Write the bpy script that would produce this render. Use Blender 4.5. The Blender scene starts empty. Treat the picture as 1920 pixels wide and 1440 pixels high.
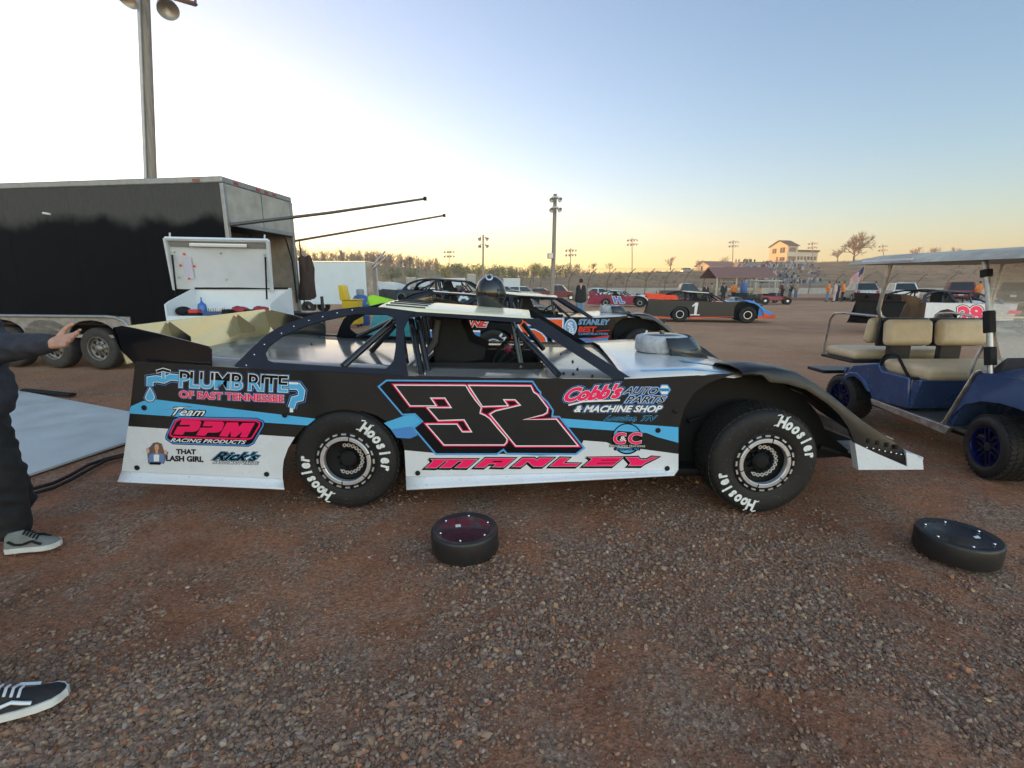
import bpy, bmesh, math, random
import numpy as np
from mathutils import Vector, Matrix, Euler
R = math.radians
random.seed(7); np.random.seed(7)
SC = bpy.context.scene
COL = SC.collection

# ---------------------------------------------------------------- camera
F, PITCH, H = 887.0, R(11.8), 1.44
CP, SP = math.cos(PITCH), math.sin(PITCH)
cam_d = bpy.data.cameras.new('camera'); cam = bpy.data.objects.new('camera', cam_d); COL.objects.link(cam)
cam_d.sensor_fit = 'HORIZONTAL'; cam_d.sensor_width = 36; cam_d.lens = 36*F/1920
cam_d.clip_start = 0.05; cam_d.clip_end = 6000
cam.location = (0, 0, H); cam.rotation_euler = (R(90)-PITCH, 0, 0)
SC.camera = cam

# ---------------------------------------------------------------- sky, sun, exposure
SUN_AZ, SUN_EL = R(-41), R(3.4)          # azimuth from +Y towards +X
w = bpy.data.worlds.new('World'); SC.world = w; w.use_nodes = True
nt = w.node_tree; bg = nt.nodes['Background']
sky = nt.nodes.new('ShaderNodeTexSky'); sky.sky_type = 'NISHITA'; sky.sun_disc = False
sky.sun_elevation = SUN_EL; sky.sun_rotation = SUN_AZ
sky.air_density = 1.0; sky.dust_density = .25; sky.ozone_density = 2.8; sky.altitude = 0
wb = nt.nodes.new('ShaderNodeMix'); wb.data_type = 'RGBA'; wb.blend_type = 'MULTIPLY'; wb.inputs[0].default_value = 1
# warm white balance; the sky behind the camera is brightened and warmed as added fill light
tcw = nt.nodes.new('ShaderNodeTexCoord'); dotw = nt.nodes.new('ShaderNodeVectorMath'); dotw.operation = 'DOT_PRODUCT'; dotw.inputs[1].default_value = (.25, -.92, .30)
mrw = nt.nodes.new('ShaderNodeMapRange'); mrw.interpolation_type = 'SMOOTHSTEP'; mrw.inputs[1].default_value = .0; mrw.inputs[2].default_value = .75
sky_fill = nt.nodes.new('ShaderNodeMix'); sky_fill.data_type = 'RGBA'; sky_fill.inputs[6].default_value = (1.02, 1.03, .97, 1); sky_fill.inputs[7].default_value = (5.0, 3.15, 2.2, 1)
nt.links.new(tcw.outputs['Generated'], dotw.inputs[0]); nt.links.new(dotw.outputs['Value'], mrw.inputs[0]); nt.links.new(mrw.outputs[0], sky_fill.inputs[0])
nt.links.new(sky.outputs[0], wb.inputs[6]); nt.links.new(sky_fill.outputs[2], wb.inputs[7]); nt.links.new(wb.outputs[2], bg.inputs[0]); bg.inputs[1].default_value = 0.15
sd = bpy.data.lights.new('sun', 'SUN'); so = bpy.data.objects.new('sun', sd); COL.objects.link(so)
sd.energy = 5.0; sd.angle = R(0.5); sd.color = (1.0, .42, .07)
so.location = (-60, 60, 40)
so.rotation_euler = Vector((math.sin(SUN_AZ)*math.cos(SUN_EL), math.cos(SUN_AZ)*math.cos(SUN_EL), math.sin(SUN_EL))).to_track_quat('Z', 'Y').to_euler()
SC.view_settings.view_transform = 'Standard'; SC.view_settings.look = 'None'
SC.view_settings.exposure = 2.0; SC.view_settings.gamma = 1.0; SC.view_settings.use_curve_mapping = False
SC.cycles.max_bounces = 6; SC.cycles.caustics_reflective = False; SC.cycles.caustics_refractive = False

# ---------------------------------------------------------------- helpers: photo rays to world points
CAM = Vector((0, 0, H))
def ray(u, v):
    a = (u-960)/F; b = (720-v)/F
    return Vector((a, CP+b*SP, -SP+b*CP))
def onY(u, v, Y): d = ray(u, v); return CAM + d*(Y/d.y)
def onX(u, v, X): d = ray(u, v); return CAM + d*(X/d.x)
def onZ(u, v, Z=0.0): d = ray(u, v); return CAM + d*((Z-H)/d.z)
def onP(u, v, p0, n):
    d = ray(u, v); return CAM + d*((Vector(p0)-CAM).dot(n)/d.dot(n))

# ---------------------------------------------------------------- materials
MATS = {}
def mat(name, col, rough=.5, metal=0.0, var=0.0, vs=6.0, bump=0.0, bs=60.0, coat=0.0, spec=.5, col2=None, stretch=None, rvar=0.0, emit=0.0):
    if name in MATS: return MATS[name]
    m = bpy.data.materials.new(name); m.use_nodes = True; MATS[name] = m
    t = m.node_tree; p = t.nodes['Principled BSDF']; L = t.links.new
    p.inputs['Base Color'].default_value = (*col, 1); p.inputs['Roughness'].default_value = rough
    p.inputs['Metallic'].default_value = metal; p.inputs['Specular IOR Level'].default_value = spec
    if coat: p.inputs['Coat Weight'].default_value = coat; p.inputs['Coat Roughness'].default_value = .06
    tc = t.nodes.new('ShaderNodeTexCoord'); src = tc.outputs['Object']
    if stretch:
        mp = t.nodes.new('ShaderNodeMapping'); mp.inputs['Scale'].default_value = stretch
        L(src, mp.inputs[0]); src = mp.outputs[0]
    if var or col2 or rvar:
        n = t.nodes.new('ShaderNodeTexNoise'); n.inputs['Scale'].default_value = vs; n.inputs['Detail'].default_value = 7
        n.inputs['Roughness'].default_value = .62
        L(src, n.inputs['Vector'])
        cr = t.nodes.new('ShaderNodeValToRGB'); cr.color_ramp.elements[0].position = .33; cr.color_ramp.elements[1].position = .68
        a = col2 if col2 else tuple(c*(1-var) for c in col); b = col if col2 else tuple(min(1, c*(1+var)) for c in col)
        cr.color_ramp.elements[0].color = (*a, 1); cr.color_ramp.elements[1].color = (*b, 1)
        L(n.outputs['Fac'], cr.inputs[0]); L(cr.outputs[0], p.inputs['Base Color'])
        if rvar:
            mr = t.nodes.new('ShaderNodeMapRange'); mr.inputs[1].default_value = .35; mr.inputs[2].default_value = .65
            mr.inputs[3].default_value = max(0, rough-rvar); mr.inputs[4].default_value = min(1, rough+rvar)
            L(n.outputs['Fac'], mr.inputs[0]); L(mr.outputs[0], p.inputs['Roughness'])
    if bump:
        n2 = t.nodes.new('ShaderNodeTexNoise'); n2.inputs['Scale'].default_value = bs; n2.inputs['Detail'].default_value = 5
        L(src, n2.inputs['Vector'])
        bn = t.nodes.new('ShaderNodeBump'); bn.inputs['Strength'].default_value = bump; bn.inputs['Distance'].default_value = .02
        L(n2.outputs['Fac'], bn.inputs['Height']); L(bn.outputs[0], p.inputs['Normal'])
    return m
def specks(m, col=(.20, .11, .07), scale=85, lo=.66, hi=.72, amt=.6):
    """small spots of dried clay on a finish"""
    t = m.node_tree; p = t.nodes['Principled BSDF']; s = p.inputs['Base Color']
    n = t.nodes.new('ShaderNodeTexNoise'); n.inputs['Scale'].default_value = scale; n.inputs['Detail'].default_value = 3
    tc = t.nodes.new('ShaderNodeTexCoord'); t.links.new(tc.outputs['Object'], n.inputs['Vector'])
    r = t.nodes.new('ShaderNodeMapRange'); r.inputs[1].default_value = lo; r.inputs[2].default_value = hi; r.inputs[4].default_value = amt; t.links.new(n.outputs['Fac'], r.inputs[0])
    x = t.nodes.new('ShaderNodeMix'); x.data_type = 'RGBA'; t.links.new(r.outputs[0], x.inputs[0]); x.inputs[7].default_value = (*col, 1)
    if s.is_linked: t.links.new(s.links[0].from_socket, x.inputs[6])
    else: x.inputs[6].default_value = s.default_value
    t.links.new(x.outputs[2], s); return m
def glassmat(name, tint=(.9, .95, .95), rough=.03, alpha=.25):
    if name in MATS: return MATS[name]
    m = bpy.data.materials.new(name); m.use_nodes = True; MATS[name] = m
    t = m.node_tree; p = t.nodes['Principled BSDF']
    p.inputs['Base Color'].default_value = (*tint, 1); p.inputs['Roughness'].default_value = rough; p.inputs['Alpha'].default_value = alpha
    n = t.nodes.new('ShaderNodeTexNoise'); n.inputs['Scale'].default_value = 9; n.inputs['Detail'].default_value = 8
    mr = t.nodes.new('ShaderNodeMapRange'); mr.inputs[1].default_value = .3; mr.inputs[2].default_value = .7
    mr.inputs[3].default_value = alpha*.7; mr.inputs[4].default_value = alpha*1.3
    t.links.new(n.outputs['Fac'], mr.inputs[0]); t.links.new(mr.outputs[0], p.inputs['Alpha'])
    return m

# ---------------------------------------------------------------- scene bookkeeping
def tag(o, label=None, cat=None, group=None, kind=None):
    if label: o['label'] = label
    if cat: o['category'] = cat
    if group: o['group'] = group
    if kind: o['kind'] = kind
    return o
def thing(name, label, cat, loc=(0, 0, 0), rz=0.0, group=None):
    o = bpy.data.objects.new(name, None); COL.objects.link(o); o.empty_display_size = .2
    o.location = loc; o.rotation_euler = (0, 0, rz)
    return tag(o, label, cat, group)
KIDS = {}
def copy_tree(o, parent=None):
    c = o.copy(); COL.objects.link(c); c.parent = parent
    KIDS[c] = []
    for ch in KIDS.get(o, []): KIDS[c].append(copy_tree(ch, c))
    return c
def wloc(o):
    v = Vector((0, 0, 0))
    while o is not None: v += o.location; o = o.parent
    return v

class MB:
    """collects geometry for ONE mesh object"""
    def __init__(s): s.v = []; s.f = []; s.m = []; s.cur = 0
    def add(s, vs, fs):
        b = len(s.v); s.v += [Vector(p) for p in vs]
        for f in fs: s.f.append([i+b for i in f]); s.m.append(s.cur)
        return s
    def box(s, c, size, rot=None):
        hx, hy, hz = (d/2 for d in size); c = Vector(c)
        P = [Vector((x, y, z)) for x in (-hx, hx) for y in (-hy, hy) for z in (-hz, hz)]
        if rot is not None:
            mm = rot if isinstance(rot, Matrix) else Euler(rot).to_matrix()
            P = [mm @ p for p in P]
        return s.add([p+c for p in P], [(0, 1, 3, 2), (4, 6, 7, 5), (0, 4, 5, 1), (2, 3, 7, 6), (0, 2, 6, 4), (1, 5, 7, 3)])
    def bx(s, x0, x1, y0, y1, z0, z1): return s.box(((x0+x1)/2, (y0+y1)/2, (z0+z1)/2), (x1-x0, y1-y0, z1-z0))
    def hexa(s, P): return s.add(P, [(0, 1, 2, 3), (7, 6, 5, 4), (0, 4, 5, 1), (1, 5, 6, 2), (2, 6, 7, 3), (3, 7, 4, 0)])
    def tube(s, pts, r, n=8, flat=None, caps=True):
        pts = [Vector(p) for p in pts]; k = len(pts)
        rs = r if isinstance(r, (list, tuple)) else [r]*k
        T = [(pts[min(i+1, k-1)]-pts[max(i-1, 0)]).normalized() for i in range(k)]
        up = Vector((0, 0, 1)) if abs(T[0].z) < .9 else Vector((1, 0, 0))
        A = T[0].cross(up).normalized(); V = []
        for i in range(k):
            A = (A - T[i]*A.dot(T[i])).normalized(); B = T[i].cross(A)
            for j in range(n):
                a = 2*math.pi*j/n
                V.append(pts[i] + (A*math.cos(a) + B*math.sin(a)*(flat if flat else 1))*rs[i])
        Fs = [(i*n+j, i*n+(j+1) % n, (i+1)*n+(j+1) % n, (i+1)*n+j) for i in range(k-1) for j in range(n)]
        if caps: Fs += [tuple(range(n-1, -1, -1)), tuple((k-1)*n+j for j in range(n))]
        return s.add(V, Fs)
    def lathe(s, prof, c, ax='z', n=32, closed=False, M=None, a0=0, a1=2*math.pi, caps=False):
        """prof: (radius, height along the axis)"""
        c = Vector(c); V = []; full = abs(a1-a0-2*math.pi) < 1e-6; cols = n if full else n+1
        for (r, h) in prof:
            for j in range(cols):
                a = a0+(a1-a0)*j/n; x, y = r*math.cos(a), r*math.sin(a)
                p = {'z': Vector((x, y, h)), 'y': Vector((x, h, y)), 'x': Vector((h, x, y))}[ax]
                V.append(c + (M @ p if M is not None else p))
        K = len(prof); Fs = []
        for i in range(K-1 if not closed else K):
            for j in range(n):
                j2 = (j+1) % cols; i2 = (i+1) % K
                Fs.append((i*cols+j, i*cols+j2, i2*cols+j2, i2*cols+j))
        if caps and not closed and full:
            for i in (0, K-1):
                if prof[i][0] > 1e-4: Fs.append(tuple(i*cols+j for j in range(cols)))
        return s.add(V, Fs)
    def prism(s, poly, vec):
        vec = Vector(vec); k = len(poly); A = [Vector(p) for p in poly]
        return s.add(A+[p+vec for p in A], [tuple(range(k)), tuple(range(2*k-1, k-1, -1))] + [(i, i+k, (i+1) % k+k, (i+1) % k) for i in range(k)])
    def sheet(s, poly): return s.add(poly, [tuple(range(len(poly)))])
    def loft(s, rows, closed=False, caps=False):
        k = len(rows[0]); V = [p for r in rows for p in r]; Fs = []
        for i in range(len(rows)-1):
            for j in range(k if closed else k-1):
                Fs.append((i*k+j, i*k+(j+1) % k, (i+1)*k+(j+1) % k, (i+1)*k+j))
        if caps: Fs += [tuple(range(k-1, -1, -1)), tuple((len(rows)-1)*k+j for j in range(k))]
        return s.add(V, Fs)
    def ball(s, c, r, n=12, m=8, M=None, z0=-1.0, z1=1.0):
        c = Vector(c); r = Vector(r) if not isinstance(r, (int, float)) else Vector((r, r, r)); V = []
        t0, t1 = math.asin(z0), math.asin(z1)
        for i in range(m+1):
            t = t0+(t1-t0)*i/m
            for j in range(n):
                a = 2*math.pi*j/n
                p = Vector((r.x*math.cos(t)*math.cos(a), r.y*math.cos(t)*math.sin(a), r.z*math.sin(t)))
                V.append(c + (M @ p if M is not None else p))
        return s.add(V, [(i*n+j, i*n+(j+1) % n, (i+1)*n+(j+1) % n, (i+1)*n+j) for i in range(m) for j in range(n)])
    def ribbon(s, pts, w, closed=True, shift=0.0):
        """flat mitred stroke in 2-D (returned as 2-D lists, caller maps)"""
        raise NotImplementedError
    def mirrorY(s, yc):
        o = MB(); o.v = [Vector((p.x, 2*yc-p.y, p.z)) for p in s.v]; o.f = [f[::-1] for f in s.f]; o.m = list(s.m); return o
    def map(s, fn): s.v = [fn(p) for p in s.v]; return s
    def build(s, name, mats, parent=None, smooth=35, bevel=0, local=False, sub=0):
        me = bpy.data.meshes.new(name)
        off = Vector((0, 0, 0)) if (local or parent is None) else wloc(parent)
        me.from_pydata([tuple(p-off) for p in s.v], [], s.f)
        if not isinstance(mats, (list, tuple)): mats = [mats]
        for m_ in mats: me.materials.append(m_)
        if len(mats) > 1: me.polygons.foreach_set('material_index', s.m)
        bm = bmesh.new(); bm.from_mesh(me); bmesh.ops.recalc_face_normals(bm, faces=bm.faces); bm.to_mesh(me); bm.free()
        if smooth:
            me.shade_smooth(); me.set_sharp_from_angle(angle=R(smooth))
        o = bpy.data.objects.new(name, me); COL.objects.link(o)
        if parent is not None:
            o.parent = parent; KIDS.setdefault(parent, []).append(o)
        if bevel:
            b = o.modifiers.new('bevel', 'BEVEL'); b.width = bevel; b.segments = 2; b.limit_method = 'ANGLE'; b.angle_limit = R(40)
            b.harden_normals = False
        if sub:
            b = o.modifiers.new('sub', 'SUBSURF'); b.levels = sub; b.render_levels = sub
        return o

def stroke2(pts, w, closed=True):
    """mitred ribbon around a 2-D polyline -> quads of 2-D points"""
    n = len(pts); P = [Vector((p[0], p[1])) for p in pts]; Lf = []; Rt = []
    for i in range(n):
        a = P[i-1] if (closed or i > 0) else P[i]; b = P[i]; c = P[(i+1) % n] if (closed or i < n-1) else P[i]
        d1 = (b-a) if (b-a).length > 1e-6 else (c-b); d2 = (c-b) if (c-b).length > 1e-6 else d1
        d1 = d1.normalized(); d2 = d2.normalized()
        n1 = Vector((-d1.y, d1.x)); n2 = Vector((-d2.y, d2.x)); m = (n1+n2)
        if m.length < 1e-4: m = n1
        m.normalize(); k = min(1/max(.3, m.dot(n1)), 2.2)
        Lf.append(b+m*w/2*k); Rt.append(b-m*w/2*k)
    return [(Lf[i], Lf[(i+1) % n], Rt[(i+1) % n], Rt[i]) for i in range(n if closed else n-1)]

_tc = {}
def text_mesh(txt, shear=0.0, offset=0.0, space=1.0):
    """verts (2-D, cap height 1 from the baseline), faces"""
    key = (txt, shear, offset, space)
    if key in _tc: return _tc[key]
    cu = bpy.data.curves.new('t', 'FONT'); cu.body = txt; cu.size = 1.0; cu.shear = shear; cu.offset = offset; cu.space_character = space
    cu.resolution_u = 3
    ob = bpy.data.objects.new('t', cu); COL.objects.link(ob)
    dg = bpy.context.evaluated_depsgraph_get(); dg.update()
    me = bpy.data.meshes.new_from_object(ob.evaluated_get(dg))
    V = [(v.co.x/.73, v.co.y/.73) for v in me.vertices]; Fc = [tuple(p.vertices) for p in me.polygons]
    bpy.data.objects.remove(ob); bpy.data.meshes.remove(me); bpy.data.curves.remove(cu)
    _tc[key] = (V, Fc); return V, Fc
def text_width(txt, shear=0.0, space=1.0):
    V, _ = text_mesh(txt, shear, 0.0, space)
    xs = [v[0] for v in V]; return min(xs), max(xs)

def put_text(mb, mp, txt, p0, p1, cap, layers, shear=0.0, space=1.0, lift0=0.0, up=None):
    """text from p0 to p1 (2-D, baseline) with cap height vector; mp(x, y, lift)->3-D; layers: (offset, material index)"""
    x0, x1 = text_width(txt, shear, space)
    p0 = Vector(p0); p1 = Vector(p1); d = (p1-p0)/(x1-x0)
    upv = Vector(up) if up is not None else Vector((-(p1-p0).y, (p1-p0).x)).normalized()*cap
    for k, (off, mi) in enumerate(layers):
        V, Fc = text_mesh(txt, shear, off, space); mb.cur = mi
        mb.add([mp(*(p0 + d*(x-x0) + upv*y), lift0 + .0007*k) for x, y in V], Fc)

def put_poly(mb, mp, pts, mi, lift):
    mb.cur = mi; mb.add([mp(p[0], p[1], lift) for p in pts], [tuple(range(len(pts)))])
def put_stroke(mb, mp, pts, w, mi, lift, closed=True):
    mb.cur = mi
    for q in stroke2(pts, w, closed): mb.add([mp(p.x, p.y, lift) for p in q], [(0, 1, 2, 3)])
def ellipse(cx, cy, rx, ry, n=20, a0=0, a1=360):
    full = abs(a1-a0) >= 360; k = n if full else n+1
    return [(cx+rx*math.cos(R(a0+(a1-a0)*i/n)), cy+ry*math.sin(R(a0+(a1-a0)*i/n))) for i in range(k)]

def blob(chains, voxel, smooth=4, balls=()):
    """continuous surface: union of tapered limbs (lists of (point, radius)) remeshed into one skin -> verts, faces"""
    mb = MB()
    for ch in chains:
        for (p, r), (q, s_) in zip(ch[:-1], ch[1:]):
            p = Vector(p); q = Vector(q); d = q-p; L = d.length
            if L < 1e-6: continue
            N = 6; pts = []; rr = []
            T = d/L
            for i in range(5): a = R(-88+88*i/4); pts.append(p+T*r*math.sin(a)); rr.append(r*math.cos(a))
            for i in range(5): a = R(88*i/4); pts.append(q+T*s_*math.sin(a)); rr.append(s_*math.cos(a))
            mb.tube(pts, rr, n=14)
    for c, r in balls: mb.ball(c, r, 16, 10)
    me = bpy.data.meshes.new('b'); me.from_pydata([tuple(p) for p in mb.v], [], mb.f)
    bm = bmesh.new(); bm.from_mesh(me); bmesh.ops.recalc_face_normals(bm, faces=bm.faces); bm.to_mesh(me); bm.free()
    ob = bpy.data.objects.new('b', me); COL.objects.link(ob)
    m = ob.modifiers.new('r', 'REMESH'); m.mode = 'VOXEL'; m.voxel_size = voxel
    if smooth: sm = ob.modifiers.new('s', 'SMOOTH'); sm.iterations = smooth; sm.factor = .5
    dg = bpy.context.evaluated_depsgraph_get(); dg.update()
    e = bpy.data.meshes.new_from_object(ob.evaluated_get(dg))
    V = [v.co.copy() for v in e.vertices]; Fc = [tuple(p.vertices) for p in e.polygons]
    bpy.data.objects.remove(ob); bpy.data.meshes.remove(me); bpy.data.meshes.remove(e)
    return V, Fc
def each(name, mats, parent, pieces, **k):
    """every piece (a filled MB) becomes a part of its own"""
    return [m.build(name, mats, parent, **k) for m in pieces]
def sstep(a, b, x): t = min(1, max(0, (x-a)/(b-a))); return t*t*(3-2*t)
def interp(x, xs, ys): return float(np.interp(x, xs, ys))
def vnoise(x, y, seed=0):
    """smooth value noise for numpy arrays or floats"""
    x = np.asarray(x, float); y = np.asarray(y, float); xi = np.floor(x); yi = np.floor(y); fx = x-xi; fy = y-yi
    fx = fx*fx*(3-2*fx); fy = fy*fy*(3-2*fy)
    def h(a, b):
        s = np.sin(a*127.1+b*311.7+seed*74.7)*43758.5453; return s-np.floor(s)
    return (h(xi, yi)*(1-fx)+h(xi+1, yi)*fx)*(1-fy)+(h(xi, yi+1)*(1-fx)+h(xi+1, yi+1)*fx)*fy

# common materials
K_black = mat('black_gloss', (.008, .008, .010), .16, rvar=.05, vs=3, coat=.3)
K_satin = mat('black_satin', (.013, .014, .021), .42, spec=.35, var=.2, vs=5, bump=.03, bs=90)
K_matte = mat('black_matte', (.008, .008, .009), .7, var=.3, spec=.25)
K_rubber = mat('tyre_rubber', (.013, .013, .0145), .62, col2=(.018, .016, .015), vs=7, spec=.28, bump=.12, bs=120)
K_white = mat('white_wrap', (.68, .71, .76), .26, col2=(.62, .63, .66), vs=2.6, rvar=.06, bump=.02, bs=2)
K_paint = mat('white_letter_paint', (.70, .72, .72), .6, var=.12, vs=40)
K_pink = mat('neon_pink_vinyl', (.90, .012, .12), .3)
K_blue = mat('sky_blue_vinyl', (.085, .42, .74), .28, var=.04)
K_blue2 = mat('mid_blue_vinyl', (.07, .23, .56), .3)
K_wvin = mat('white_vinyl', (.78, .78, .80), .3)
K_bvin = mat('black_vinyl', (.006, .006, .008), .2)
K_char = mat('charcoal_vinyl', (.022, .023, .024), .2, var=.1, vs=2)
K_steel = mat('bare_steel', (.55, .55, .56), .3, 1.0, rvar=.1, vs=20)
K_alu = mat('aluminium', (.72, .72, .74), .28, 1.0, var=.06, vs=14, rvar=.08)
K_ring = mat('bead_ring_alloy', (.78, .78, .80), .34, .75, rvar=.06, vs=12)
specks(K_white); specks(K_rubber, (.09, .06, .045), 60, .60, .75, .7)
K_chrome = mat('rivet_chrome', (.85, .85, .87), .15, 1.0, rvar=.04)
K_glass = mat('dark_glass', (.012, .014, .016), .05, rvar=.02)
K_redlamp = mat('red_lamp', (.35, .01, .01), .2, rvar=.05)
K_plast = mat('black_plastic_body', (.012, .012, .014), .36, spec=.35, rvar=.08, vs=5, bump=.03, bs=3)
K_skin = mat('skin', (.50, .26, .18), .5, var=.12, vs=25, bump=.1, bs=150)

# ================================================================ THE SETTING
# ground: one sheet, finer near the camera, reaching past the horizon
def ground_h(x, y):
    x = np.asarray(x, float); y = np.asarray(y, float)
    r = np.sqrt(x*x+y*y)
    a = (vnoise(x*.55, y*.55, 1)-.5)*.030+(vnoise(x*1.7, y*1.7, 2)-.5)*.016+(vnoise(x*5, y*5, 3)-.5)*.008
    return (a-.012)*np.clip(1.2-r/30, 0, 1)
def gfar(x, y):
    # the lot falls away gently towards the track, except on the right
    x = np.asarray(x, float); y = np.asarray(y, float)
    t_ = np.clip((x-14)/10, 0, 1); wx = 1-t_*t_*(3-2*t_)
    r_ = -.5*(1-np.exp(-np.clip(y-11, 0, None)/38))*wx
    return float(r_) if r_.ndim == 0 else r_
gx = np.concatenate([[-3500, -900, -300, -120, -60, -30, -18, -12], np.arange(-8, 8.01, .08), [10, 12, 14, 16, 18, 20, 22, 25, 30, 60, 120, 300, 900, 3500]])
gy = np.concatenate([[-600, -60, -10, -2], np.arange(0, 9.01, .08), [10, 11.5, 13, 16, 18, 20, 23, 26, 30, 35, 42, 50, 60, 80, 110, 150, 300, 900, 4000]])
X_, Y_ = np.meshgrid(gx, gy); Z_ = ground_h(X_, Y_)+gfar(X_, Y_)
g = MB(); nx = len(gx)
g.v = [Vector(p) for p in zip(X_.ravel(), Y_.ravel(), Z_.ravel())]
g.f = [(j*nx+i, j*nx+i+1, (j+1)*nx+i+1, (j+1)*nx+i) for j in range(len(gy)-1) for i in range(nx-1)]; g.m = [0]*len(g.f)
gm = bpy.data.materials.new('red_dirt_and_gravel'); gm.use_nodes = True
t = gm.node_tree; p = t.nodes['Principled BSDF']; L = t.links.new
tc = t.nodes.new('ShaderNodeTexCoord')
def nz(sc, det=8, ro=.6):
    n = t.nodes.new('ShaderNodeTexNoise'); n.inputs['Scale'].default_value = sc; n.inputs['Detail'].default_value = det; n.inputs['Roughness'].default_value = ro
    L(tc.outputs['Object'], n.inputs['Vector']); return n.outputs['Fac']
def ramp(src, stops):
    c = t.nodes.new('ShaderNodeValToRGB'); e = c.color_ramp.elements
    while len(e) < len(stops): e.new(.5)
    for k, (pos, colr) in enumerate(stops): e[k].position = pos; e[k].color = (*colr, 1)
    L(src, c.inputs[0]); return c.outputs[0]
def mix(fac, a, b, mode='MIX'):
    m_ = t.nodes.new('ShaderNodeMix'); m_.data_type = 'RGBA'; m_.blend_type = mode
    if isinstance(fac, float): m_.inputs[0].default_value = fac
    else: L(fac, m_.inputs[0])
    L(a, m_.inputs[6]); L(b, m_.inputs[7]); return m_.outputs[2]
dirt = ramp(nz(1.3), [(.3, (.23, .094, .052)), (.5, (.36, .155, .086)), (.72, (.47, .215, .122))])
fine = ramp(nz(45, 6, .7), [(.3, (.4, .4, .4)), (.7, (1.5, 1.5, 1.5))])
vor = t.nodes.new('ShaderNodeTexVoronoi'); vor.inputs['Scale'].default_value = 85; L(tc.outputs['Object'], vor.inputs['Vector'])
peb = ramp(vor.outputs['Color'], [(.0, (.11, .067, .046)), (.5, (.30, .185, .128)), (1, (.52, .36, .26))])
pm = ramp(nz(2.3, 9, .7), [(.44, (0, 0, 0)), (.62, (1, 1, 1))])
c1 = mix(pm, dirt, peb); c2 = mix(.8, c1, fine, 'MULTIPLY')
# far lot: dry tan-brown dirt
sep = t.nodes.new('ShaderNodeSeparateXYZ'); L(tc.outputs['Object'], sep.inputs[0])
mr = t.nodes.new('ShaderNodeMapRange'); mr.inputs[1].default_value = 5.5; mr.inputs[2].default_value = 11; L(sep.outputs[1], mr.inputs[0])
lot = ramp(nz(.35, 10, .7), [(.3, (.34, .175, .100)), (.5, (.46, .250, .146)), (.75, (.56, .33, .20))])
lot2 = mix(.55, lot, fine, 'MULTIPLY')
c3 = mix(mr.outputs[0], c2, lot2); L(c3, p.inputs['Base Color'])
p.inputs['Roughness'].default_value = .9; p.inputs['Specular IOR Level'].default_value = .12
b1 = t.nodes.new('ShaderNodeBump'); b1.inputs['Strength'].default_value = .7; b1.inputs['Distance'].default_value = .012; L(vor.outputs['Distance'], b1.inputs['Height'])
b2 = t.nodes.new('ShaderNodeBump'); b2.inputs['Strength'].default_value = .8; b2.inputs['Distance'].default_value = .03; L(nz(18, 8, .7), b2.inputs['Height']); L(b1.outputs[0], b2.inputs['Normal'])
L(b2.outputs[0], p.inputs['Normal'])
tag(g.build('ground', gm, smooth=60), kind='structure')

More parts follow.
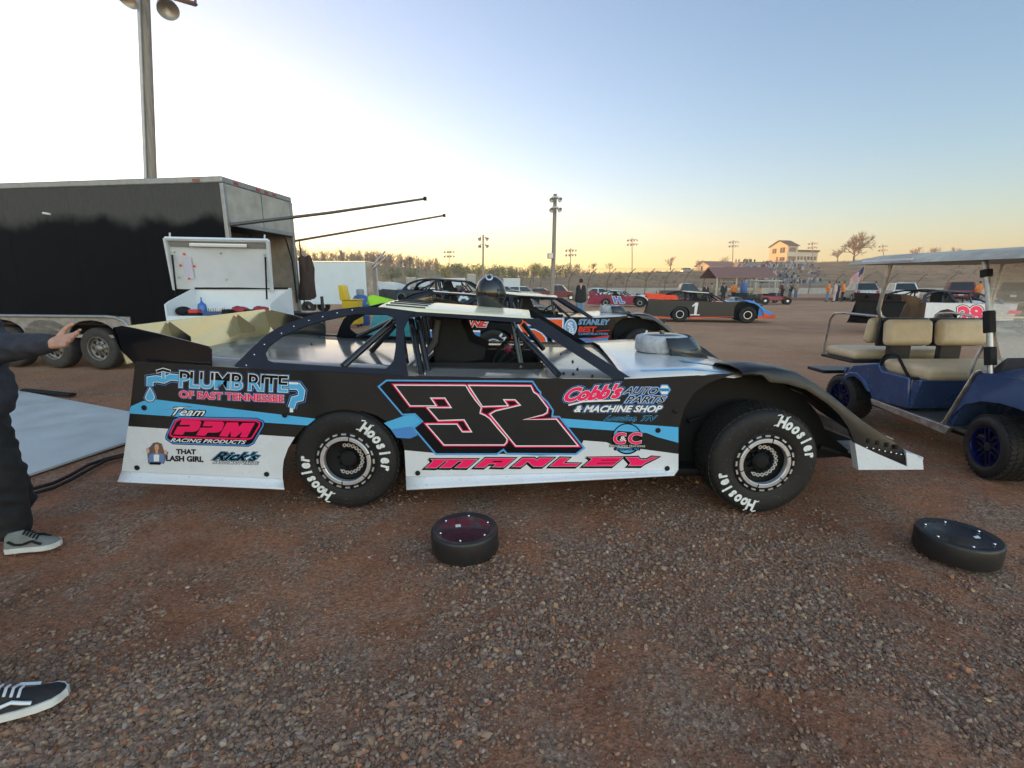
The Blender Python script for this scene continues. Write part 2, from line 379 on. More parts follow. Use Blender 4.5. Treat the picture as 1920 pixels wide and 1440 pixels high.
# loose stones: one mesh of thousands of angular stones, clustered
def stones():
    N = 80000
    rng = np.random.default_rng(3)
    u = rng.uniform(-60, 1980, N*3); v = 800+ (1500-800)*rng.uniform(0, 1, N*3)**.8
    a = (u-960)/F; b = (720-v)/F
    dy = CP+b*SP; dz = -SP+b*CP; tt = -H/dz; x = a*tt; y = dy*tt
    dens = .5*vnoise(x*.9, y*.9, 11)+.28*vnoise(x*2.9, y*2.9, 12)+.22*vnoise(x*8, y*8, 13)+.10*np.clip((3-y)/2, -1, 1)
    keep = rng.uniform(0, 1, N*3) < np.clip((dens-.47)*4.2, .05, 1)*np.clip(.35+.65*vnoise(x*20, y*20, 15)*1.6, .2, 1)
    x = x[keep][:N]; y = y[keep][:N]; dens = dens[keep][:N]
    u2 = rng.uniform(-60, 1980, 22000); v2 = rng.uniform(585, 810, 22000); a2 = (u2-960)/F; b2 = (720-v2)/F; t2 = -H/(-SP+b2*CP)
    x2, y2 = a2*t2, (CP+b2*SP)*t2; d2 = vnoise(x2*.5, y2*.5, 21)*.6+.4*vnoise(x2*2, y2*2, 22); k2 = rng.uniform(0, 1, 22000) < np.clip((d2-.35)*3, .1, 1)
    x = np.concatenate([x, x2[k2]]); y = np.concatenate([y, y2[k2]]); dens = np.concatenate([dens, .45+0*x2[k2]]); n = len(x)
    ico = bmesh.new(); bmesh.ops.create_icosphere(ico, subdivisions=1, radius=1)
    bv = np.array([q.co[:] for q in ico.verts]); bf = np.array([[q.index for q in f_.verts] for f_ in ico.faces]); ico.free()
    size = (.0035+.0112*rng.power(.34, n)*np.clip(dens*1.5, .3, 1.15))*.88
    big = rng.uniform(0, 1, n) < .03; size[big] *= 1.5
    nv = len(bv)
    jit = bv[None]*(1+rng.uniform(-.42, .42, (n, nv, 1)))
    sc = np.stack([rng.uniform(.7, 1.35, n), rng.uniform(.7, 1.2, n), rng.uniform(.4, .85, n)], 1)*size[:, None]
    jit = jit*sc[:, None]
    ang = rng.uniform(0, 6.28, n); tl = rng.normal(0, .35, n)
    ca, sa, ct, st = np.cos(ang), np.sin(ang), np.cos(tl), np.sin(tl)
    X, Y, Z = jit[..., 0], jit[..., 1], jit[..., 2]
    Y2 = Y*ct[:, None]-Z*st[:, None]; Z2 = Y*st[:, None]+Z*ct[:, None]
    X3 = X*ca[:, None]-Y2*sa[:, None]; Y3 = X*sa[:, None]+Y2*ca[:, None]
    P = np.stack([X3+x[:, None], Y3+y[:, None], Z2+(ground_h(x, y)+gfar(x, y)+sc[:, 2]*rng.uniform(.2, .75, n))[:, None]], -1).reshape(-1, 3)
    Fc = (bf[None]+(np.arange(n)*nv)[:, None, None]).reshape(-1, 3)
    me = bpy.data.meshes.new('gravel'); me.vertices.add(len(P)); me.vertices.foreach_set('co', P.astype(np.float32).ravel())
    me.loops.add(Fc.size); me.loops.foreach_set('vertex_index', Fc.astype(np.int32).ravel())
    me.polygons.add(len(Fc)); me.polygons.foreach_set('loop_start', np.arange(0, Fc.size, 3, dtype=np.int32))
    me.update(calc_edges=True); me.validate(); me.shade_flat()
    base = np.array([[.24, .175, .140], [.30, .220, .175], [.16, .118, .097], [.33, .22, .15], [.28, .148, .095], [.42, .33, .28], [.52, .35, .19], [.44, .17, .09]])
    k = rng.choice(8, n, p=[.29, .22, .17, .12, .12, .05, .015, .015]); cc = base[k]*rng.uniform(.65, 1.25, (n, 1))
    dirtmix = rng.uniform(0, .55, (n, 1)); cc = cc*np.array([.98, .93, .86]); cc = cc*(1-dirtmix)+np.array([.28, .125, .072])*dirtmix
    ca_ = me.color_attributes.new('stone_colour', 'FLOAT_COLOR', 'POINT')
    cols = np.ones((n*nv, 4), np.float32); cols[:, :3] = np.repeat(cc, nv, 0); ca_.data.foreach_set('color', cols.ravel())
    m = bpy.data.materials.new('stone'); m.use_nodes = True; q = m.node_tree; pb = q.nodes['Principled BSDF']
    at = q.nodes.new('ShaderNodeAttribute'); at.attribute_name = 'stone_colour'
    no = q.nodes.new('ShaderNodeTexNoise'); no.inputs['Scale'].default_value = 160; no.inputs['Detail'].default_value = 5
    cr = q.nodes.new('ShaderNodeValToRGB'); cr.color_ramp.elements[0].color = (.6, .6, .6, 1); cr.color_ramp.elements[1].color = (1.35, 1.35, 1.35, 1)
    mx = q.nodes.new('ShaderNodeMix'); mx.data_type = 'RGBA'; mx.blend_type = 'MULTIPLY'; mx.inputs[0].default_value = 1
    q.links.new(no.outputs['Fac'], cr.inputs[0]); q.links.new(at.outputs['Color'], mx.inputs[6]); q.links.new(cr.outputs[0], mx.inputs[7])
    q.links.new(mx.outputs[2], pb.inputs['Base Color']); pb.inputs['Roughness'].default_value = .8; pb.inputs['Specular IOR Level'].default_value = .25
    me.materials.append(m)
    o = bpy.data.objects.new('gravel', me); COL.objects.link(o)
    tag(o, 'loose grey and brown stones scattered over the red dirt', 'gravel', kind='stuff')
stones()

# hills: a western ridge that keeps the sun off the lot, and a grass bank on the right
def hill(name, us, Ycrest, vcrest, Y0, Y1, m, seed, back=1.5, amp=1.0, drop=0):
    rows = []; ys = np.linspace(0, 1, 26)
    for u in us:
        az = (u-960)/F; zc = (534.7-vcrest(u)-drop)/F*Ycrest + H*0
        col = []
        for s_ in ys:
            Y = Y0+(Ycrest-Y0)*min(1, s_/.7) if s_ <= .7 else Ycrest+(Y1-Ycrest)*(s_-.7)/.3
            f_ = sstep(0, 1, s_/.7) if s_ <= .7 else 1-.35*sstep(0, 1, (s_-.7)/.3)
            nz_ = (float(vnoise(az*Y*.05, Y*.05, seed))-.5)*amp*min(1, s_*3)
            col.append((az*Y, Y, -.3+max(0, (zc+.3))*f_+nz_*f_))
        rows.append(col)
    o = MB(); o.loft(rows); return tag(o.build(name, m, smooth=80), kind='structure')
m_ridge = mat('ridge_leaf_litter', (.42, .22, .075), .95, col2=(.24, .135, .055), vs=.08, bump=.5, bs=.6)
m_bank = mat('bank_dry_grass', (.42, .21, .085), .95, col2=(.20, .105, .048), vs=.25, bump=.6, bs=2.0)
def v_ridge(u): return interp(u, [-9000, -1500, -200, 200, 520, 600, 700, 760, 830, 900, 1000, 1090, 1200, 1500, 3000], [425, 428, 432, 438, 462, 494, 492, 498, 509, 514, 516, 520, 526, 530, 532])
hill('ridge', [-9000, -6000, -4000, -2500, -1700]+list(range(-1200, 1300, 40))+[1400, 1700, 2400], 235, v_ridge, 120, 420, m_ridge, 5, amp=2.5)
def v_bank(u): return interp(u, [950, 1010, 1090, 1160, 1300, 1420, 1520, 1600, 1760, 1920, 2600, 4000], [538, 524, 506, 505, 503, 498, 487, 484, 478, 473, 465, 465])
hill('grass_bank', list(range(940, 2000, 30))+[2100, 2300, 2600, 3200, 4000], 175, v_bank, 88, 330, m_bank, 9, amp=.6)
# the race track's dirt banking in front of the grass bank
m_track = mat('track_clay', (.28, .135, .075), .95, col2=(.18, .09, .052), vs=.3, bump=.4, bs=3)
tr = MB(); tr.loft([[(x, 84, -.2), (x, 87, .5+.4*math.sin(x*.03)), (x, 91, 1.3), (x, 96, 1.25)] for x in range(10, 320, 10)])
tag(tr.build('track_banking', m_track, smooth=80), kind='structure')

# ================================================================ RACE CARS (one builder, drawn at the big car's own place)
YN, YC, YF = 2.88, 3.855, 4.83            # near side, centre line, far side of the body
def pY(lst, Y): return [onY(u, v, Y) for u, v in lst]
def solid(o, th, off=0.0):
    m = o.modifiers.new('solid', 'SOLIDIFY'); m.thickness = th; m.offset = off; return o
TOPPX = [(253.7, 677), (443.8, 689.7), (600, 697.5), (765.6, 705), (980, 709), (1187.5, 711.6), (1293.8, 707), (1345, 701), (1391, 698.5)]
_tp = [onY(u, v, YN) for u, v in TOPPX]; _tx = [q.x for q in _tp]; _tz = [q.z for q in _tp]
def ztop(x): return interp(x, _tx, _tz)
ARCH_R = [(761, 893), (758, 844), (755, 830), (745, 809), (729, 793), (707, 779), (680, 771), (650, 767.5), (620, 770), (596, 779), (573, 797), (554, 819), (540, 840), (532, 862), (529.7, 879), (529.7, 897)]
SIDEPX = TOPPX + [(1370, 704), (1329, 717.5), (1302, 736), (1283, 766), (1274, 799), (1272, 850), (1272, 881)] + ARCH_R + [(228, 883), (240.6, 797.5)]
SAIL_O = [(440, 686), (472, 654), (502, 627), (529, 611), (581, 592), (630, 581), (673, 576), (720, 577), (780, 585), (765, 600), (758, 615), (758, 652), (762, 685), (766, 705), (650, 699), (443, 690)]
SAIL_I = [(503, 676), (498, 662), (505, 649), (528, 632), (570, 613), (613, 600), (667, 589), (725, 590), (741, 596), (743, 605), (743, 620), (742, 652), (738, 678), (724, 692), (640, 688.5), (512, 680)]
SP0, SN = Vector((0, 2.955, .93)), Vector((0, -.36, .34))
def pS(lst): return [onP(u, v, SP0, SN) for u, v in lst]
FEND_T = [(1391, 698), (1424, 694), (1456.7, 695.5), (1497, 704), (1527, 721), (1565, 749), (1592, 771.5), (1619, 793), (1646, 811), (1673, 828.5), (1699, 849)]
FEND_A = [(1391, 703), (1429, 702), (1443, 715), (1475, 718.5), (1511, 729), (1551, 755.5), (1574, 777), (1590, 799), (1603, 830), (1640, 848), (1701, 873)]

def tread_blocks(mb, r, w, y0):
    rows = 5; n = 54
    for k in range(rows):
        yy = y0+w*(.10+.80*(k+.5)/rows)
        for i in range(n):
            a = 2*math.pi*(i+.5*(k % 2))/n
            mb.box((r*math.cos(a), yy, r*math.sin(a)), (.008, w*.8/rows*.86, 2*math.pi*r/n*.80), Euler((0, -a, 0)).to_matrix())
def race_wheel(root, x, yface, z, r, w, steer=0.0, letters=None, far=False, mark='Hoosier', detail=True):
    """tyre with its face at y = yface (towards -y); far wheels are mirrored"""
    sg = -1 if far else 1
    rim = .197
    prof = [(rim, .012), (rim+.012, .004), (rim+.03, .002), (r*.72, -.004), (r*.80, -.005), (r*.875, -.002), (r*.93, .006), (r*.965, .020), (r*.985, .040), (r*.992, .07), (r*.994, w/2),
            (r*.992, w-.05), (r*.965, w-.02), (r*.87, w+.003), (r*.75, w+.004), (rim, w-.02)]
    rot = Matrix.Rotation(steer, 3, 'Z')
    def place(mb):
        for i, q in enumerate(mb.v): mb.v[i] = rot @ Vector((q.x, q.y*sg, q.z)) + Vector((x, yface, z))
        return mb
    t = MB(); t.lathe(prof, (0, 0, 0), 'y', 64 if detail else 28, closed=True)
    if detail: tread_blocks(t, r*.994, w, 0)
    tyre = place(t).build('tyre', K_rubber, root, smooth=40)
    m = MB(); s = rim/.197
    # barrel + dish (0), silver ring (1), bolts (2)
    m.cur = 0
    m.lathe([(rim, .014), (.168, .004), (.166, .004), (.166, .04), (.152, .065), (.06, .085), (.001, .085)], (0, 0, 0), 'y', 48 if detail else 24)
    m.lathe([(.199, .03), (.199, w-.03)], (0, 0, 0), 'y', 32)
    m.cur = 1
    m.lathe([(.163, .012), (.163, -.002), (.160, -.005), (.141, -.005), (.138, -.002), (.138, .03)], (0, 0, 0), 'y', 48 if detail else 24)
    if detail:
        for i in range(20):
            a = 2*math.pi*i/20; M_ = Euler((0, -a, 0)).to_matrix()
            m.cur = 1; m.box((.180*math.cos(a), .003, .180*math.sin(a)), (.010, .006, .030), M_)
            a += math.pi/20; m.cur = 0; m.lathe([(.006, .004), (.006, -.007), (.0001, -.008)], (.178*math.cos(a), 0, .178*math.sin(a)), 'y', 6)
        for i in range(6):
            a = 2*math.pi*(i+.3)/6; M_ = Euler((0, -a, 0)).to_matrix(); m.cur = 0; m.box((.152*math.cos(a), -.003, .152*math.sin(a)), (.026, .008, .006), M_)
        m.cur = 2                                                   # bolt circle linked like a chain, hub and studs
        for i in range(14):
            a = R(100)-2*math.pi*i/22; c_ = (.094*math.cos(a), .052, .094*math.sin(a))
            m.lathe([(.0125, .0), (.0125, -.008), (.0065, -.008), (.0065, 0)], c_, 'y', 12)
            a2 = a-math.pi/22; m.box((.094*math.cos(a2), .050, .094*math.sin(a2)), (.010, .006, .016), Euler((0, -a2, 0)).to_matrix())
        m.cur = 0
        m.lathe([(.055, .085), (.055, .05), (.040, .035), (.001, .033)], (0, 0, 0), 'y', 24)
        for i in range(10):
            a = 2*math.pi*i/10; m.lathe([(.006, .085), (.006, .045), (.0001, .043)], (.072*math.cos(a), 0, .072*math.sin(a)), 'y', 8)
    else:
        m.cur = 0; m.lathe([(.05, .09), (.05, .03), (.001, .025)], (0, 0, 0), 'y', 12)
    place(m).build('rim', [K_matte, K_ring, K_ring], tyre, smooth=30)
    if letters:
        for (a_from, a_to, rad, cap) in letters:
            tl = MB(); n = len(mark)
            for i, ch in enumerate(mark):
                a = R(a_from+(a_to-a_from)*i/(n-1)); c = Vector((rad*math.cos(a), rad*math.sin(a)))
                rt = Vector((math.sin(a), -math.cos(a))); upv = Vector((math.cos(a), math.sin(a)))
                x0, x1 = text_width(ch); wd = .6*cap*(x1-x0)
                for off in (.05,):
                    V, Fc = text_mesh(ch, .12, off)
                    tl.add([(c+rt*((px-(x0+x1)/2)*.78*cap)+upv*((py-.5)*cap)).to_3d().xzy for px, py in V], Fc)
                if ch == 'H':                                        # blackletter flourishes of the capital
                    for dx, dy, sx, sy in ((-.42, .48, .34, .13), (.42, .50, .30, .12), (-.46, -.48, .30, .13), (.40, -.50, .32, .12)):
                        q = [c+rt*(cap*(dx+ex*sx))+upv*(cap*(dy+ey*sy+ex*.12)) for ex, ey in ((-.5, -.5), (.5, -.3), (.5, .5), (-.5, .3))]
                        tl.add([Vector((k.x, 0, k.y)) for k in q], [(0, 1, 2, 3)])
            for i, q in enumerate(tl.v): tl.v[i] = Vector((q.x, -.0066, q.z))
            place(tl).build('tyre_lettering', K_paint, tyre, smooth=0)
    return tyre

def race_car(root, c, hero=False, steer=R(1), near_letters=True, letters='Hoosier'):
    dt = hero
    B = lambda mb, nm, mt, **k: mb.build(nm, mt, root, **k)
    # sides
    s = MB(); s.prism(pY(SIDEPX, YN), (0, .012, 0)); sp = B(s, 'side_panel', c['side'], smooth=0)
    f = s.mirrorY(YC); B(f, 'side_panel', c['side'], smooth=0)
    def skirt(a, b, a2, b2, b2r=None):
        rows = []
        for k in range(6):
            e = k/5; yy = YN-.052*e**1.6
            rows.append([onY(a[0]+(a2[0]-a[0])*e, a[1]+(a2[1]-a[1])*e, yy), onY(b[0]+(b2[0]-b[0])*e, b[1]+(b2[1]-b[1])*e, yy)])
        # subdivide along the length
        rows = [[r_[0].lerp(r_[1], i/12) for i in range(13)] for r_ in rows]
        o = MB(); o.loft(rows); return o
    for a in (skirt((228, 883), (529.7, 897), (220, 903), (533, 917)), skirt((761, 893), (1272, 881), (762, 918), (1264, 890))):
        solid(B(a, 'skirt', c['skirt'], smooth=60), .008, -1); solid(B(a.mirrorY(YC), 'skirt', c['skirt'], smooth=60), .008, 1)
    # rear closing panel, deck, cockpit tub
    r_ = MB(); x0 = _tx[0]; r_.bx(x0-.02, x0, YN+.015, YF-.015, .45, .94)
    B(r_, 'rear_panel', K_matte)
    def deckstrip(xa, xb, ya, yb, n=10, ny=5):
        rows = []
        for i in range(n+1):
            x = xa+(xb-xa)*i/n
            rows.append([Vector((x, ya+(yb-ya)*j/ny, ztop(x)-.012+.012*math.sin(math.pi*(ya+(yb-ya)*j/ny-YN)/(YF-YN)))) for j in range(ny+1)])
        o = MB(); o.loft(rows); return o
    d = MB()
    for q in ((x0, -.62, YN+.013, YF-.013), (-.62, .22, YN+.013, 3.27), (-.62, .22, 4.25, YF-.013), (.22, .80, YN+.013, YF-.013)):
        e = deckstrip(*q); d.add(e.v, e.f)
    solid(B(d, 'deck', c['deck'], smooth=60), .006, -1)
    tb = MB(); tb.bx(-.62, .22, 3.28, 4.24, .22, .25); tb.bx(-.65, -.62, 3.27, 4.25, .22, .90); tb.bx(.22, .24, 3.27, 4.25, .22, .87); tb.bx(-.62, .22, 3.262, 3.268, .22, .91); tb.bx(-.62, .22, 4.252, 4.258, .22, .91)
    B(tb, 'cockpit_tub', K_matte)
    # hood: flat, then falling to the nose
    def zh(x): return interp(x, [.7, 1.2, 1.45, 1.7, 2.0, 2.3, 2.6, 2.78], [ztop(.7)+.006, .90, .872, .822, .715, .58, .42, .34])
    rows = []
    for i in range(19):
        x = .70+(2.74-.70)*i/18
        ya = YN+.004 if x < 1.42 else YN+.004+.36*sstep(1.42, 1.6, x); yb = 2*YC-ya
        rows.append([Vector((x+.14*(j/8) if i == 0 else x, ya+(yb-ya)*j/8, zh(x)+.022*math.sin(math.pi*j/8))) for j in range(9)])
    hd = MB(); hd.loft(rows); solid(B(hd, 'hood', c['hood'], smooth=60), .006, -1)
    # engine bay sides and chassis seen through the arch
    eb = MB(); eb.prism([Vector((x, 3.36, z)) for x, z in [(1.2, .12), (1.8, .12), (2.52, .26), (2.52, .32), (2.25, .42), (2.0, .58), (1.8, .70), (1.2, .76)]], (0, .03, 0)); eb.bx(1.2, 2.45, 4.26, 4.29, .20, .70); eb.bx(-2.2, -.7, 3.3, 4.4, .3, .6); eb.bx(-.7, 1.25, 3.0, 4.7, .20, .23)
    ar = [onY(u, v, 3.12) for u, v in FEND_A[1:9]]; ar = [onY(u, v, YN-.02) for u, v in FEND_A[1:9]]
    eb.prism([Vector((1.15, 3.14, .12)), Vector((1.15, 3.14, .84))]+[Vector((q.x, 3.14, q.z-.015)) for q in ar]+[Vector((2.40, 3.14, .27)), Vector((1.95, 3.14, .24)), Vector((1.8, 3.14, .12))], (0, .02, 0))
    for (u0, v0, u1, v1, Y0, Y1) in ((1290, 790, 1400, 752, 3.1, 3.3), (1300, 752, 1420, 748, 3.2, 3.3), (1330, 838, 1345, 760, 3.1, 3.3), (1536, 838, 1604, 858, 2.98, 2.98), (1536, 842, 1610, 836, 3.3, 3.3)):
        eb.tube([onY(u0, v0, Y0), onY(u1, v1, Y1)], .016)
    B(eb, 'chassis', K_matte)
    # fenders
    rows = []
    for (tu, tv), (au, av) in zip(FEND_T, FEND_A):
        o_ = onY(tu, tv, YN-.005); a_ = onY(au, av, YN-.02)
        x = o_.x; dz = .012
        rows.append([a_+Vector((0, .015, .0)), a_, a_.lerp(o_, .55)+Vector((0, -.006, 0)), o_, o_+Vector((-.004, .03, .012)), o_+Vector((-.01, .16, .018)), o_+Vector((-.02, .34, .0)), Vector((x-.02, YN+.40, min(o_.z-.03, zh(min(x, 2.7)))))])
    fe = MB(); fe.loft(rows)
    solid(B(fe, 'fender', c['fender'], smooth=45), .006, 1); solid(B(fe.mirrorY(YC), 'fender', c['fender'], smooth=45), .006, -1)
    # white corner of the nose and the bumper across
    n_ = MB()
    poly = pY([(1603, 831), (1610, 880.5), (1731, 880), (1730, 866), (1718, 853.5), (1699, 848), (1701, 875), (1640, 849)], YN-.03)
    n_.prism(poly, (0, .05, 0)); xx = poly[2].x
    n_.bx(2.35, xx-.06, YN+.02, YF-.02, poly[2].z+.001, poly[2].z+.02)
    rows = [[Vector((xx-.015-.10*(1-math.cos(R(80*abs(j-6)/6)))*0, YN-.03+(YF-YN+.06)*j/12, z)) for j in range(13)] for z in (poly[2].z, poly[3].z, poly[3].z+.03)]
    n_.loft(rows)
    for q in [MB().prism(poly, (0, .05, 0)).mirrorY(YC)]: n_.add(q.v, q.f)
    solid(B(n_, 'nose', c['nose'], smooth=30), .004, 0)
    # greenhouse
    sa = MB(); sa.loft([pS(SAIL_O+[SAIL_O[0]]), pS(SAIL_I+[SAIL_I[0]])])
    solid(B(sa, 'sail_panel', c['sail'], smooth=0), .010, 0); solid(B(sa.mirrorY(YC), 'sail_panel', c['sail'], smooth=0), .010, 0)
    ap = MB(); ap.prism(pS([(978, 599), (1012, 598), (1187, 711), (1150, 710.5)]), (0, .008, 0))
    ap.prism(pS([(770, 584), (985, 597), (1012, 598), (978, 599.3), (976, 605), (800, 592), (768, 596)]), (0, .012, 0))
    B(ap, 'pillar', c['sail'], smooth=0); B(ap.mirrorY(YC), 'pillar', c['sail'], smooth=0)
    rows = []
    for i in range(13):
        e = i/12; x = -.93+(.135+.93)*e
        inset = 0 if e < .80 else .14*((e-.80)/.20)**2.2
        ya, yb = 3.295+inset, 2*YC-3.295-inset; z = 1.288-.082*e
        rows.append([Vector((x, ya+(yb-ya)*j/10, z+.035*math.sin(math.pi*j/10)**.8)) for j in range(11)])
    rf = MB(); rf.loft(rows); solid(B(rf, 'roof', c['roof'], smooth=60), .014, -1)
    if hero:
        for k in range(7):
            y = 3.42+.125*k; zf = lambda x: 1.288-.082*(x+.93)/1.065+.035*math.sin(math.pi*(y-3.295)/1.12)**.8
            MB().hexa([Vector((x_, y_, zf(x_)+dz)) for dz in (.0, .006) for x_, y_ in ((-.90, y), (-.62, y-.012), (-.62, y+.012), (-.90, y+.035))]).build('louvre', K_matte, root)
    # roll cage
    cg = MB()
    def bar(a, b, r=.0222): cg.tube([a, b], r, 10)
    b0 = [(onY(738, 603, 3.34), onZ(643, 687, .93)), (onY(738, 612, 3.62), onZ(697, 658, .92)), (onY(771, 600, 3.36), onZ(790, 705, .86)), (onY(783, 596, 3.36), onZ(803, 700, .86)),
          (onY(962, 603, 3.36), onZ(977, 690, .87)), (onY(966, 617, 3.36), onZ(1048, 703, .885)), (onY(981, 608, 4.2), onZ(1019, 655, .9))]
    for a, b in b0: bar(a, b)
    for x, z in ((-.80, 1.26), (.05, 1.19)): bar(Vector((x, 3.36, z)), Vector((x, 4.35, z)))
    for y in (3.36, 4.35): bar(Vector((-.80, y, 1.262)), Vector((.05, y, 1.19)))
    bar(Vector((-.80, 4.35, 1.26)), Vector((-1.5, 4.6, .95))); bar(Vector((-.80, 4.35, 1.26)), Vector((-.72, 4.4, .4))); bar(Vector((-.72, 3.4, .4)), Vector((-.80, 3.36, 1.26)))
    bar(Vector((-.78, 3.38, .62)), Vector((.18, 3.34, .60))); bar(Vector((-.78, 4.38, .62)), Vector((.18, 4.38, .60))); bar(Vector((-.8, 3.38, .85)), Vector((-.75, 4.36, .80)))
    B(cg, 'roll_cage', K_black, smooth=60)
    # seat
    st = MB(); sil = [(820, 594), (862, 595), (880, 640), (912, 653), (907, 676), (822, 690), (820, 640)]
    for Y in (3.5, 3.98): st.prism(pY(sil, 3.5) if Y == 3.5 else [Vector((q.x, Y, q.z)) for q in pY(sil, 3.5)], (0, .025, 0))
    q = pY(sil, 3.5); st.hexa([Vector((q[0].x-.05, 3.5, q[0].z)), Vector((q[0].x, 3.5, q[0].z)), Vector((q[5].x+.03, 3.5, q[5].z)), Vector((q[5].x-.03, 3.5, q[5].z)),
                               Vector((q[0].x-.05, 4.0, q[0].z)), Vector((q[0].x, 4.0, q[0].z)), Vector((q[5].x+.03, 4.0, q[5].z)), Vector((q[5].x-.03, 4.0, q[5].z))])
    st.bx(q[5].x, q[4].x-.02, 3.53, 3.98, .55, .68)
    stx = B(st, 'seat', K_matte, bevel=.012 if hero else 0)
    pad = MB(); pad.tube([onY(822, 600, 3.46), onY(818, 620, 3.46), onY(816, 640, 3.46), onY(806, 655, 3.46), onY(800, 662, 3.46)], .022, 8)
    pad.build('seat_padding', mat('seat_pad', (.05, .048, .05), .8), stx, smooth=60)
    # steering wheel
    sw = MB(); cen = onY(955, 656, 3.72); ax = Vector((-.62, -.30, .72)).normalized(); Mx = ax.to_track_quat('Z', 'Y').to_matrix()
    ring = [(.175+.014*math.cos(2*math.pi*k/8), .014*math.sin(2*math.pi*k/8)) for k in range(8)]
    sw.lathe(ring, cen, 'z', 28, closed=True, M=Mx)
    for a in (20, 160, 270):
        v_ = Mx @ Vector((math.cos(R(a)), math.sin(R(a)), 0)); sw.tube([cen, cen+v_*.17], .012, 6)
    sw.tube([cen, cen-ax*.35], .018, 8); swo = B(sw, 'steering_wheel', K_matte, smooth=60)
    if hero:
        hb = MB(); hb.lathe([(.0, .035), (.03, .035), (.035, 0)], cen, 'z', 16, M=Mx); hb.build('hub', mat('hub_pink', (.25, .02, .07), .35), swo)
        gt = MB(); gt.box(cen+Mx @ Vector((-.12, .125, 0)), (.03, .03, .03)); gt.build('grip_tape', mat('tape_red', (.6, .03, .02), .5), swo)
    # air cleaner and its deflector
    ac = MB(); c0 = Vector((1.21, 3.82, .855))
    ac.cur = 2; ac.lathe([(.27, .045), (.27, .047), (.001, .047)], c0, 'z', 32)
    ac.cur = 1; ac.lathe([(.16, .048), (.16, .07), (.001, .07)], c0, 'z', 32)
    ac.cur = 0; ac.lathe([(.195, .065), (.208, .085), (.206, .13), (.208, .16), (.197, .185), (.17, .195), (.15, .196)], c0, 'z', 40)
    ac.cur = 1; ac.lathe([(.152, .194), (.12, .205), (.02, .208), (.018, .225), (.001, .226)], c0, 'z', 32)
    B(ac, 'air_cleaner', [mat('grey_cover_cloth', (.42, .43, .45), .85, var=.25, vs=22, bump=.5, bs=14), K_black, K_matte], smooth=50)
    df = MB(); rows = []
    for k in range(9):
        a = R(-100+k*25); rows.append([c0+Vector((.23*math.cos(a)+.0, .23*math.sin(a), .19)), c0+Vector((.31*math.cos(a)+.06, .27*math.sin(a), .02))])
    df.loft(rows); solid(B(df, 'air_deflector', mat('smoked_plastic', (.03, .035, .04), .2, rvar=.05), smooth=60), .006)
    # spoiler
    sb = MB(); sb.hexa([Vector((-2.415, YN+.05, .955)), Vector((-2.415, YF-.05, .955)), Vector((-2.47, YF-.05, 1.205)), Vector((-2.455, YN+.05, 1.185)),
                       Vector((-2.423, YN+.05, .955)), Vector((-2.423, YF-.05, .955)), Vector((-2.478, YF-.05, 1.205)), Vector((-2.463, YN+.05, 1.185))])
    spo = B(sb, 'spoiler', c['spoiler'], smooth=0)
    bd = [(211, 626), (212, 614), (229.6, 610.5), (296, 625), (390, 649), (396, 655), (397, 688), (252, 682), (225, 655)]
    e = MB(); e.prism(pY(bd, YN+.05), (0, .008, 0)); e.build('side_board', c['board'], spo, smooth=0); e.mirrorY(YC).build('side_board', c['board'], spo, smooth=0)
    for Y in (3.39, 4.25):
        MB().prism([Vector((q.x, Y, q.z)) for q in pY([(299, 647), (317, 603.6), (356, 630.8), (358, 644)], 3.39)], (0, .008, 0)).build('brace', c['board'], spo, smooth=0)
    # wheels
    LR = [(58, -9, .268, .072), (239, 176, .268, .072)]; LF = [(75, 12, .286, .070), (257, 196, .286, .070)]
    pr = onY(648, 866, YN-.015)
    race_wheel(root, pr.x, YN-.015, .335, .335, .33, 0, LR if near_letters else None, mark=letters, detail=hero)
    pf = onY(1434, 874, 2.80)
    race_wheel(root, pf.x, 2.80, .345, .345, .30, steer, LF if near_letters else None, mark=letters, detail=hero)
    race_wheel(root, pr.x, YF+.02, .335, .335, .33, 0, None, far=True, detail=False)
    race_wheel(root, pf.x, YF+.06, .345, .345, .30, steer, None, far=True, detail=False)
    return sp

# ---------------------------------------------------------------- the big black car with the number 32
HERO = thing('race_car', 'large black dirt race car with pink number 32, nearest the camera, helmet on its roof', 'race car', (0, YC, 0))
def v32(): pass
m_side = mat('black_side_wrap', (.022, .0215, .021), .13, rvar=.05, vs=2.2, bump=.05, bs=1.3, coat=.25); specks(m_side, (.12, .07, .05), 70, .68, .74, .45)
cream = mat('cream_roof_paint', (.86, .75, .52), .22, var=.04, vs=2, rvar=.05)
hero_cfg = dict(side=m_side, skirt=K_white, deck=mat('grey_pearl_deck', (.20, .185, .17), .12, metal=.0, var=.10, vs=3, rvar=.05, spec=.35), hood=mat('white_hood_wrap', (.66, .66, .66), .16, metal=.25, rvar=.05, vs=3, var=.04),
                roof=cream, spoiler=mat('polished_spoiler', (.74, .64, .42), .16, metal=.85, var=.06, vs=4, rvar=.05), board=K_black, fender=K_plast, nose=K_white, sail=K_satin)
race_car(HERO, hero_cfg, hero=True)

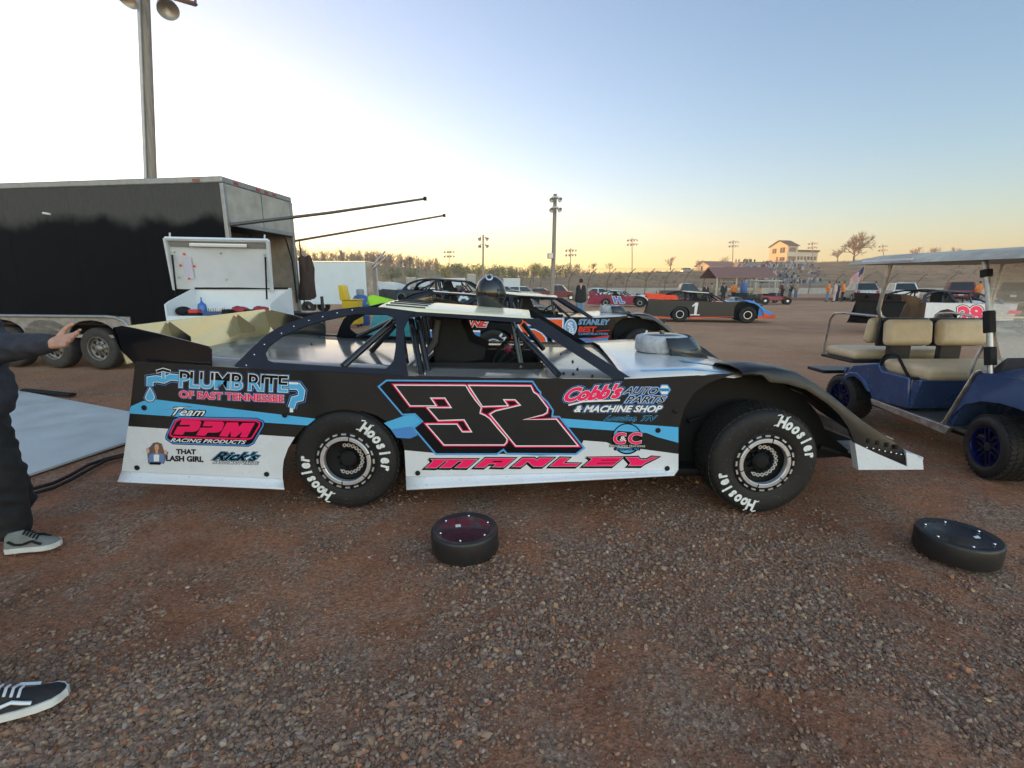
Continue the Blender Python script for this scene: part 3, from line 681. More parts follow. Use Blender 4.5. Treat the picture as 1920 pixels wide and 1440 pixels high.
# decals: S maps photo pixels on the side panel to the panel itself
def S(u, v, l): q = onY(u, v, YN); q.y -= .0012+l; return q
def C1(x, y): return (200+x/3.2, 660+y/3.2)
def C2(x, y): return (700+x/3.2, 660+y/3.2)
def c1(l): return [C1(*q) for q in l]
def c2(l): return [C2(*q) for q in l]
DM = [K_bvin, K_wvin, K_pink, K_blue, K_blue2, K_char, mat('silver_vinyl', (.40, .42, .46), .35)]
BK, WH, PK, BL, B2, CH, SV = range(7)
def decal(name, mb): return mb.build(name, DM, HERO, smooth=0)
wl = MB(); w2 = MB()
wl.sheet([S(u, v, .0) for u, v in [(240.3, 799), (553, 819.4), (540.5, 840), (532.4, 862), (530.2, 879), (530.2, 897), (228.3, 883)]])
w2.sheet([S(u, v, .0) for u, v in [(758.6, 844), (812, 849), (940, 851), (1010, 854), (1075, 852), (1088, 838), (1094, 825.6), (1137, 829), (1150, 835), (1271.8, 851), (1271.8, 881), (761.3, 893)]])
each('white_lower_wrap', K_white, HERO, [wl, w2], smooth=0)
b1_, b2_, b3_ = MB(), MB(), MB()
put_poly(b1_, S, [(246, 761.5), (268, 752), (294, 749), (592, 785), (577, 797.5), (241.5, 775)], BL, .0006)
put_poly(b2_, S, [(720, 793), (759, 779), (778, 778), (790.6, 790), (776.6, 802), (783, 816), (769, 822), (744, 820.5), (735, 806)], BL, .0006)
put_poly(b2_, S, [(733, 805), (772, 799), (783, 816), (769, 822), (744, 820.5)], B2, .0010)
put_poly(b3_, S, [(1050, 784), (1271.8, 801), (1271.8, 830), (1231, 819), (1212.5, 811.6), (1062.5, 800.6)], BL, .0006)
for q in (b1_, b2_, b3_): decal('stripe', q)
# number
nb = MB()
border = c2([(32, 207), (80, 170), (955, 176), (990, 228), (1003, 240), (1003, 262), (1045, 300), (1078, 350), (1073, 386), (1115, 388), (1264, 575), (1215, 612), (802, 610), (780, 585), (742, 612), (375, 612), (242, 455), (294, 415), (250, 372), (175, 375)])
put_poly(nb, S, border, BK, .0012); put_stroke(nb, S, border, 3.4, B2, .0016); put_stroke(nb, S, border, 1.4, BL, .0018)
three = c2([(128, 198), (555, 200), (578, 240), (612, 288), (648, 332), (640, 366), (672, 380), (700, 400), (745, 455), (802, 520), (800, 540), (785, 556), (425, 556), (318, 432), (502, 432), (534, 478), (590, 478), (545, 405), (392, 410), (325, 333), (468, 333), (430, 275), (345, 275), (378, 322), (222, 322)])
two = c2([(572, 200), (945, 203), (962, 240), (985, 255), (1046, 335), (1042, 362), (1020, 375), (900, 405), (1098, 402), (1228, 562), (855, 562), (700, 372), (735, 352), (882, 318), (850, 285), (782, 285), (808, 322), (655, 326)])
for g_ in (three, two):
    put_stroke(nb, S, g_, 6.0, PK, .0020)
for g_ in (three, two):
    put_poly(nb, S, g_, CH, .0026); put_stroke(nb, S, g_, 1.9, WH, .0030)
decal('door_number', nb)
nm = MB()                                                            # driver name in wide slanted letters
def Cn(l, dx=0, dy=0): return [(780+(x+dx)/4, 840+(y+dy)/4) for x, y in l]
NAME = [[(68, 148), (128, 98), (112, 82), (462, 82), (385, 147), (290, 147), (352, 98), (322, 98), (262, 147), (175, 147), (238, 98), (215, 98), (155, 148)], [(438, 144), (520, 76), (745, 74), (660, 142), (570, 142), (600, 118), (545, 118), (515, 144)],
        [(718, 140), (800, 74), (890, 74), (908, 90), (925, 72), (1035, 72), (950, 138), (880, 138), (838, 100), (788, 140)], [(1000, 137), (1080, 72), (1152, 72), (1105, 112), (1230, 114), (1200, 136)], [(1252, 135), (1320, 82), (1290, 68), (1555, 67), (1475, 133)],
        [(1570, 68), (1665, 67), (1680, 85), (1730, 85), (1765, 65), (1820, 65), (1720, 110), (1690, 132), (1590, 132), (1610, 112)]]
for l in NAME:
    put_stroke(nm, S, Cn(l), 5.0, BK, .0010); put_stroke(nm, S, Cn(l, -9, 9), 4.6, BK, .0010); put_poly(nm, S, Cn(l, -9, 9), BK, .0012); put_poly(nm, S, Cn(l), PK, .0020); put_stroke(nm, S, Cn(l), .7, SV, .0024)
for l in ([(570, 106), (640, 104), (650, 95), (582, 96)], [(1385, 93), (1518, 91), (1522, 86), (1392, 88)], [(1355, 115), (1495, 113), (1500, 108), (1362, 110)]): put_poly(nm, S, Cn(l), BK, .0024)
decal('name_lettering', nm)
pl = MB()                                                            # plumbing sponsor
pipeL = c1([(262, 205), (262, 165), (300, 160), (345, 168), (385, 150), (440, 155)]); pipeR = c1([(1050, 205), (1100, 205), (1150, 205), (1172, 235), (1165, 275), (1125, 285), (1108, 335)])
for g_ in (pipeL, pipeR):
    put_stroke(pl, S, g_, 20, B2, .0006, False); put_stroke(pl, S, g_, 17.5, BK, .0010, False); put_stroke(pl, S, g_, 13, WH, .0014, False); put_stroke(pl, S, g_, 10.6, BL, .0018, False)
put_stroke(pl, S, c1([(300, 118), (340, 105), (385, 118)]), 7, WH, .0019, False); put_stroke(pl, S, c1([(302, 118), (340, 106), (383, 118)]), 4.5, BK, .0022, False)
put_stroke(pl, S, c1([(342, 118), (342, 160)]), 8, WH, .0019, False); put_stroke(pl, S, c1([(342, 118), (342, 160)]), 5.5, BL, .0022, False)
put_stroke(pl, S, c1([(1078, 185), (1150, 188)]), 4, WH, .0021, False); put_stroke(pl, S, c1([(1100, 345), (1120, 345)]), 10, WH, .0013, False)
drop = c1([(262, 212), (285, 255), (290, 275), (278, 291), (262, 295), (246, 291), (234, 275), (240, 255)])
put_stroke(pl, S, drop, 7, B2, .0006); put_stroke(pl, S, drop, 4, BK, .0010); put_poly(pl, S, drop, BL, .0014); put_stroke(pl, S, drop, 1.4, WH, .0018)
put_text(pl, S, 'PLUMB RITE', C1(440, 208), C1(1085, 238), 31, [(.085, B2), (.07, BK), (.045, WH), (.014, BK)], lift0=.0016, space=.92, up=(1.4, -31))
# water line: blue lower part of the letters
V, Fc = text_mesh('PLUMB RITE', 0.0, .014, .92)
tbm = bmesh.new(); vs_ = [tbm.verts.new((x, y, 0)) for x, y in V]
for f_ in Fc:
    try: tbm.faces.new([vs_[i] for i in f_])
    except ValueError: pass
bmesh.ops.bisect_plane(tbm, geom=tbm.verts[:]+tbm.edges[:]+tbm.faces[:], plane_co=(0, .55, 0), plane_no=(.02, 1, 0), clear_outer=True)
x0_, x1_ = text_width('PLUMB RITE', 0.0, .92); pa, pb = Vector(C1(440, 208)), Vector(C1(1085, 238)); dd = (pb-pa)/(x1_-x0_); uu = Vector((1.4, -31))
tbm.verts.index_update(); pl.cur = BL
pl.add([S(*(pa+dd*(v_.co.x-x0_)+uu*v_.co.y), .0016+.0007*4) for v_ in tbm.verts], [tuple(v_.index for v_ in f_.verts) for f_ in tbm.faces]); tbm.free()
put_text(pl, S, 'OF EAST TENNESSEE', C1(440, 272), C1(1062, 300), 13, [(.14, B2), (.11, BK), (.06, WH), (.03, PK)], lift0=.0016, up=(0, -13.2))
decal('plumbing_sponsor_decal', pl)
pp = MB()                                                            # racing products sponsor
rr = c1([(440, 392), (900, 402), (938, 418), (940, 440), (880, 545), (850, 560), (400, 546), (362, 520), (362, 500), (405, 410)])
put_stroke(pp, S, rr, 5, BK, .0008); put_stroke(pp, S, rr, 2.5, B2, .0011); put_poly(pp, S, rr, BK, .0010)
r2 = c1([(445, 402), (895, 412), (918, 424), (918, 440), (872, 515), (850, 522), (400, 508), (382, 498), (384, 484), (418, 414)])
put_stroke(pp, S, r2, 3, PK, .0014)
for l in ([(310, 558), (380, 432), (568, 432), (590, 405), (412, 405), (445, 325), (740, 335), (768, 355), (765, 380), (735, 470), (690, 505), (620, 520), (500, 518), (465, 568)], [(685, 575), (755, 450), (945, 450), (962, 425), (790, 425), (822, 345), (1115, 352), (1142, 375), (1140, 400), (1105, 490), (1060, 522), (995, 532), (875, 530), (835, 582)],
          [(1060, 590), (1185, 365), (1370, 365), (1385, 440), (1440, 372), (1648, 372), (1515, 610), (1395, 605), (1440, 515), (1335, 600), (1250, 598), (1250, 505), (1195, 598)]):
    put_poly(pp, S, [(290+x/8.727, 750+y/8.727) for x, y in l], PK, .0020)
put_text(pp, S, 'RACING PRODUCTS', C1(385, 537), C1(835, 551), 7, [(.02, WH)], shear=.3, lift0=.0018, up=(1.5, -6.8))
put_text(pp, S, 'Team', C1(395, 378), C1(585, 383), 15, [(.09, BK), (.012, WH)], shear=.35, lift0=.0014, up=(4, -15))
put_poly(pp, S, c1([(335, 350), (440, 326), (520, 328), (440, 338)]), BK, .0012); put_poly(pp, S, c1([(345, 349), (440, 329), (500, 330), (430, 336)]), WH, .0016)
decal('racing_products_decal', pp)
lg = MB()                                                            # lash sponsor: small picture of a woman, and lettering
DM2 = [K_bvin, K_wvin, mat('print_hair', (.20, .09, .05), .4), mat('print_skin', (.62, .36, .27), .4), mat('print_denim', (.13, .22, .45), .4), mat('print_shadow', (.10, .10, .12), .4)]
put_poly(lg, S, c1([(250, 668), (245, 610), (238, 580), (262, 568), (280, 545), (305, 540), (332, 550), (345, 590), (372, 600), (345, 670)]), 5, .0006)
put_poly(lg, S, c1([(278, 580), (285, 552), (304, 545), (328, 556), (340, 590), (335, 612), (275, 612)]), 2, .0010)
put_poly(lg, S, c1(ellipse(302, 572, 13, 20)), 3, .0014); put_poly(lg, S, c1([(295, 590), (309, 590), (309, 612), (295, 612)]), 3, .0013)
put_poly(lg, S, c1([(262, 668), (250, 640), (262, 612), (290, 606), (318, 606), (345, 612), (350, 640), (340, 668)]), 4, .0016)
put_poly(lg, S, c1([(286, 655), (283, 618), (300, 612), (318, 618), (316, 655)]), 1, .0020)
put_poly(lg, S, c1(ellipse(250, 592, 9, 16)), 3, .0020); put_poly(lg, S, c1(ellipse(356, 600, 9, 14)), 3, .0020)
put_poly(lg, S, c1([(293, 570), (299, 568), (299, 572)]), 0, .0019); put_poly(lg, S, c1([(305, 568), (311, 570), (305, 572)]), 0, .0019); put_poly(lg, S, c1(ellipse(302, 583, 4, 2)), 2, .0019)
put_poly(lg, S, c1([(262, 660), (328, 660), (325, 676), (258, 674)]), 0, .0024)
put_text(lg, S, 'THAT', C1(420, 610), C1(535, 612), 8, [(.06, 5), (.02, 0)], lift0=.0008, up=(0, -9))
put_text(lg, S, 'LASH GIRL', C1(360, 652), C1(580, 658), 9, [(.06, 5), (.02, 0)], lift0=.0008, up=(0, -10))
lg.build('lash_sponsor_decal', DM2, HERO, smooth=0)
rk = MB()
put_text(rk, S, "Rick's", C1(640, 645), C1(905, 650), 13, [(.09, BK), (.055, BL), (.03, BK)], shear=.45, lift0=.0006, up=(5, -15))
put_text(rk, S, 'HANDYMAN SERVICE', C1(638, 668), C1(910, 675), 5, [(.11, BK), (.01, WH)], shear=.25, lift0=.0008, up=(1, -5.5))
decal('handyman_sponsor_decal', rk)
cb = MB()                                                            # auto parts sponsor
put_text(cb, S, "Cobb's", C2(1145, 295), C2(1478, 270), 24, [(.15, B2), (.12, BK), (.075, WH), (.045, PK)], shear=.3, lift0=.0006, up=(7, -25))
put_stroke(cb, S, c2([(1170, 318), (1260, 296), (1480, 288)]), 3, WH, .0030, False)
put_text(cb, S, 'AUTO', C2(1500, 250), C2(1700, 252), 14, [(.12, B2), (.05, WH), (.015, BK)], shear=.3, lift0=.0014, up=(4, -13))
put_text(cb, S, 'PARTS', C2(1510, 302), C2(1745, 304), 14, [(.12, B2), (.05, WH), (.015, BK)], shear=.3, lift0=.0018, up=(4, -13))
put_text(cb, S, '& MACHINE SHOP', C2(1205, 358), C2(1725, 358), 12, [(.15, B2), (.11, BK), (.04, WH)], shear=.25, lift0=.0010, up=(3, -12))
put_text(cb, S, 'Loudon, TN', C2(1385, 410), C2(1690, 412), 10, [(.05, BL), (.012, BK)], shear=.5, lift0=.0010, up=(4, -10))
hx = c2([(1716, 225), (1730, 200), (1762, 200), (1778, 225), (1762, 252), (1730, 252)])
put_stroke(cb, S, hx, 4, B2, .0022); put_poly(cb, S, hx, WH, .0026); put_poly(cb, S, c2([(1718, 216), (1776, 216), (1776, 236), (1718, 236)]), BL, .0030)
put_text(cb, S, 'NAPA', C2(1722, 232), C2(1772, 232), 4, [(.02, BK)], lift0=.0034, up=(0, -4))
decal('auto_parts_decal', cb)
tk = MB()                                                            # trucking sponsor
put_stroke(tk, S, c2(ellipse(1522, 520, 84, 86, 28)), 5, BK, .0010); put_stroke(tk, S, c2(ellipse(1522, 520, 78, 80, 24, 175, 330)), 4, BL, .0016, False); put_stroke(tk, S, c2(ellipse(1522, 520, 76, 78, 12, 50, 140)), 4, BL, .0016, False)
put_text(tk, S, 'C', C2(1440, 548), C2(1508, 548), 21, [(.09, BK), (.05, WH), (.03, PK)], lift0=.0020, up=(2, -21)); put_text(tk, S, 'C', C2(1530, 548), C2(1602, 548), 21, [(.09, BK), (.05, WH), (.03, PK)], lift0=.0020, up=(2, -21))
put_text(tk, S, '&', C2(1478, 530), C2(1512, 530), 9, [(.10, BK), (.02, WH)], lift0=.0048, up=(1, -9))
put_text(tk, S, 'SPECIALIZED TRUCKING', C2(1415, 568), C2(1628, 570), 4, [(.12, BK), (.0, WH)], lift0=.0020, up=(.6, -4))
put_poly(tk, S, c2([(1440, 575), (1604, 575), (1600, 590), (1444, 590)]), BK, .0018); put_text(tk, S, 'CLINTON, TN', C2(1455, 587), C2(1590, 587), 3, [(.0, BL)], lift0=.0022, up=(.5, -3.2))
decal('trucking_sponsor_decal', tk)
# quick-release fasteners on the side, rivets on the sail panel, fasteners on deck and hood
for q in [C1(228, 333), C1(1070, 378), C1(185, 693), C1(962, 732), C2(208, 352), C2(1810, 352-0), C2(267, 725), C2(1762, 697), C2(1707, 469)]:
    MB().lathe([(.0165, 0), (.0165, -.004), (.010, -.008), (.001, -.009)], S(q[0], q[1], .0018), 'y', 14).build('panel_fastener', K_matte, HERO, smooth=40)
for u, v in [(463, 686), (478, 666), (497, 647), (529, 626), (552, 613), (580, 602), (606, 595), (633, 588), (661, 582.5)]:
    MB().ball(onP(u, v, SP0, SN)+Vector((0, -.006, .004)), .0055, 8, 6).build('rivet', K_chrome, HERO, smooth=60)
for u, v in [(1057, 693), (1075, 694), (1111, 697), (1083, 685), (1052, 658), (1074, 671), (1117, 671), (1106, 657), (1135, 640), (1130, 645), (1140, 690), (1170, 660), (1180, 700), (600, 641), (585, 655)]:
    q = onZ(u, v, .90); MB().lathe([(.010, 0), (.008, .01), (.001, .018)], Vector((q.x, q.y, ztop(min(q.x, 1.4))-.004)), 'z', 8).build('deck_fastener', K_matte, HERO, smooth=40)
for u, v in [(1625, 839), (1637, 841), (1648, 843.5), (1659, 846), (1670, 848), (1680, 850.5), (1689, 852)]:
    MB().ball(onY(u, v, YN-.030), .006, 8, 6).build('nose_rivet', K_chrome, HERO, smooth=60)
for u, v in [(1627, 826), (1644, 830), (1662, 834), (1679, 838)]:
    MB().box(onY(u, v, YN-.02), (.022, .02, .03)).build('nose_fastener', K_matte, HERO, bevel=.004)
# hood stripes follow the hood
def hood_pt(x, e): return Vector((x, YN+.06+e, interp(x, [.7, 1.2, 1.45, 1.7, 2.0], [ztop(.7)+.006, .90, .872, .822, .715])+.022*math.sin(math.pi*(.06+e)/1.95)+.003))
MB().loft([[hood_pt(.85+.05*i, .10-.005*i) for i in range(12)], [hood_pt(.85+.05*i, .15-.005*i) for i in range(12)]]).build('hood_stripe', K_blue, HERO, smooth=60)
MB().loft([[hood_pt(1.2+.05*i, .35-.005*i) for i in range(9)], [hood_pt(1.2+.05*i, .42-.005*i) for i in range(9)]]).build('hood_stripe', K_blue, HERO, smooth=60)
MB().loft([[hood_pt(1.3+.05*i, 1.2-.02*i) for i in range(8)], [hood_pt(1.3+.05*i, 1.26-.02*i) for i in range(8)]]).build('hood_stripe', mat('salmon_vinyl', (.75, .25, .2), .3), HERO, smooth=60)

# helmet on the roof
hm = thing('helmet', 'glossy black racing helmet with a silver air port, standing on the cream roof', 'helmet', (0, 0, 0))
hc = onY(920, 577.5, 4.0); hm.location = (hc.x, 4.0, hc.z)
h = MB(); h.lathe([(.088, .0), (.105, .002), (.110, .03), (.119, .08), (.124, .13), (.119, .17), (.100, .215), (.070, .245), (.035, .26), (.001, .264)], (hc.x, 4.0, hc.z), 'z', 40)
h.build('shell', K_black, hm, smooth=60)
h = MB(); h.cur = 0; h.lathe([(.022, 0), (.024, .03), (.030, .034), (.030, .044), (.019, .046), (.017, .02), (.0, .02)], (hc.x-.005, 3.955, hc.z+.225), 'z', 24, M=Euler((R(55), 0, 0)).to_matrix()); h.build('air_port', K_alu, hm, smooth=40)
h = MB(); h.lathe([(.1245, .085), (.1275, .09), (.1275, .15), (.1235, .155)], (hc.x, 4.0, hc.z), 'z', 20, a0=R(-60), a1=R(60)); h.build('visor', K_glass, hm, smooth=60)

# ================================================================ GOLF CART (front towards the camera's side, its right flank facing the race car)
XN, XF = 3.62, 4.80
cart = thing('golf_cart', 'metallic blue golf cart with beige seats, nearest the camera at right', 'golf cart', (4.2, 4.2, 0))
def pX(lst, X): return [onX(u, v, X) for u, v in lst]
m_cblue = mat('metallic_blue_paint', (.045, .085, .21), .26, metal=.35, coat=.4, var=.12, vs=3, rvar=.05)
m_seat = mat('beige_vinyl', (.60, .46, .29), .5, var=.10, vs=9, bump=.08, bs=40)
m_canopy = mat('weathered_canopy', (.56, .52, .44), .7, col2=(.32, .295, .25), vs=5, bump=.15, bs=12)
m_rail = mat('scuffed_aluminium', (.45, .44, .42), .45, 1.0, var=.25, vs=18, rvar=.12)
# rear body: side panel with wheel arch
side = [(1574, 721), (1580, 706), (1592, 690), (1600, 684), (1647, 680), (1653, 695), (1705, 708), (1700, 766), (1634, 748), (1625, 722), (1612, 706), (1598, 702), (1584, 709)]
P = pX(side, XN)
b = MB(); b.prism(P, (.03, 0, 0)); b.prism([q+Vector((XF-XN-.03, 0, 0)) for q in P], (.03, 0, 0))
top = pX([(1592, 690), (1600, 684), (1647, 680), (1653, 695), (1705, 708)], XN)
b.loft([[q+Vector((.015, 0, 0)) for q in top], [q+Vector((XF-XN-.015, 0, 0)) for q in top]])
yb = P[0].y; b.bx(XN+.03, XF-.03, yb-.02, yb+.01, .42, P[2].z-.01)
kick = pX([(1706, 710), (1813, 710), (1779, 792), (1702, 768)], XN+.10)
yk = P[6].y-.01
b.hexa([Vector((XN+.02, yk, .33)), Vector((XF-.02, yk, .33)), Vector((XF-.02, yk, .615)), Vector((XN+.02, yk, .615)), Vector((XN+.02, yk-.03, .33)), Vector((XF-.02, yk-.03, .33)), Vector((XF-.02, yk-.10, .615)), Vector((XN+.02, yk-.10, .615))])
b.build('rear_body', m_cblue, cart, bevel=.012, smooth=40)
fl = MB(); q = onX(1634, 752, XN); r_ = onX(1776, 806, XN)
fl.bx(XN+.03, XF-.03, r_.y-.35, q.y, .27, .30); fl.build('floor', mat('floor_rubber', (.05, .055, .05), .8, bump=.3, bs=50), cart)
rk_ = MB(); a0 = pX([(1632, 747), (1781, 801), (1771, 814), (1634, 758)], XN-.01); rk_.prism(a0, (.04, 0, 0)); rk_.build('rocker_rail', m_rail, cart, bevel=.005)
MB().prism([Vector((XF-.03, v.y, v.z)) for v in a0], (.04, 0, 0)).build('rocker_rail', m_rail, cart, bevel=.005)
MB().prism(pX([(1574, 721), (1580, 706), (1592, 697), (1606, 699), (1620, 712), (1630, 735), (1624, 734), (1614, 716), (1602, 706), (1590, 707), (1580, 720)], XN-.015), (.05, 0, 0)).build('wheel_arch', m_cblue, cart, bevel=.008)
# front cowl
cw = [(1836, 700), (1872, 694), (1922, 700), (1990, 712), (2040, 738), (2060, 790), (2010, 792), (1985, 776), (1945, 764), (1894, 764), (1850, 764), (1819, 768), (1794, 780), (1781, 800), (1774, 793)]
Pc = pX(cw, XN); cb_ = MB()
fr_y = 2.92
out = [(3.62, .775), (3.50, .785), (3.33, .78), (3.12, .76), (2.98, .70), (2.90, .60), (2.88, .44), (3.0, .43), (3.10, .52), (3.25, .575), (3.40, .585), (3.55, .565), (3.68, .50), (3.78, .36), (3.80, .315)]
prof = [Vector((0, y, z)) for y, z in out]
def cart_x(e, q): return XN+.0+(XF-XN)*e
rows = []
for e, ins, dz in ((0, 0, -.02), (.03, .0, .0), (.10, .0, .035), (.3, .0, .06), (.5, 0, .07), (.7, 0, .06), (.9, 0, .035), (.97, 0, 0), (1, 0, -.02)):
    rows.append([Vector((XN+(XF-XN)*e, q.y+(.05*(abs(2*e-1)**4) if q.y < 3.1 else 0), q.z+(dz if i < 6 else 0))) for i, q in enumerate(prof[:7])])
cb_.loft(rows)
cb_.prism([Vector((XN, q.y, q.z)) for q in prof], (.025, 0, 0)); cb_.prism([Vector((XF-.025, q.y, q.z)) for q in prof], (.025, 0, 0))
cb_.hexa([Vector((XN+.02, 3.62, .76)), Vector((XF-.02, 3.62, .76)), Vector((XF-.02, 3.58, .76)), Vector((XN+.02, 3.58, .76)), Vector((XN+.02, 3.80, .31)), Vector((XF-.02, 3.80, .31)), Vector((XF-.02, 3.76, .31)), Vector((XN+.02, 3.76, .31))])
solid(cb_.build('front_cowl', m_cblue, cart, smooth=50), .006)
MB().tube([Vector((XN-.004, 3.58, .80)), Vector((XN-.004, 3.63, .77)), Vector((XN-.004, 3.80, .33)), Vector((XN-.004, 3.815, .305))], .016, 8).build('cowl_trim', m_rail, cart, smooth=60)
lp = MB(); lp.cur = 0; lp.box((XN+.13, 2.955, .60), (.27, .10, .12)); lp.cur = 1; lp.box((XN+.05, 2.90, .60), (.05, .02, .075)); lp.cur = 2; lp.box((XN+.17, 2.90, .60), (.14, .02, .08))
lp.build('headlight', [K_satin, mat('amber_lens', (.8, .20, .02), .2, rvar=.03), mat('lamp_lens', (.4, .42, .44), .1, rvar=.03)], cart)
l2 = MB(); l2.v = [Vector((2*4.21-q.x, q.y, q.z)) for q in lp.v]; l2.f = lp.f; l2.m = lp.m; l2.build('headlight', [K_satin, MATS['amber_lens'], MATS['lamp_lens']], cart)
MB().bx(XN+.1, XF-.1, 2.82, 2.90, .36, .46).build('front_bumper', K_satin, cart, bevel=.02)
MB().lathe([(.012, 0), (.012, -.01), (.0, -.012)], Vector((XN+.10, 3.45, .80)), 'z', 12).build('badge', K_chrome, cart)
ds = MB(); ds.hexa([Vector((XN+.05, 3.60, .78)), Vector((XF-.05, 3.60, .78)), Vector((XF-.05, 3.48, .92)), Vector((XN+.05, 3.48, .92)), Vector((XN+.05, 3.70, .60)), Vector((XF-.05, 3.70, .60)), Vector((XF-.05, 3.52, .62)), Vector((XN+.05, 3.52, .62))])
ds.build('dashboard', K_satin, cart, bevel=.02)
# seats
def cushion(nm, x0, x1, y0, y1, z0, z1, tilt=0, bev=.05):
    m = MB(); c = ((x0+x1)/2, (y0+y1)/2, (z0+z1)/2); m.box(c, (x1-x0, y1-y0, z1-z0), (R(tilt), 0, 0))
    o = m.build(nm, m_seat, cart, smooth=60); bb = o.modifiers.new('b', 'BEVEL'); bb.width = bev; bb.segments = 4; return o
cushion('seat_cushion', XN+.05, XF-.05, 4.10, 4.64, .60, .735)
cushion('seat_cushion', XN+.02, XF-.02, 5.00, 5.48, .655, .765)
MB().bx(XN+.0, XF-.0, 4.98, 5.50, .625, .660).build('seat_base', K_satin, cart, bevel=.01)
for x0, x1 in ((3.735, 4.20), (4.25, 4.74)):
    cushion('seat_back', x0, x1, 4.70, 4.80, .845, 1.105, -8); cushion('seat_back', x0-.02, x1+.0, 4.92, 5.02, .84, 1.11, 10)
    m = MB(); m.bx(x0-.01, x1+.01, 4.815, 4.845, .83, 1.115); m.bx(x0+.12, x0+.34, 4.80, 4.86, .60, .90); m.build('seat_bracket', K_satin, cart, bevel=.01)
# arm rail by the front seat, rear handrail
ar = MB(); ar.tube([onX(1650, 694, XN+.02), onX(1655, 673, XN+.02), onX(1662, 665, XN+.02), onX(1676, 664, XN+.02), onX(1684, 668, XN+.02), onX(1700, 700, XN+.02), onX(1705, 709, XN+.02)], .013, 8); ar.tube([onX(1701, 709, XN+.02), onX(1722, 710, XN+.02)], .013, 8)
ar.build('arm_rail', K_matte, cart, smooth=60)
hr = MB(); hr.tube([Vector((XN+.0, 5.46, .66)), Vector((XN+.0, 5.42, 1.06)), Vector((XN+.0, 5.36, 1.13)), Vector((XN+.0, 5.20, 1.145)), Vector((XN+.1, 4.86, 1.13))], .013, 8)
hr.build('handrail', m_rail, cart, smooth=60)
MB().tube([Vector((XF-.0, 5.46, .66)), Vector((XF-.0, 5.42, 1.06)), Vector((XF-.0, 5.36, 1.13)), Vector((XF-.0, 5.20, 1.145)), Vector((XF-.1, 4.86, 1.13))], .013, 8).build('handrail', m_rail, cart, smooth=60)
MB().bx(XN+.05, XF-.05, 5.48, 5.80, .42, .46).build('footrest', K_satin, cart, bevel=.01)
# canopy on posts
y0c, y1c = 2.72, 5.22
rows = []
for i in range(19):
    e = i/18; y = y1c+(y0c-y1c)*e; zb = 1.650-.035*e
    edge = max(0, abs(2*e-1)-.86)/.14; lift = math.sqrt(max(0, 1-edge**2))
    rows.append([Vector((XN-.06+(XF-XN+.12)*j/14, y, zb+.055*(.25+.75*lift)*min(1, (min(j, 14-j)/1.2))**.5+.045*lift*math.sin(math.pi*j/14)+.010*(1 if 3 <= j <= 11 and (j % 4) else 0)*lift)) for j in range(15)])
cn = MB(); cn.loft(rows)
under = [[Vector((q.x, q.y, 1.650-.035*i/18)) for q in r_] for i, r_ in enumerate(rows)]
cn.loft(under)
cn.build('canopy', m_canopy, cart, smooth=50)
MB().box((XN-.062, 4.65, 1.672), (.012, .62, .018), (R(.8), 0, 0)).build('canopy_strip', K_white, cart)
for X, sx in ((XN+.13, 1), (XF+.06, -1)):
    MB().tube([Vector((X, 4.82, 1.66)), Vector((X-.005*sx, 4.84, 1.55)), Vector((X-.01*sx, 4.88, 1.20)), Vector((X+.02*sx, 4.88, 1.13)), Vector((X+.06*sx, 4.86, 1.10))], .019, 10).build('canopy_post', m_rail, cart, smooth=60)
for X in (XN+.035, XF-.035):
    post = MB().tube([Vector((X, 3.78, 1.63)), Vector((X, 3.765, 1.60)), Vector((X, 3.70, 1.40)), Vector((X, 3.58, .90)), Vector((X, 3.555, .78))], .020, 10).build('canopy_post', m_rail, cart, smooth=60)
    for z0, z1 in ((1.08, 1.25), (.84, .98), (1.50, 1.56)):
        y_ = interp((z0+z1)/2, [.78, .9, 1.4, 1.6], [3.555, 3.58, 3.70, 3.765]); MB().box((X, y_, (z0+z1)/2), (.055, .055, z1-z0), (R(-13), 0, 0)).build('clamp', K_matte, post, bevel=.006)
MB().tube([Vector((XN+.02, 3.64, .98)), Vector((XN+.01, 3.67, .86)), Vector((XN+.01, 3.69, .74))], .012, 8).build('brace', m_rail, cart)
ws = MB(); g1 = [Vector((XN+.05, 3.755, 1.60)), Vector((XF-.05, 3.755, 1.60)), Vector((XF-.05, 3.655, 1.20)), Vector((XN+.05, 3.655, 1.20))]; ws.prism(g1, (0, -.005, 0))
g2 = [Vector((XN+.05, 3.645, 1.195)), Vector((XF-.05, 3.645, 1.195)), Vector((XF-.12, 3.545, .80)), Vector((XN+.12, 3.545, .80))]
m_ws = glassmat('dusty_windshield', (.55, .54, .52), .12, .34)
ws.build('windshield', m_ws, cart, smooth=0); MB().prism(g2, (0, -.005, 0)).build('windshield', m_ws, cart, smooth=0)
MB().bx(XN+.03, XF-.03, 3.64, 3.66, 1.19, 1.205).build('windshield_trim', m_rail, cart)
# steering wheel
cs = Vector((XF-.33, 3.80, .98)); sx = Vector((0, .75, .66)).normalized(); Mx = sx.to_track_quat('Z', 'Y').to_matrix()
s_ = MB(); s_.lathe([(.17+.013*math.cos(2*math.pi*k/8), .013*math.sin(2*math.pi*k/8)) for k in range(8)], cs, 'z', 28, closed=True, M=Mx)
for a in (90, 210, 330): s_.tube([cs, cs+Mx @ Vector((.17*math.cos(R(a)), .17*math.sin(R(a)), 0))], .011, 6)
s_.tube([cs, cs-sx*.40], .02, 8); s_.build('steering_wheel', K_matte, cart, smooth=60)
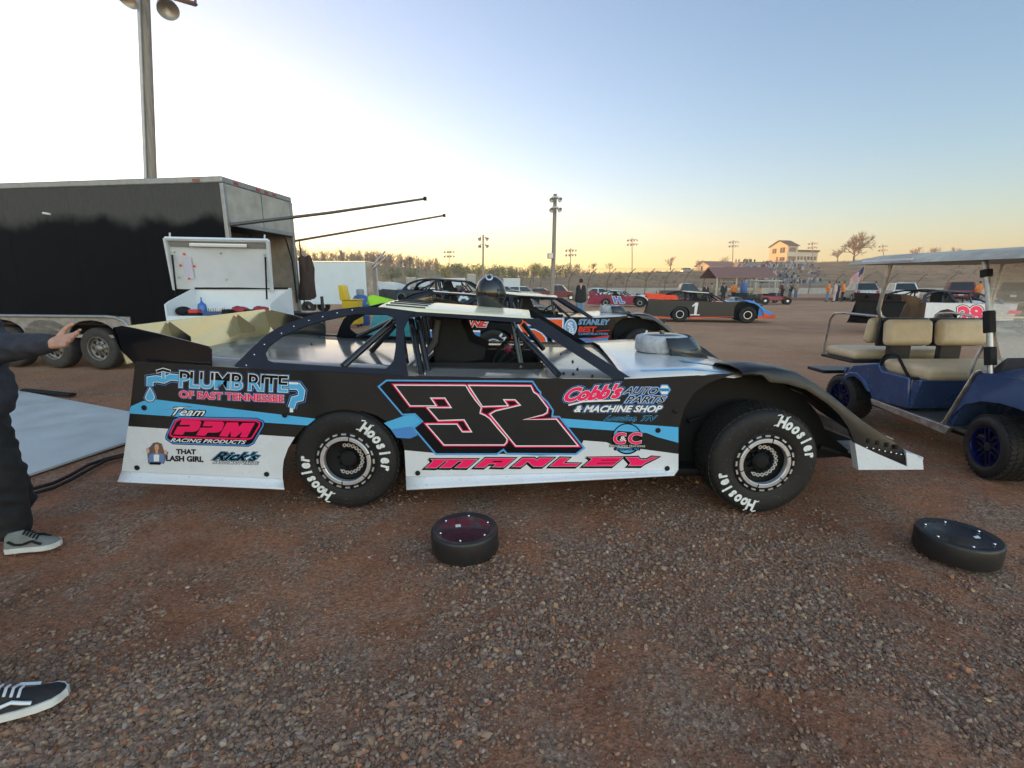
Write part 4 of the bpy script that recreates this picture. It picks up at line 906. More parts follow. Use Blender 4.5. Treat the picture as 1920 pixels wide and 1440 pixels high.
# wheels
m_brim = mat('blue_rim', (.03, .04, .26), .14, metal=.9, rvar=.05)
def cart_wheel(x, y, sg, steer=0):
    r, w = .243, .22; rot = Matrix.Rotation(steer, 3, 'Z')
    def place(m): m.v = [rot @ Vector((q.x*sg, q.y, q.z))+Vector((x, y, r-.004)) for q in m.v]; return m
    t_ = MB(); t_.lathe([(.150, .02), (.16, .004), (.19, -.006), (.215, 0), (.232, .015), (.240, .04), (.241, w/2), (.240, w-.04), (.232, w-.015), (.19, w), (.150, w-.02)], (0, 0, 0), 'x', 48, closed=True)
    for k in range(5):
        for i in range(40):
            a = 2*math.pi*(i+.5*(k % 2))/40; yy = .03+k*.04
            t_.box((yy, .2415*math.cos(a), .2415*math.sin(a)), (.030, .026, .010), Euler((a+R(90), 0, 0)).to_matrix() @ Euler((0, 0, R(25 if k % 2 else -25))).to_matrix())
    ty = place(t_).build('tyre', K_rubber, cart, smooth=40)
    m = MB(); m.cur = 1; m.lathe([(.152, .01), (.150, .002), (.143, .002), (.140, .012), (.138, .05)], (0, 0, 0), 'x', 36)
    m.cur = 0; m.lathe([(.145, .05), (.14, .12), (.001, .13)], (0, 0, 0), 'x', 30)
    for i in range(6):
        a = 2*math.pi*(i+.2)/6; M_ = Euler((a, 0, 0)).to_matrix()
        m.cur = 1
        for o_ in (-.020, .020): m.box(M_ @ Vector((.035, .088, o_)), (.02, .115, .014), M_)
    m.cur = 0; m.lathe([(.035, .1), (.035, .022), (.001, .018)], (0, 0, 0), 'x', 16)
    place(m).build('rim', [K_matte, m_brim], ty, smooth=40)
cart_wheel(XN-.015, 5.08, 1); cart_wheel(XF+.015, 5.08, -1); cart_wheel(XN-.03, 3.43, 1, R(-14)); cart_wheel(XF+.0, 3.43, -1, R(-14))
MB().bx(XN+.1, XF-.1, 3.3, 5.3, .22, .27).build('chassis', K_matte, cart)

# ================================================================ WHEEL COVERS on the gravel
def wheel_cover(label, cx, cy, rad, hgt, pink, tilt=(0, 0), a0=0):
    o = thing('wheel_cover', label, 'wheel cover', (cx, cy, 0), group='wheel covers lying on the gravel')
    Mx = Euler((R(tilt[0]), R(tilt[1]), 0)).to_matrix(); c = Vector((cx, cy, .002))
    MB().lathe([(rad*.97, 0), (rad, .01), (rad, hgt-.015), (rad-.003, hgt-.004), (rad-.010, hgt), (rad-.016, hgt-.001), (rad-.024, hgt-.006), (rad-.040, hgt-.008)], c, 'z', 56, M=Mx).build('shell', mat('black_plastic', (.012, .012, .014), .45, col2=(.022, .019, .018), rvar=.12, vs=9), o, smooth=50)
    d = MB(); d.lathe([(rad-.039, hgt-.0085), (rad*.55, hgt-.008), (rad*.25, hgt-.005), (.0005, hgt-.005)], c, 'z', 48, M=Mx)
    d.build('lid', mat('smoky_pink_lid', (.012, .010, .013), .16, col2=(.060, .008, .020), vs=5.5, bump=.05, bs=6) if pink else mat('black_lid', (.014, .015, .017), .2, bump=.06, bs=7, rvar=.08), o, smooth=60)
    for i in range(6):
        a = 2*math.pi*i/6+a0; MB().ball(c+Mx @ Vector(((rad-.047)*math.cos(a), (rad-.047)*math.sin(a), hgt-.004)), (.007, .007, .006), 8, 5).build('fastener', K_chrome, o, smooth=60)
    k = MB(); p_ = [(-.055, .03), (-.028, .035), (-.022, .008), (-.05, .002)] if pink else [(.05, -.03), (.085, -.02), (.075, -.048), (.045, -.05)]
    k.prism([c+Mx @ Vector((x, y, hgt-.003)) for x, y in p_], (0, 0, .001)); k.build('label', K_paint, o, smooth=0)
c_ = onZ(872, 1021, 0.02); wheel_cover('black wheel cover with dark pink lid, lying on gravel below the number 32', c_.x, c_.y, .186, .125, True, a0=.45)
c_ = onZ(1791, 1031, 0.02); wheel_cover('plain black wheel cover lying on dirt in front of the golf cart', c_.x, c_.y, .186, .118, False, a0=.2)

# ================================================================ BLACK TRAILER (rear end towards the right)
T0 = Vector((-4.48, 7.77, 0)); TD = Vector((-.9915, .130, 0)); TN = Vector((.130, .9915, 0)); TW = 1.82; TL = 8.2; TZ0, TZ1 = .80, 3.085
trl = thing('enclosed_trailer', 'weathered black enclosed trailer with open rear end, on the left behind the race car', 'trailer', T0)
def tp(a, b, z): return T0+TD*a+TN*b+Vector((0, 0, z))          # a along, b across, z up
def tbox(m, a0, a1, b0, b1, z0, z1): return m.hexa([tp(a0, b0, z0), tp(a1, b0, z0), tp(a1, b1, z0), tp(a0, b1, z0), tp(a0, b0, z1), tp(a1, b0, z1), tp(a1, b1, z1), tp(a0, b1, z1)])
m_tblack = bpy.data.materials.new('faded_black_skin'); m_tblack.use_nodes = True
t = m_tblack.node_tree; p = t.nodes['Principled BSDF']; L = t.links.new
tc = t.nodes.new('ShaderNodeTexCoord'); sp_ = t.nodes.new('ShaderNodeSeparateXYZ'); L(tc.outputs['Object'], sp_.inputs[0])
n1 = t.nodes.new('ShaderNodeTexNoise'); n1.inputs['Scale'].default_value = 1.7; n1.inputs['Detail'].default_value = 4; L(tc.outputs['Object'], n1.inputs['Vector'])
n2 = t.nodes.new('ShaderNodeTexNoise'); n2.inputs['Scale'].default_value = 60; n2.inputs['Detail'].default_value = 6
mp = t.nodes.new('ShaderNodeMapping'); mp.inputs['Scale'].default_value = (1, 1, .12); L(tc.outputs['Object'], mp.inputs[0]); L(mp.outputs[0], n2.inputs['Vector'])
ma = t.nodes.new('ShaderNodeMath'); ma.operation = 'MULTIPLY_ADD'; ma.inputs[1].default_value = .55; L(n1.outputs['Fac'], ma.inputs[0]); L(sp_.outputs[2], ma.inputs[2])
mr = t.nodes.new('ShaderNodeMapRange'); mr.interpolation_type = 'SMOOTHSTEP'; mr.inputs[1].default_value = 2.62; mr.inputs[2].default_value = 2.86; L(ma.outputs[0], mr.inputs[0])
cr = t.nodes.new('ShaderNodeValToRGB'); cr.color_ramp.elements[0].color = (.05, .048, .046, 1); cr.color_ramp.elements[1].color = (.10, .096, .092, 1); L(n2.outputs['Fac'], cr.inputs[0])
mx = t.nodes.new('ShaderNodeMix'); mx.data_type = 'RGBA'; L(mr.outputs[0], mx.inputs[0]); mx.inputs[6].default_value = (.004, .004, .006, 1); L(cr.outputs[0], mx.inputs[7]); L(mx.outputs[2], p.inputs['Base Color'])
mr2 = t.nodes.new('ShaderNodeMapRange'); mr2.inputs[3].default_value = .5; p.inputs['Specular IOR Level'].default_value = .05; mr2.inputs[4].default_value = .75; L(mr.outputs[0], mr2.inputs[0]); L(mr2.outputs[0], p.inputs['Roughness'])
nb_ = t.nodes.new('ShaderNodeTexNoise'); nb_.inputs['Scale'].default_value = .9; L(tc.outputs['Object'], nb_.inputs['Vector']); bp = t.nodes.new('ShaderNodeBump'); bp.inputs['Strength'].default_value = .25; bp.inputs['Distance'].default_value = .08; L(nb_.outputs['Fac'], bp.inputs['Height']); L(bp.outputs[0], p.inputs['Normal'])
m_talu = mat('dull_aluminium_trim', (.30, .30, .30), .45, .6, var=.2, vs=9, rvar=.1)
m_tint = mat('trailer_interior', (.30, .25, .20), .8, var=.3, vs=3)
m_hdr = mat('dirty_white_panel', (.46, .44, .40), .5, col2=(.27, .255, .225), vs=2.5, rvar=.1)
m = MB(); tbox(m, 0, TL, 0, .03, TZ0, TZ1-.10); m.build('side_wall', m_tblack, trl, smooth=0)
m = MB(); tbox(m, 0, TL, TW-.03, TW, TZ0-.2, TZ1-.10); tbox(m, TL-.03, TL, .03, TW-.03, TZ0-.2, TZ1-.1); tbox(m, .0, TL, .03, TW-.03, TZ0-.25, TZ0-.2); m.build('inner_wall', m_tint, trl, smooth=0)
m = MB(); tbox(m, -.02, TL, -.015, TW+.015, TZ1-.10, TZ1); m.build('roof', m_talu, trl, bevel=.02)
m = MB(); tbox(m, -.012, .02, .0, TW, 2.42, TZ1-.10); m.build('header_panel', m_hdr, trl, smooth=0)
m = MB(); tbox(m, -.03, -.012, .02, TW-.02, 2.36, 2.43); m.build('header_rail', m_talu, trl, bevel=.006)
for b0 in (-.012, TW-.055): m = MB(); tbox(m, -.03, .03, b0, b0+.065, TZ0-.2, TZ1-.10); m.build('corner_post', m_talu, trl, bevel=.006)
for a in (.55, 1.5, 2.75, 4.0): m = MB(); tbox(m, a, a+.006, -.002, .0, TZ0+.02, TZ1-.11); m.build('seam', m_tblack, trl)
for a in (.35, ): m = MB(); tbox(m, a, a+.12, -.022, -.015, TZ1-.075, TZ1-.035); m.build('marker_lamp', mat('amber_marker', (.25, .08, .03), .4, rvar=.05), trl)
for b in (.25, .8, 1.02, 1.25): m = MB(); tbox(m, -.028, -.02, b, b+.10, TZ1-.07, TZ1-.035); m.build('marker_lamp', K_redlamp, trl)
m = MB(); tbox(m, -.016, -.0125, .92, .927, 2.44, TZ1-.1); m.build('seam', K_matte, trl)
m = MB(); m.tube([tp(3.12, -.012, 2.58), tp(3.25, -.012, 2.60)], .018, 6); m.build('vent', K_white, trl)
# lower skirt and wheels
def fender_row(a_list, z0, z1):
    pts = [(1.75, z0)]; N = 12
    poly = [(1.95, z1), (1.95, .68)]
    for a in a_list:
        for k in range(N+1):
            th = math.pi*k/N; poly.append((a-.46*math.cos(th), .62+.33*math.sin(th)*.78-.02))
    poly += [(6.2, .62), (6.2, z1)]
    return poly
m = MB(); m.prism([tp(a, -.025, z) for a, z in fender_row([2.72, 3.62, 4.52], .62, .92)], TN*.02); m.build('wheel_skirt', m_talu, trl, smooth=0)
m = MB(); m.tube([tp(a, -.03, z) for a, z in [(1.95, .60), (1.97, .72), (2.05, .84), (2.2, .905), (2.4, .92), (6.2, .92)]], .028, 8); m.build('fender_lip', m_talu, trl, smooth=60)
def trailer_wheel(root, c, Mz, r=.365, w=.24):
    t_ = MB(); t_.lathe([(.21, .01), (.23, 0), (.28, -.008), (.335, 0), (.355, .02), (.363, .05), (.363, w-.04), (.33, w), (.21, w)], (0, 0, 0), 'y', 36, closed=True)
    t_.v = [Mz @ q + c for q in t_.v]; ty = t_.build('tyre', mat('dusty_tyre', (.035, .030, .027), .8, var=.3, vs=12, bump=.1), root, smooth=40)
    k = MB(); k.cur = 0; k.lathe([(.212, .012), (.205, .002), (.195, .004), (.185, .05), (.14, .065), (.08, .045), (.075, .02), (.055, .0), (.001, -.005)], (0, 0, 0), 'y', 36)
    k.cur = 1
    for i in range(8):
        a = 2*math.pi*i/8; k.lathe([(.032, .054), (.032, .0525), (.0005, .052)], (.145*math.cos(a), .003, .145*math.sin(a)), 'y', 10)
        k.cur = 0; k.lathe([(.011, .05), (.011, .015), (.0005, .012)], (.095*math.cos(a), 0, .095*math.sin(a)), 'y', 6); k.cur = 1
    k.v = [Mz @ q + c for q in k.v]; k.build('rim', [mat('worn_rim', (.22, .21, .20), .4, .7, var=.15, vs=12), K_matte], ty, smooth=40)
Mz = Matrix.Rotation(math.atan2(-TD.y, -TD.x), 3, 'Z')
for a in (2.72, 3.62, 4.52): trailer_wheel(trl, tp(a, .02, .362), Mz)
m = MB(); tbox(m, 2.2, 5, .25, 1.5, .32, .42); tbox(m, 1.0, 6, .3, .36, .42, .6); m.build('axle', K_matte, trl)
# awning arms reaching out of the trailer end
m = MB(); e0 = onY(797, 372.5, 8.6); m.tube([tp(-.02, .05, 2.37), tp(-.02, .05, 2.37).lerp(e0, .5)+Vector((0, 0, -.02)), e0], [.028, .024, .018], 8); m.build('awning_arm', mat('grey_arm', (.10, .10, .10), .45, .6, rvar=.1), trl, smooth=60)
m = MB(); e1 = onY(833, 404, 10.6); m.tube([onY(552, 452, 9.7), e1], [.024, .018], 8); m.build('awning_arm', MATS['grey_arm'], trl, smooth=60)
for e_ in (e0, e1): MB().box(e_, (.05, .05, .06)).build('arm_end', K_matte, trl)
m = MB(); m.tube([tp(-.1, TW+.02, 2.3), tp(-.12, TW+.05, 1.6), tp(-.08, TW+.02, 1.0)], .012, 6); m.tube([tp(-.04, TW-.35, 2.35), tp(-.05, TW-.2, 1.9), tp(-.03, TW-.12, 1.1)], .014, 6); m.build('cable', K_matte, trl, smooth=60)
m = MB(); tbox(m, .02, 1.4, TW-.5, TW-.05, .62, 1.35); m.build('shelf', m_tint, trl)
m = MB(); tbox(m, .04, .5, .05, TW-.5, .62, .64); tbox(m, .9, .93, .05, TW-.05, .62, 2.4); m.build('partition', m_tint, trl)

# things at the far corner of the trailer: black tub, grey tarpaulin
o = thing('plastic_tub', 'black plastic tub standing at the open end of the black trailer', 'tub', onY(572, 590, 9.2)*Vector((1, 1, 0)) if False else (onY(560, 590, 9.2).x, 9.2, 0))
q = o.location; MB().hexa([q+Vector((-.33, -.25, .0)), q+Vector((.25, -.25, 0)), q+Vector((.25, .25, 0)), q+Vector((-.33, .25, 0)), q+Vector((-.38, -.3, .92)), q+Vector((.32, -.3, .92)), q+Vector((.32, .3, .92)), q+Vector((-.38, .3, .92))]).build('body', K_matte, o, bevel=.02)
MB().bx(q.x-.36, q.x+.34, q.y-.33, q.y+.33, .90, .94).build('rim', K_satin, o, bevel=.01)
o = thing('hanging_jacket', 'dark red and brown jackets hanging at the trailer corner post', 'jacket', tp(-.2, TW+.06, 0))
m = MB(); c = tp(-.16, TW+.0, 1.55)
for k in range(2): m.lathe([(.02, .45), (.06, .4), (.09, .2), (.10, .0), (.11, -.35), (.09, -.40)], c+Vector((.06*k, .1*k, .02*k)), 'z', 12)
m.map(lambda v: v+Vector((.03*math.sin(v.z*14+v.x*30), .03*math.sin(v.z*9), 0))); m.build('coat', mat('jacket_brown', (.03, .02, .016), .85, col2=(.055, .028, .02), vs=4), o, smooth=60)

# ---------------------------------------------------------------- white tool cart with raised lid
tcart = thing('tool_cart', 'white pit tool cart with its lid raised, standing between black trailer and race car', 'tool cart', (-3.95, 6.35, 0))
m_tw = mat('white_cart_paint', (.64, .68, .72), .35, var=.05, vs=4, rvar=.06)
A, Bq, Cq, Dq = onY(311, 446, 6.30), onY(503.6, 450, 6.30), onY(511, 546, 6.62), onY(329, 541.7, 6.62)
m = MB(); m.prism([A, Bq, Cq, Dq], (0, .02, .006)); m.build('lid', m_tw, tcart, smooth=0)
m = MB(); up = (A-Dq).normalized(); n_ = (Bq-A).cross(up).normalized(); n_ = n_ if n_.y < 0 else -n_
for (a, b) in ((A, Bq), (A, Dq), (Bq, Cq)): m.tube([a+n_*.02, b+n_*.02], .024, 4)
m.build('lid_frame', m_tw, tcart, smooth=0)
m = MB(); m.hexa([A.lerp(Bq, .24)+n_*.03-up*.045, A.lerp(Bq, .80)+n_*.03-up*.045, A.lerp(Bq, .80)+n_*.06-up*.045, A.lerp(Bq, .24)+n_*.06-up*.045] + [A.lerp(Bq, .24)+n_*.03-up*.09, A.lerp(Bq, .80)+n_*.03-up*.09, A.lerp(Bq, .80)+n_*.06-up*.09, A.lerp(Bq, .24)+n_*.06-up*.09]); m.build('lamp_tube', mat('tube_lamp_off', (.75, .75, .74), .3, rvar=.03), tcart, bevel=.01)
m = MB(); m.hexa([A.lerp(Bq, .03)+n_*.012-up*.04, A.lerp(Bq, .97)+n_*.012-up*.04, A.lerp(Bq, .97)+n_*.02-up*.04, A.lerp(Bq, .03)+n_*.02-up*.04]+[A.lerp(Bq, .03)+n_*.012-up*.11, A.lerp(Bq, .97)+n_*.012-up*.11, A.lerp(Bq, .97)+n_*.02-up*.11, A.lerp(Bq, .03)+n_*.02-up*.11]); m.build('lamp_strip', mat('grey_strip', (.2, .2, .2), .5, rvar=.05), tcart)
def onlid(e, f_, l=.012): return A.lerp(Bq, e).lerp(Dq.lerp(Cq, e), f_)+n_*l
m = MB(); m.sheet([onlid(.13, .34), onlid(.22, .34), onlid(.22, .78), onlid(.14, .76)]); m.build('paper_note', mat('paper', (.60, .60, .74), .7, var=.04, vs=30), tcart, smooth=0)
for e, f_ in ((.155, .29), (.10, .51), (.235, .52), (.165, .77)):
    m = MB(); m.sheet([onlid(e-.011, f_-.02, .014), onlid(e+.011, f_-.02, .014), onlid(e+.011, f_+.02, .014), onlid(e-.011, f_+.02, .014)]); m.build('red_tape', mat('fluorescent_tape', (.9, .05, .05), .5, rvar=.05), tcart, smooth=0)
for e, f_ in ((.06, .25), (.52, .26), (.95, .27), (.06, .75), (.54, .77), (.95, .77)): MB().ball(onlid(e, f_, .012), .012, 8, 6).build('bolt', K_steel, tcart, smooth=60)
for e in (.045, .965):
    m = MB(); m.tube([onlid(e, .30, .03), onlid(e, 1.0, .06)+Vector((0, -.03, -.08))], .011, 6); m.build('gas_strut', K_matte, tcart, smooth=60)
for e in (.04, .96): m = MB(); m.tube([onlid(e, .0, .0), onlid(e, -.0, .0)+Vector((.02, -.02, .06))], .010, 6); m.build('hook', K_white, tcart)
xl, xr = onY(330, 560, 6.25).x, onY(522, 560, 6.25).x
m = MB(); m.bx(xl, xr, 6.62, 6.65, .15, 1.40); m.bx(xl, xl+.02, 6.02, 6.62, .15, 1.20); m.bx(xr-.02, xr, 6.02, 6.62, .15, 1.20); m.bx(xl+.02, xr-.02, 6.02, 6.04, .15, 1.06); m.bx(xl+.02, xr-.02, 6.04, 6.62, 1.03, 1.05); m.bx(xl+.02, xr-.02, 6.04, 6.62, .15, .17)
m.prism([Vector((xr-.02, 6.62, 1.2)), Vector((xr-.02, 6.02, 1.2)), Vector((xr-.02, 6.10, 1.24)), Vector((xr-.02, 6.62, 1.40))], (.02, 0, 0)); m.prism([Vector((xl, 6.62, 1.2)), Vector((xl, 6.02, 1.2)), Vector((xl, 6.10, 1.24)), Vector((xl, 6.62, 1.40))], (.02, 0, 0))
m.build('cabinet', m_tw, tcart, smooth=0)
MB().bx(xl+.03, xr-.03, 6.60, 6.62, 1.385, 1.41).build('hinge', K_matte, tcart)
for k in range(3): MB().bx(xl+.04, xr-.04, 6.005, 6.02, .2+.27*k, .44+.27*k).build('drawer', m_tw, tcart, bevel=.004)
for dx in (.12, 1.15):
    for yy in (6.12, 6.55): MB().lathe([(.03, -.02), (.07, -.02), (.07, .02), (.03, .02)], (xl+dx, yy, .07), 'x', 16, closed=True).build('caster', K_rubber, tcart)
def put(label, cat, name, u, v, Y, fn, mats, **k):
    c = onY(u, v, Y); o = MB(); fn(o, c); ob = o.build(name, mats, None, **k); return tag(ob, label, cat, 'tools in the tray of the white tool cart')
Zt = 1.05
def tray(u, Y): return Vector((onY(u, 575, Y).x, Y, Zt))
def tool(name, label, cat, fn, mats, **k):
    o = MB(); fn(o); return tag(o.build(name, mats, None, **k), label, cat, 'tools in the tray of the white tool cart')
c = tray(343, 6.2); tool('tool_bag', 'small black pouch at the left end of the tool cart tray', 'pouch', lambda o: o.ball(c+Vector((0, 0, .06)), (.10, .07, .062), 14, 8), K_matte, smooth=60)
c = tray(365, 6.15); tool('tape_measure', 'red power tool battery lying in the cart tray beside the blue bottle', 'battery', lambda o: (setattr(o, 'cur', 0), o.bx(c.x-.09, c.x+.06, c.y-.05, c.y+.05, Zt+.002, Zt+.035), setattr(o, 'cur', 1), o.bx(c.x-.07, c.x+.05, c.y-.045, c.y+.045, Zt+.037, Zt+.085)), [K_matte, mat('tool_red', (.55, .03, .03), .4, rvar=.05)], bevel=.01)
bpy.data.objects['tape_measure'].name = 'battery_pack'
c = tray(379, 6.25); tool('spray_bottle', 'blue bottle with a clear tip standing in the white cart tray', 'bottle', lambda o: o.lathe([(.0, .002), (.05, .002), (.052, .02), (.052, .12), (.045, .15), (.02, .165), (.016, .18), (.010, .19), (.006, .235), (.001, .24)], c, 'z', 20), mat('bottle_blue', (.03, .12, .40), .3, rvar=.05), smooth=60)
c = tray(408, 6.3); tool('socket_rail', 'row of steel sockets on a dark rail in the cart tray', 'socket set', lambda o: (o.bx(c.x-.14, c.x+.36, c.y-.03, c.y+.03, Zt+.002, Zt+.04), [o.lathe([(.018, .04), (.018, .09+.01*(k % 2)), (.011, .09+.01*(k % 2)), (.011, .06)], (c.x-.11+.062*k, c.y, Zt), 'z', 10) for k in range(8)]), K_steel, smooth=40)
c = tray(400, 6.15); tool('tool_case', 'low blue case lying in front of the socket rail', 'case', lambda o: o.bx(c.x-.12, c.x+.22, c.y-.06, c.y+.06, Zt+.002, Zt+.06), mat('case_blue', (.02, .06, .16), .4, rvar=.06), bevel=.01)
def drill(o, x, y):
    o.cur = 0; o.tube([(x-.10, y, Zt+.062), (x+.02, y, Zt+.062), (x+.07, y, Zt+.062), (x+.11, y, Zt+.062)], [.055, .058, .045, .022], 12); o.cur = 1; o.tube([(x-.06, y, Zt+.05), (x-.09, y-.12, Zt+.045)], .032, 8); o.box((x-.1, y-.15, Zt+.046), (.10, .07, .085)); o.cur = 0; o.lathe([(.062, -.02), (.062, .02)], (x-.05, y, Zt+.065), 'x', 12)
for u, w_ in ((452, 'left'), (492, 'right')):
    c = tray(u, 6.24); tool('impact_wrench', 'red and black cordless impact wrench, %s one of the two in the tray' % w_, 'impact wrench', lambda o: drill(o, c.x, c.y), [mat('wrench_red', (.30, .02, .03), .4, rvar=.05), K_matte], smooth=40)

# ---------------------------------------------------------------- grey ramp sheet and hoses on the ground
rp = MB(); pts = [onZ(u, v, .02) for u, v in [(-260, 728), (20, 729), (245, 772), (250, 824), (45, 892), (-80, 935), (-420, 900)]]
rp.prism(pts, (0, 0, -.018)); rp.build('loading_sheet', mat('grey_ramp_sheet', (.50, .50, .49), .5, var=.10, vs=2.2, bump=.15, bs=8, rvar=.1), None, smooth=0)
tag(bpy.data.objects['loading_sheet'], 'flat pale grey sheet lying on the ground behind the standing man', 'ground sheet')
mt = thing('floor_mat', 'black rubber strips lying along the back edge of the pale sheet', 'mat', onZ(80, 732, 0))
for k in range(3):
    a, b = onZ(45+k*28, 731+k*3, .03), onZ(85+k*26, 735+k*2.5, .03); MB().tube([a, b], .05, 6, flat=.4).build('strip', K_matte, mt)
hz = thing('hose', 'two dark hoses running over the gravel beside the pale sheet', 'hose', onZ(120, 895, 0))
for dv in (0, 9):
    MB().tube([onZ(u, v+dv*(1 if u < 200 else .3), .022) for u, v in [(-60, 955), (20, 930), (60, 917), (100, 906), (130, 892), (165, 872), (200, 860), (232, 852), (300, 845), (420, 838)]], .013, 8).build('line', K_rubber, hz, smooth=60)

# ================================================================ TALL LIGHT POLE behind the trailer
def lamp_head(o, c, d, s=1.0):
    """bowl floodlight: c the neck, d the facing direction"""
    d = Vector(d).normalized(); Mx = d.to_track_quat('Z', 'Y').to_matrix()
    o.lathe([(.001, -.25*s), (.08*s, -.25*s), (.09*s, -.02*s), (.14*s, .02*s), (.24*s, .13*s), (.27*s, .26*s), (.262*s, .26*s), (.22*s, .13*s), (.001, .02*s)], c, 'z', 20, M=Mx)
m_wood = mat('grey_timber_pole', (.33, .29, .25), .85, col2=(.20, .175, .15), vs=3, stretch=(8, 8, .4), bump=.4, bs=20)
m_lamp = mat('lamp_housing', (.50, .48, .45), .45, .5, var=.1, rvar=.1)
pl0 = thing('light_pole', 'tall pole rising behind the black trailer with bowl floodlights at the top', 'light pole', (onY(283, 330, 13).x, 13, 0))
b_, t_ = onY(284, 330, 13), onY(265, -160, 13); dirv = (t_-b_).normalized(); base = b_-dirv*((b_.z+.1)/dirv.z)
MB().tube([base, t_], [.128, .105], 16).build('pole', m_wood, pl0, smooth=60)
a_, c__ = b_-dirv*1.5+Vector((-.03, -.17, 0)), t_+Vector((-.03, -.145, 0)); MB().tube([a_, c__], .035, 6).build('conduit', mat('pale_conduit', (.5, .5, .5), .5, var=.1), pl0, smooth=60)
for u, v, dd in ((245, -6, (-.2, -.45, -.8)), (311, 16, (.45, -.45, -.75)), (250, -90, (-.3, .4, -.8)), (318, -70, (.5, .3, -.8))):
    q = onY(u, v-8, 12.7); o = MB(); lamp_head(o, q, dd, .85); o.build('floodlight', m_lamp, pl0, smooth=50)
o = MB(); 
for v in (-14, -95): o.tube([onY(225, v, 12.85), onY(330, v+4, 12.85)], .05, 6)
o.build('crossarm', m_lamp, pl0)
o = MB(); q0, q1 = onY(318, -6, 13.0), onY(367, 8, 12.2); o.tube([q0, q1], .05, 4); o.tube([q1, q1+Vector((0, 0, .7))], .03, 4); o.tube([q0+Vector((0, 0, .25)), q1+Vector((0, 0, .22))], .03, 4); o.build('bracket', mat('rust_bracket', (.12, .06, .05), .7, var=.2), pl0)

# ================================================================ PEOPLE
m_navy = mat('navy_hoodie_cloth', (.030, .032, .045), .9, var=.35, vs=14, bump=.8, bs=14)
m_trou = mat('black_trouser_cloth', (.010, .010, .012), .85, var=.3, vs=10, bump=.3, bs=18)
m_hair = mat('dark_hair', (.03, .02, .015), .7, var=.3, vs=60, bump=.5, bs=90)
def fold(V, amp, f=(1, 1, 1), seed=0):
    out = []
    for p in V:
        n = math.sin(p.z*34*f[2]+p.x*21+seed)*math.sin(p.x*19*f[0]+p.y*23+seed*2)+.6*math.sin(p.z*61+p.y*37+seed)
        out.append(p+Vector((math.sin(p.z*29+seed), math.cos(p.z*23+p.x*9), .3))*amp*.5*n)
    return out
def limb(root, name, chains, voxel, mt, amp=0, balls=(), seed=0, cut=None, sm=4):
    V, Fc = blob(chains, voxel, sm, balls)
    if amp: V = fold(V, amp, seed=seed)
    mb = MB(); mb.v = V; mb.f = list(Fc); mb.m = [0]*len(Fc)
    return mb.build(name, mt, root, smooth=80)
def shoe(root, heel, d, L, mats, side_stripe=True, low=True):
    """low sneaker: heel on the ground, pointing along d"""
    d = Vector(d).normalized(); s = Vector((d.y, -d.x, 0)); heel = Vector((heel[0], heel[1], .004))
    st = [(0, .030, .09), (.06, .036, .105), (.2, .037, .11), (.35, .037, .115), (.48, .040, .095), (.62, .046, .070), (.78, .048, .056), (.9, .043, .048), (.97, .028, .040), (1.0, .010, .034)]
    up = MB(); rows = []
    for e, w_, h_ in st:
        c = heel+d*(L*e); rows.append([c+s*w_*math.cos(a)*(1-.35*max(0, math.sin(a)))+Vector((0, 0, .024+(h_-.024)*max(0, math.sin(a))**.8)) for a in [math.pi*k/10 for k in range(11)]])
    up.loft(rows); up.f.append([0+i for i in range(11)]); up.m.append(0); up.f.append([(len(rows)-1)*11+i for i in range(11)]); up.m.append(0)
    u_ = up.build('shoe', mats[0], root, smooth=60)
    so_ = MB(); rows = []
    for e, w_, h_ in [(-.015, .012, 0)]+st+[(1.02, .006, 0)]:
        c = heel+d*(L*e); w2 = w_+.005; rows.append([c-s*w2+Vector((0, 0, 0)), c-s*w2+Vector((0, 0, .028)), c+s*w2+Vector((0, 0, .028)), c+s*w2+Vector((0, 0, 0))])
    so_.loft(rows, closed=True, caps=True); so_.build('sole', mats[1], u_, smooth=40)
    lc = MB()
    for k in range(5):
        e = .40+.055*k; h_ = interp(e, [q[0] for q in st], [q[2] for q in st]); c = heel+d*(L*e)+Vector((0, 0, h_+.003)); lc.tube([c-s*.026+Vector((0, 0, -.010)), c, c+s*.026+Vector((0, 0, -.010))], .0045, 6)
    lc.build('laces', mats[2], u_, smooth=60)
    if side_stripe:
        sr = MB()
        for sg in (1, -1):
            pts = []
            for e, z in ((.10, .070), (.22, .048), (.36, .044), (.50, .056), (.58, .062), (.66, .050), (.74, .040)):
                w_ = interp(e, [q[0] for q in st], [q[1] for q in st]); pts.append(heel+d*(L*e)+s*sg*(w_-.001)+Vector((0, 0, z)))
            sr.tube(pts, .0065, 6)
        sr.build('side_stripe', mats[3], u_, smooth=60)
    return u_
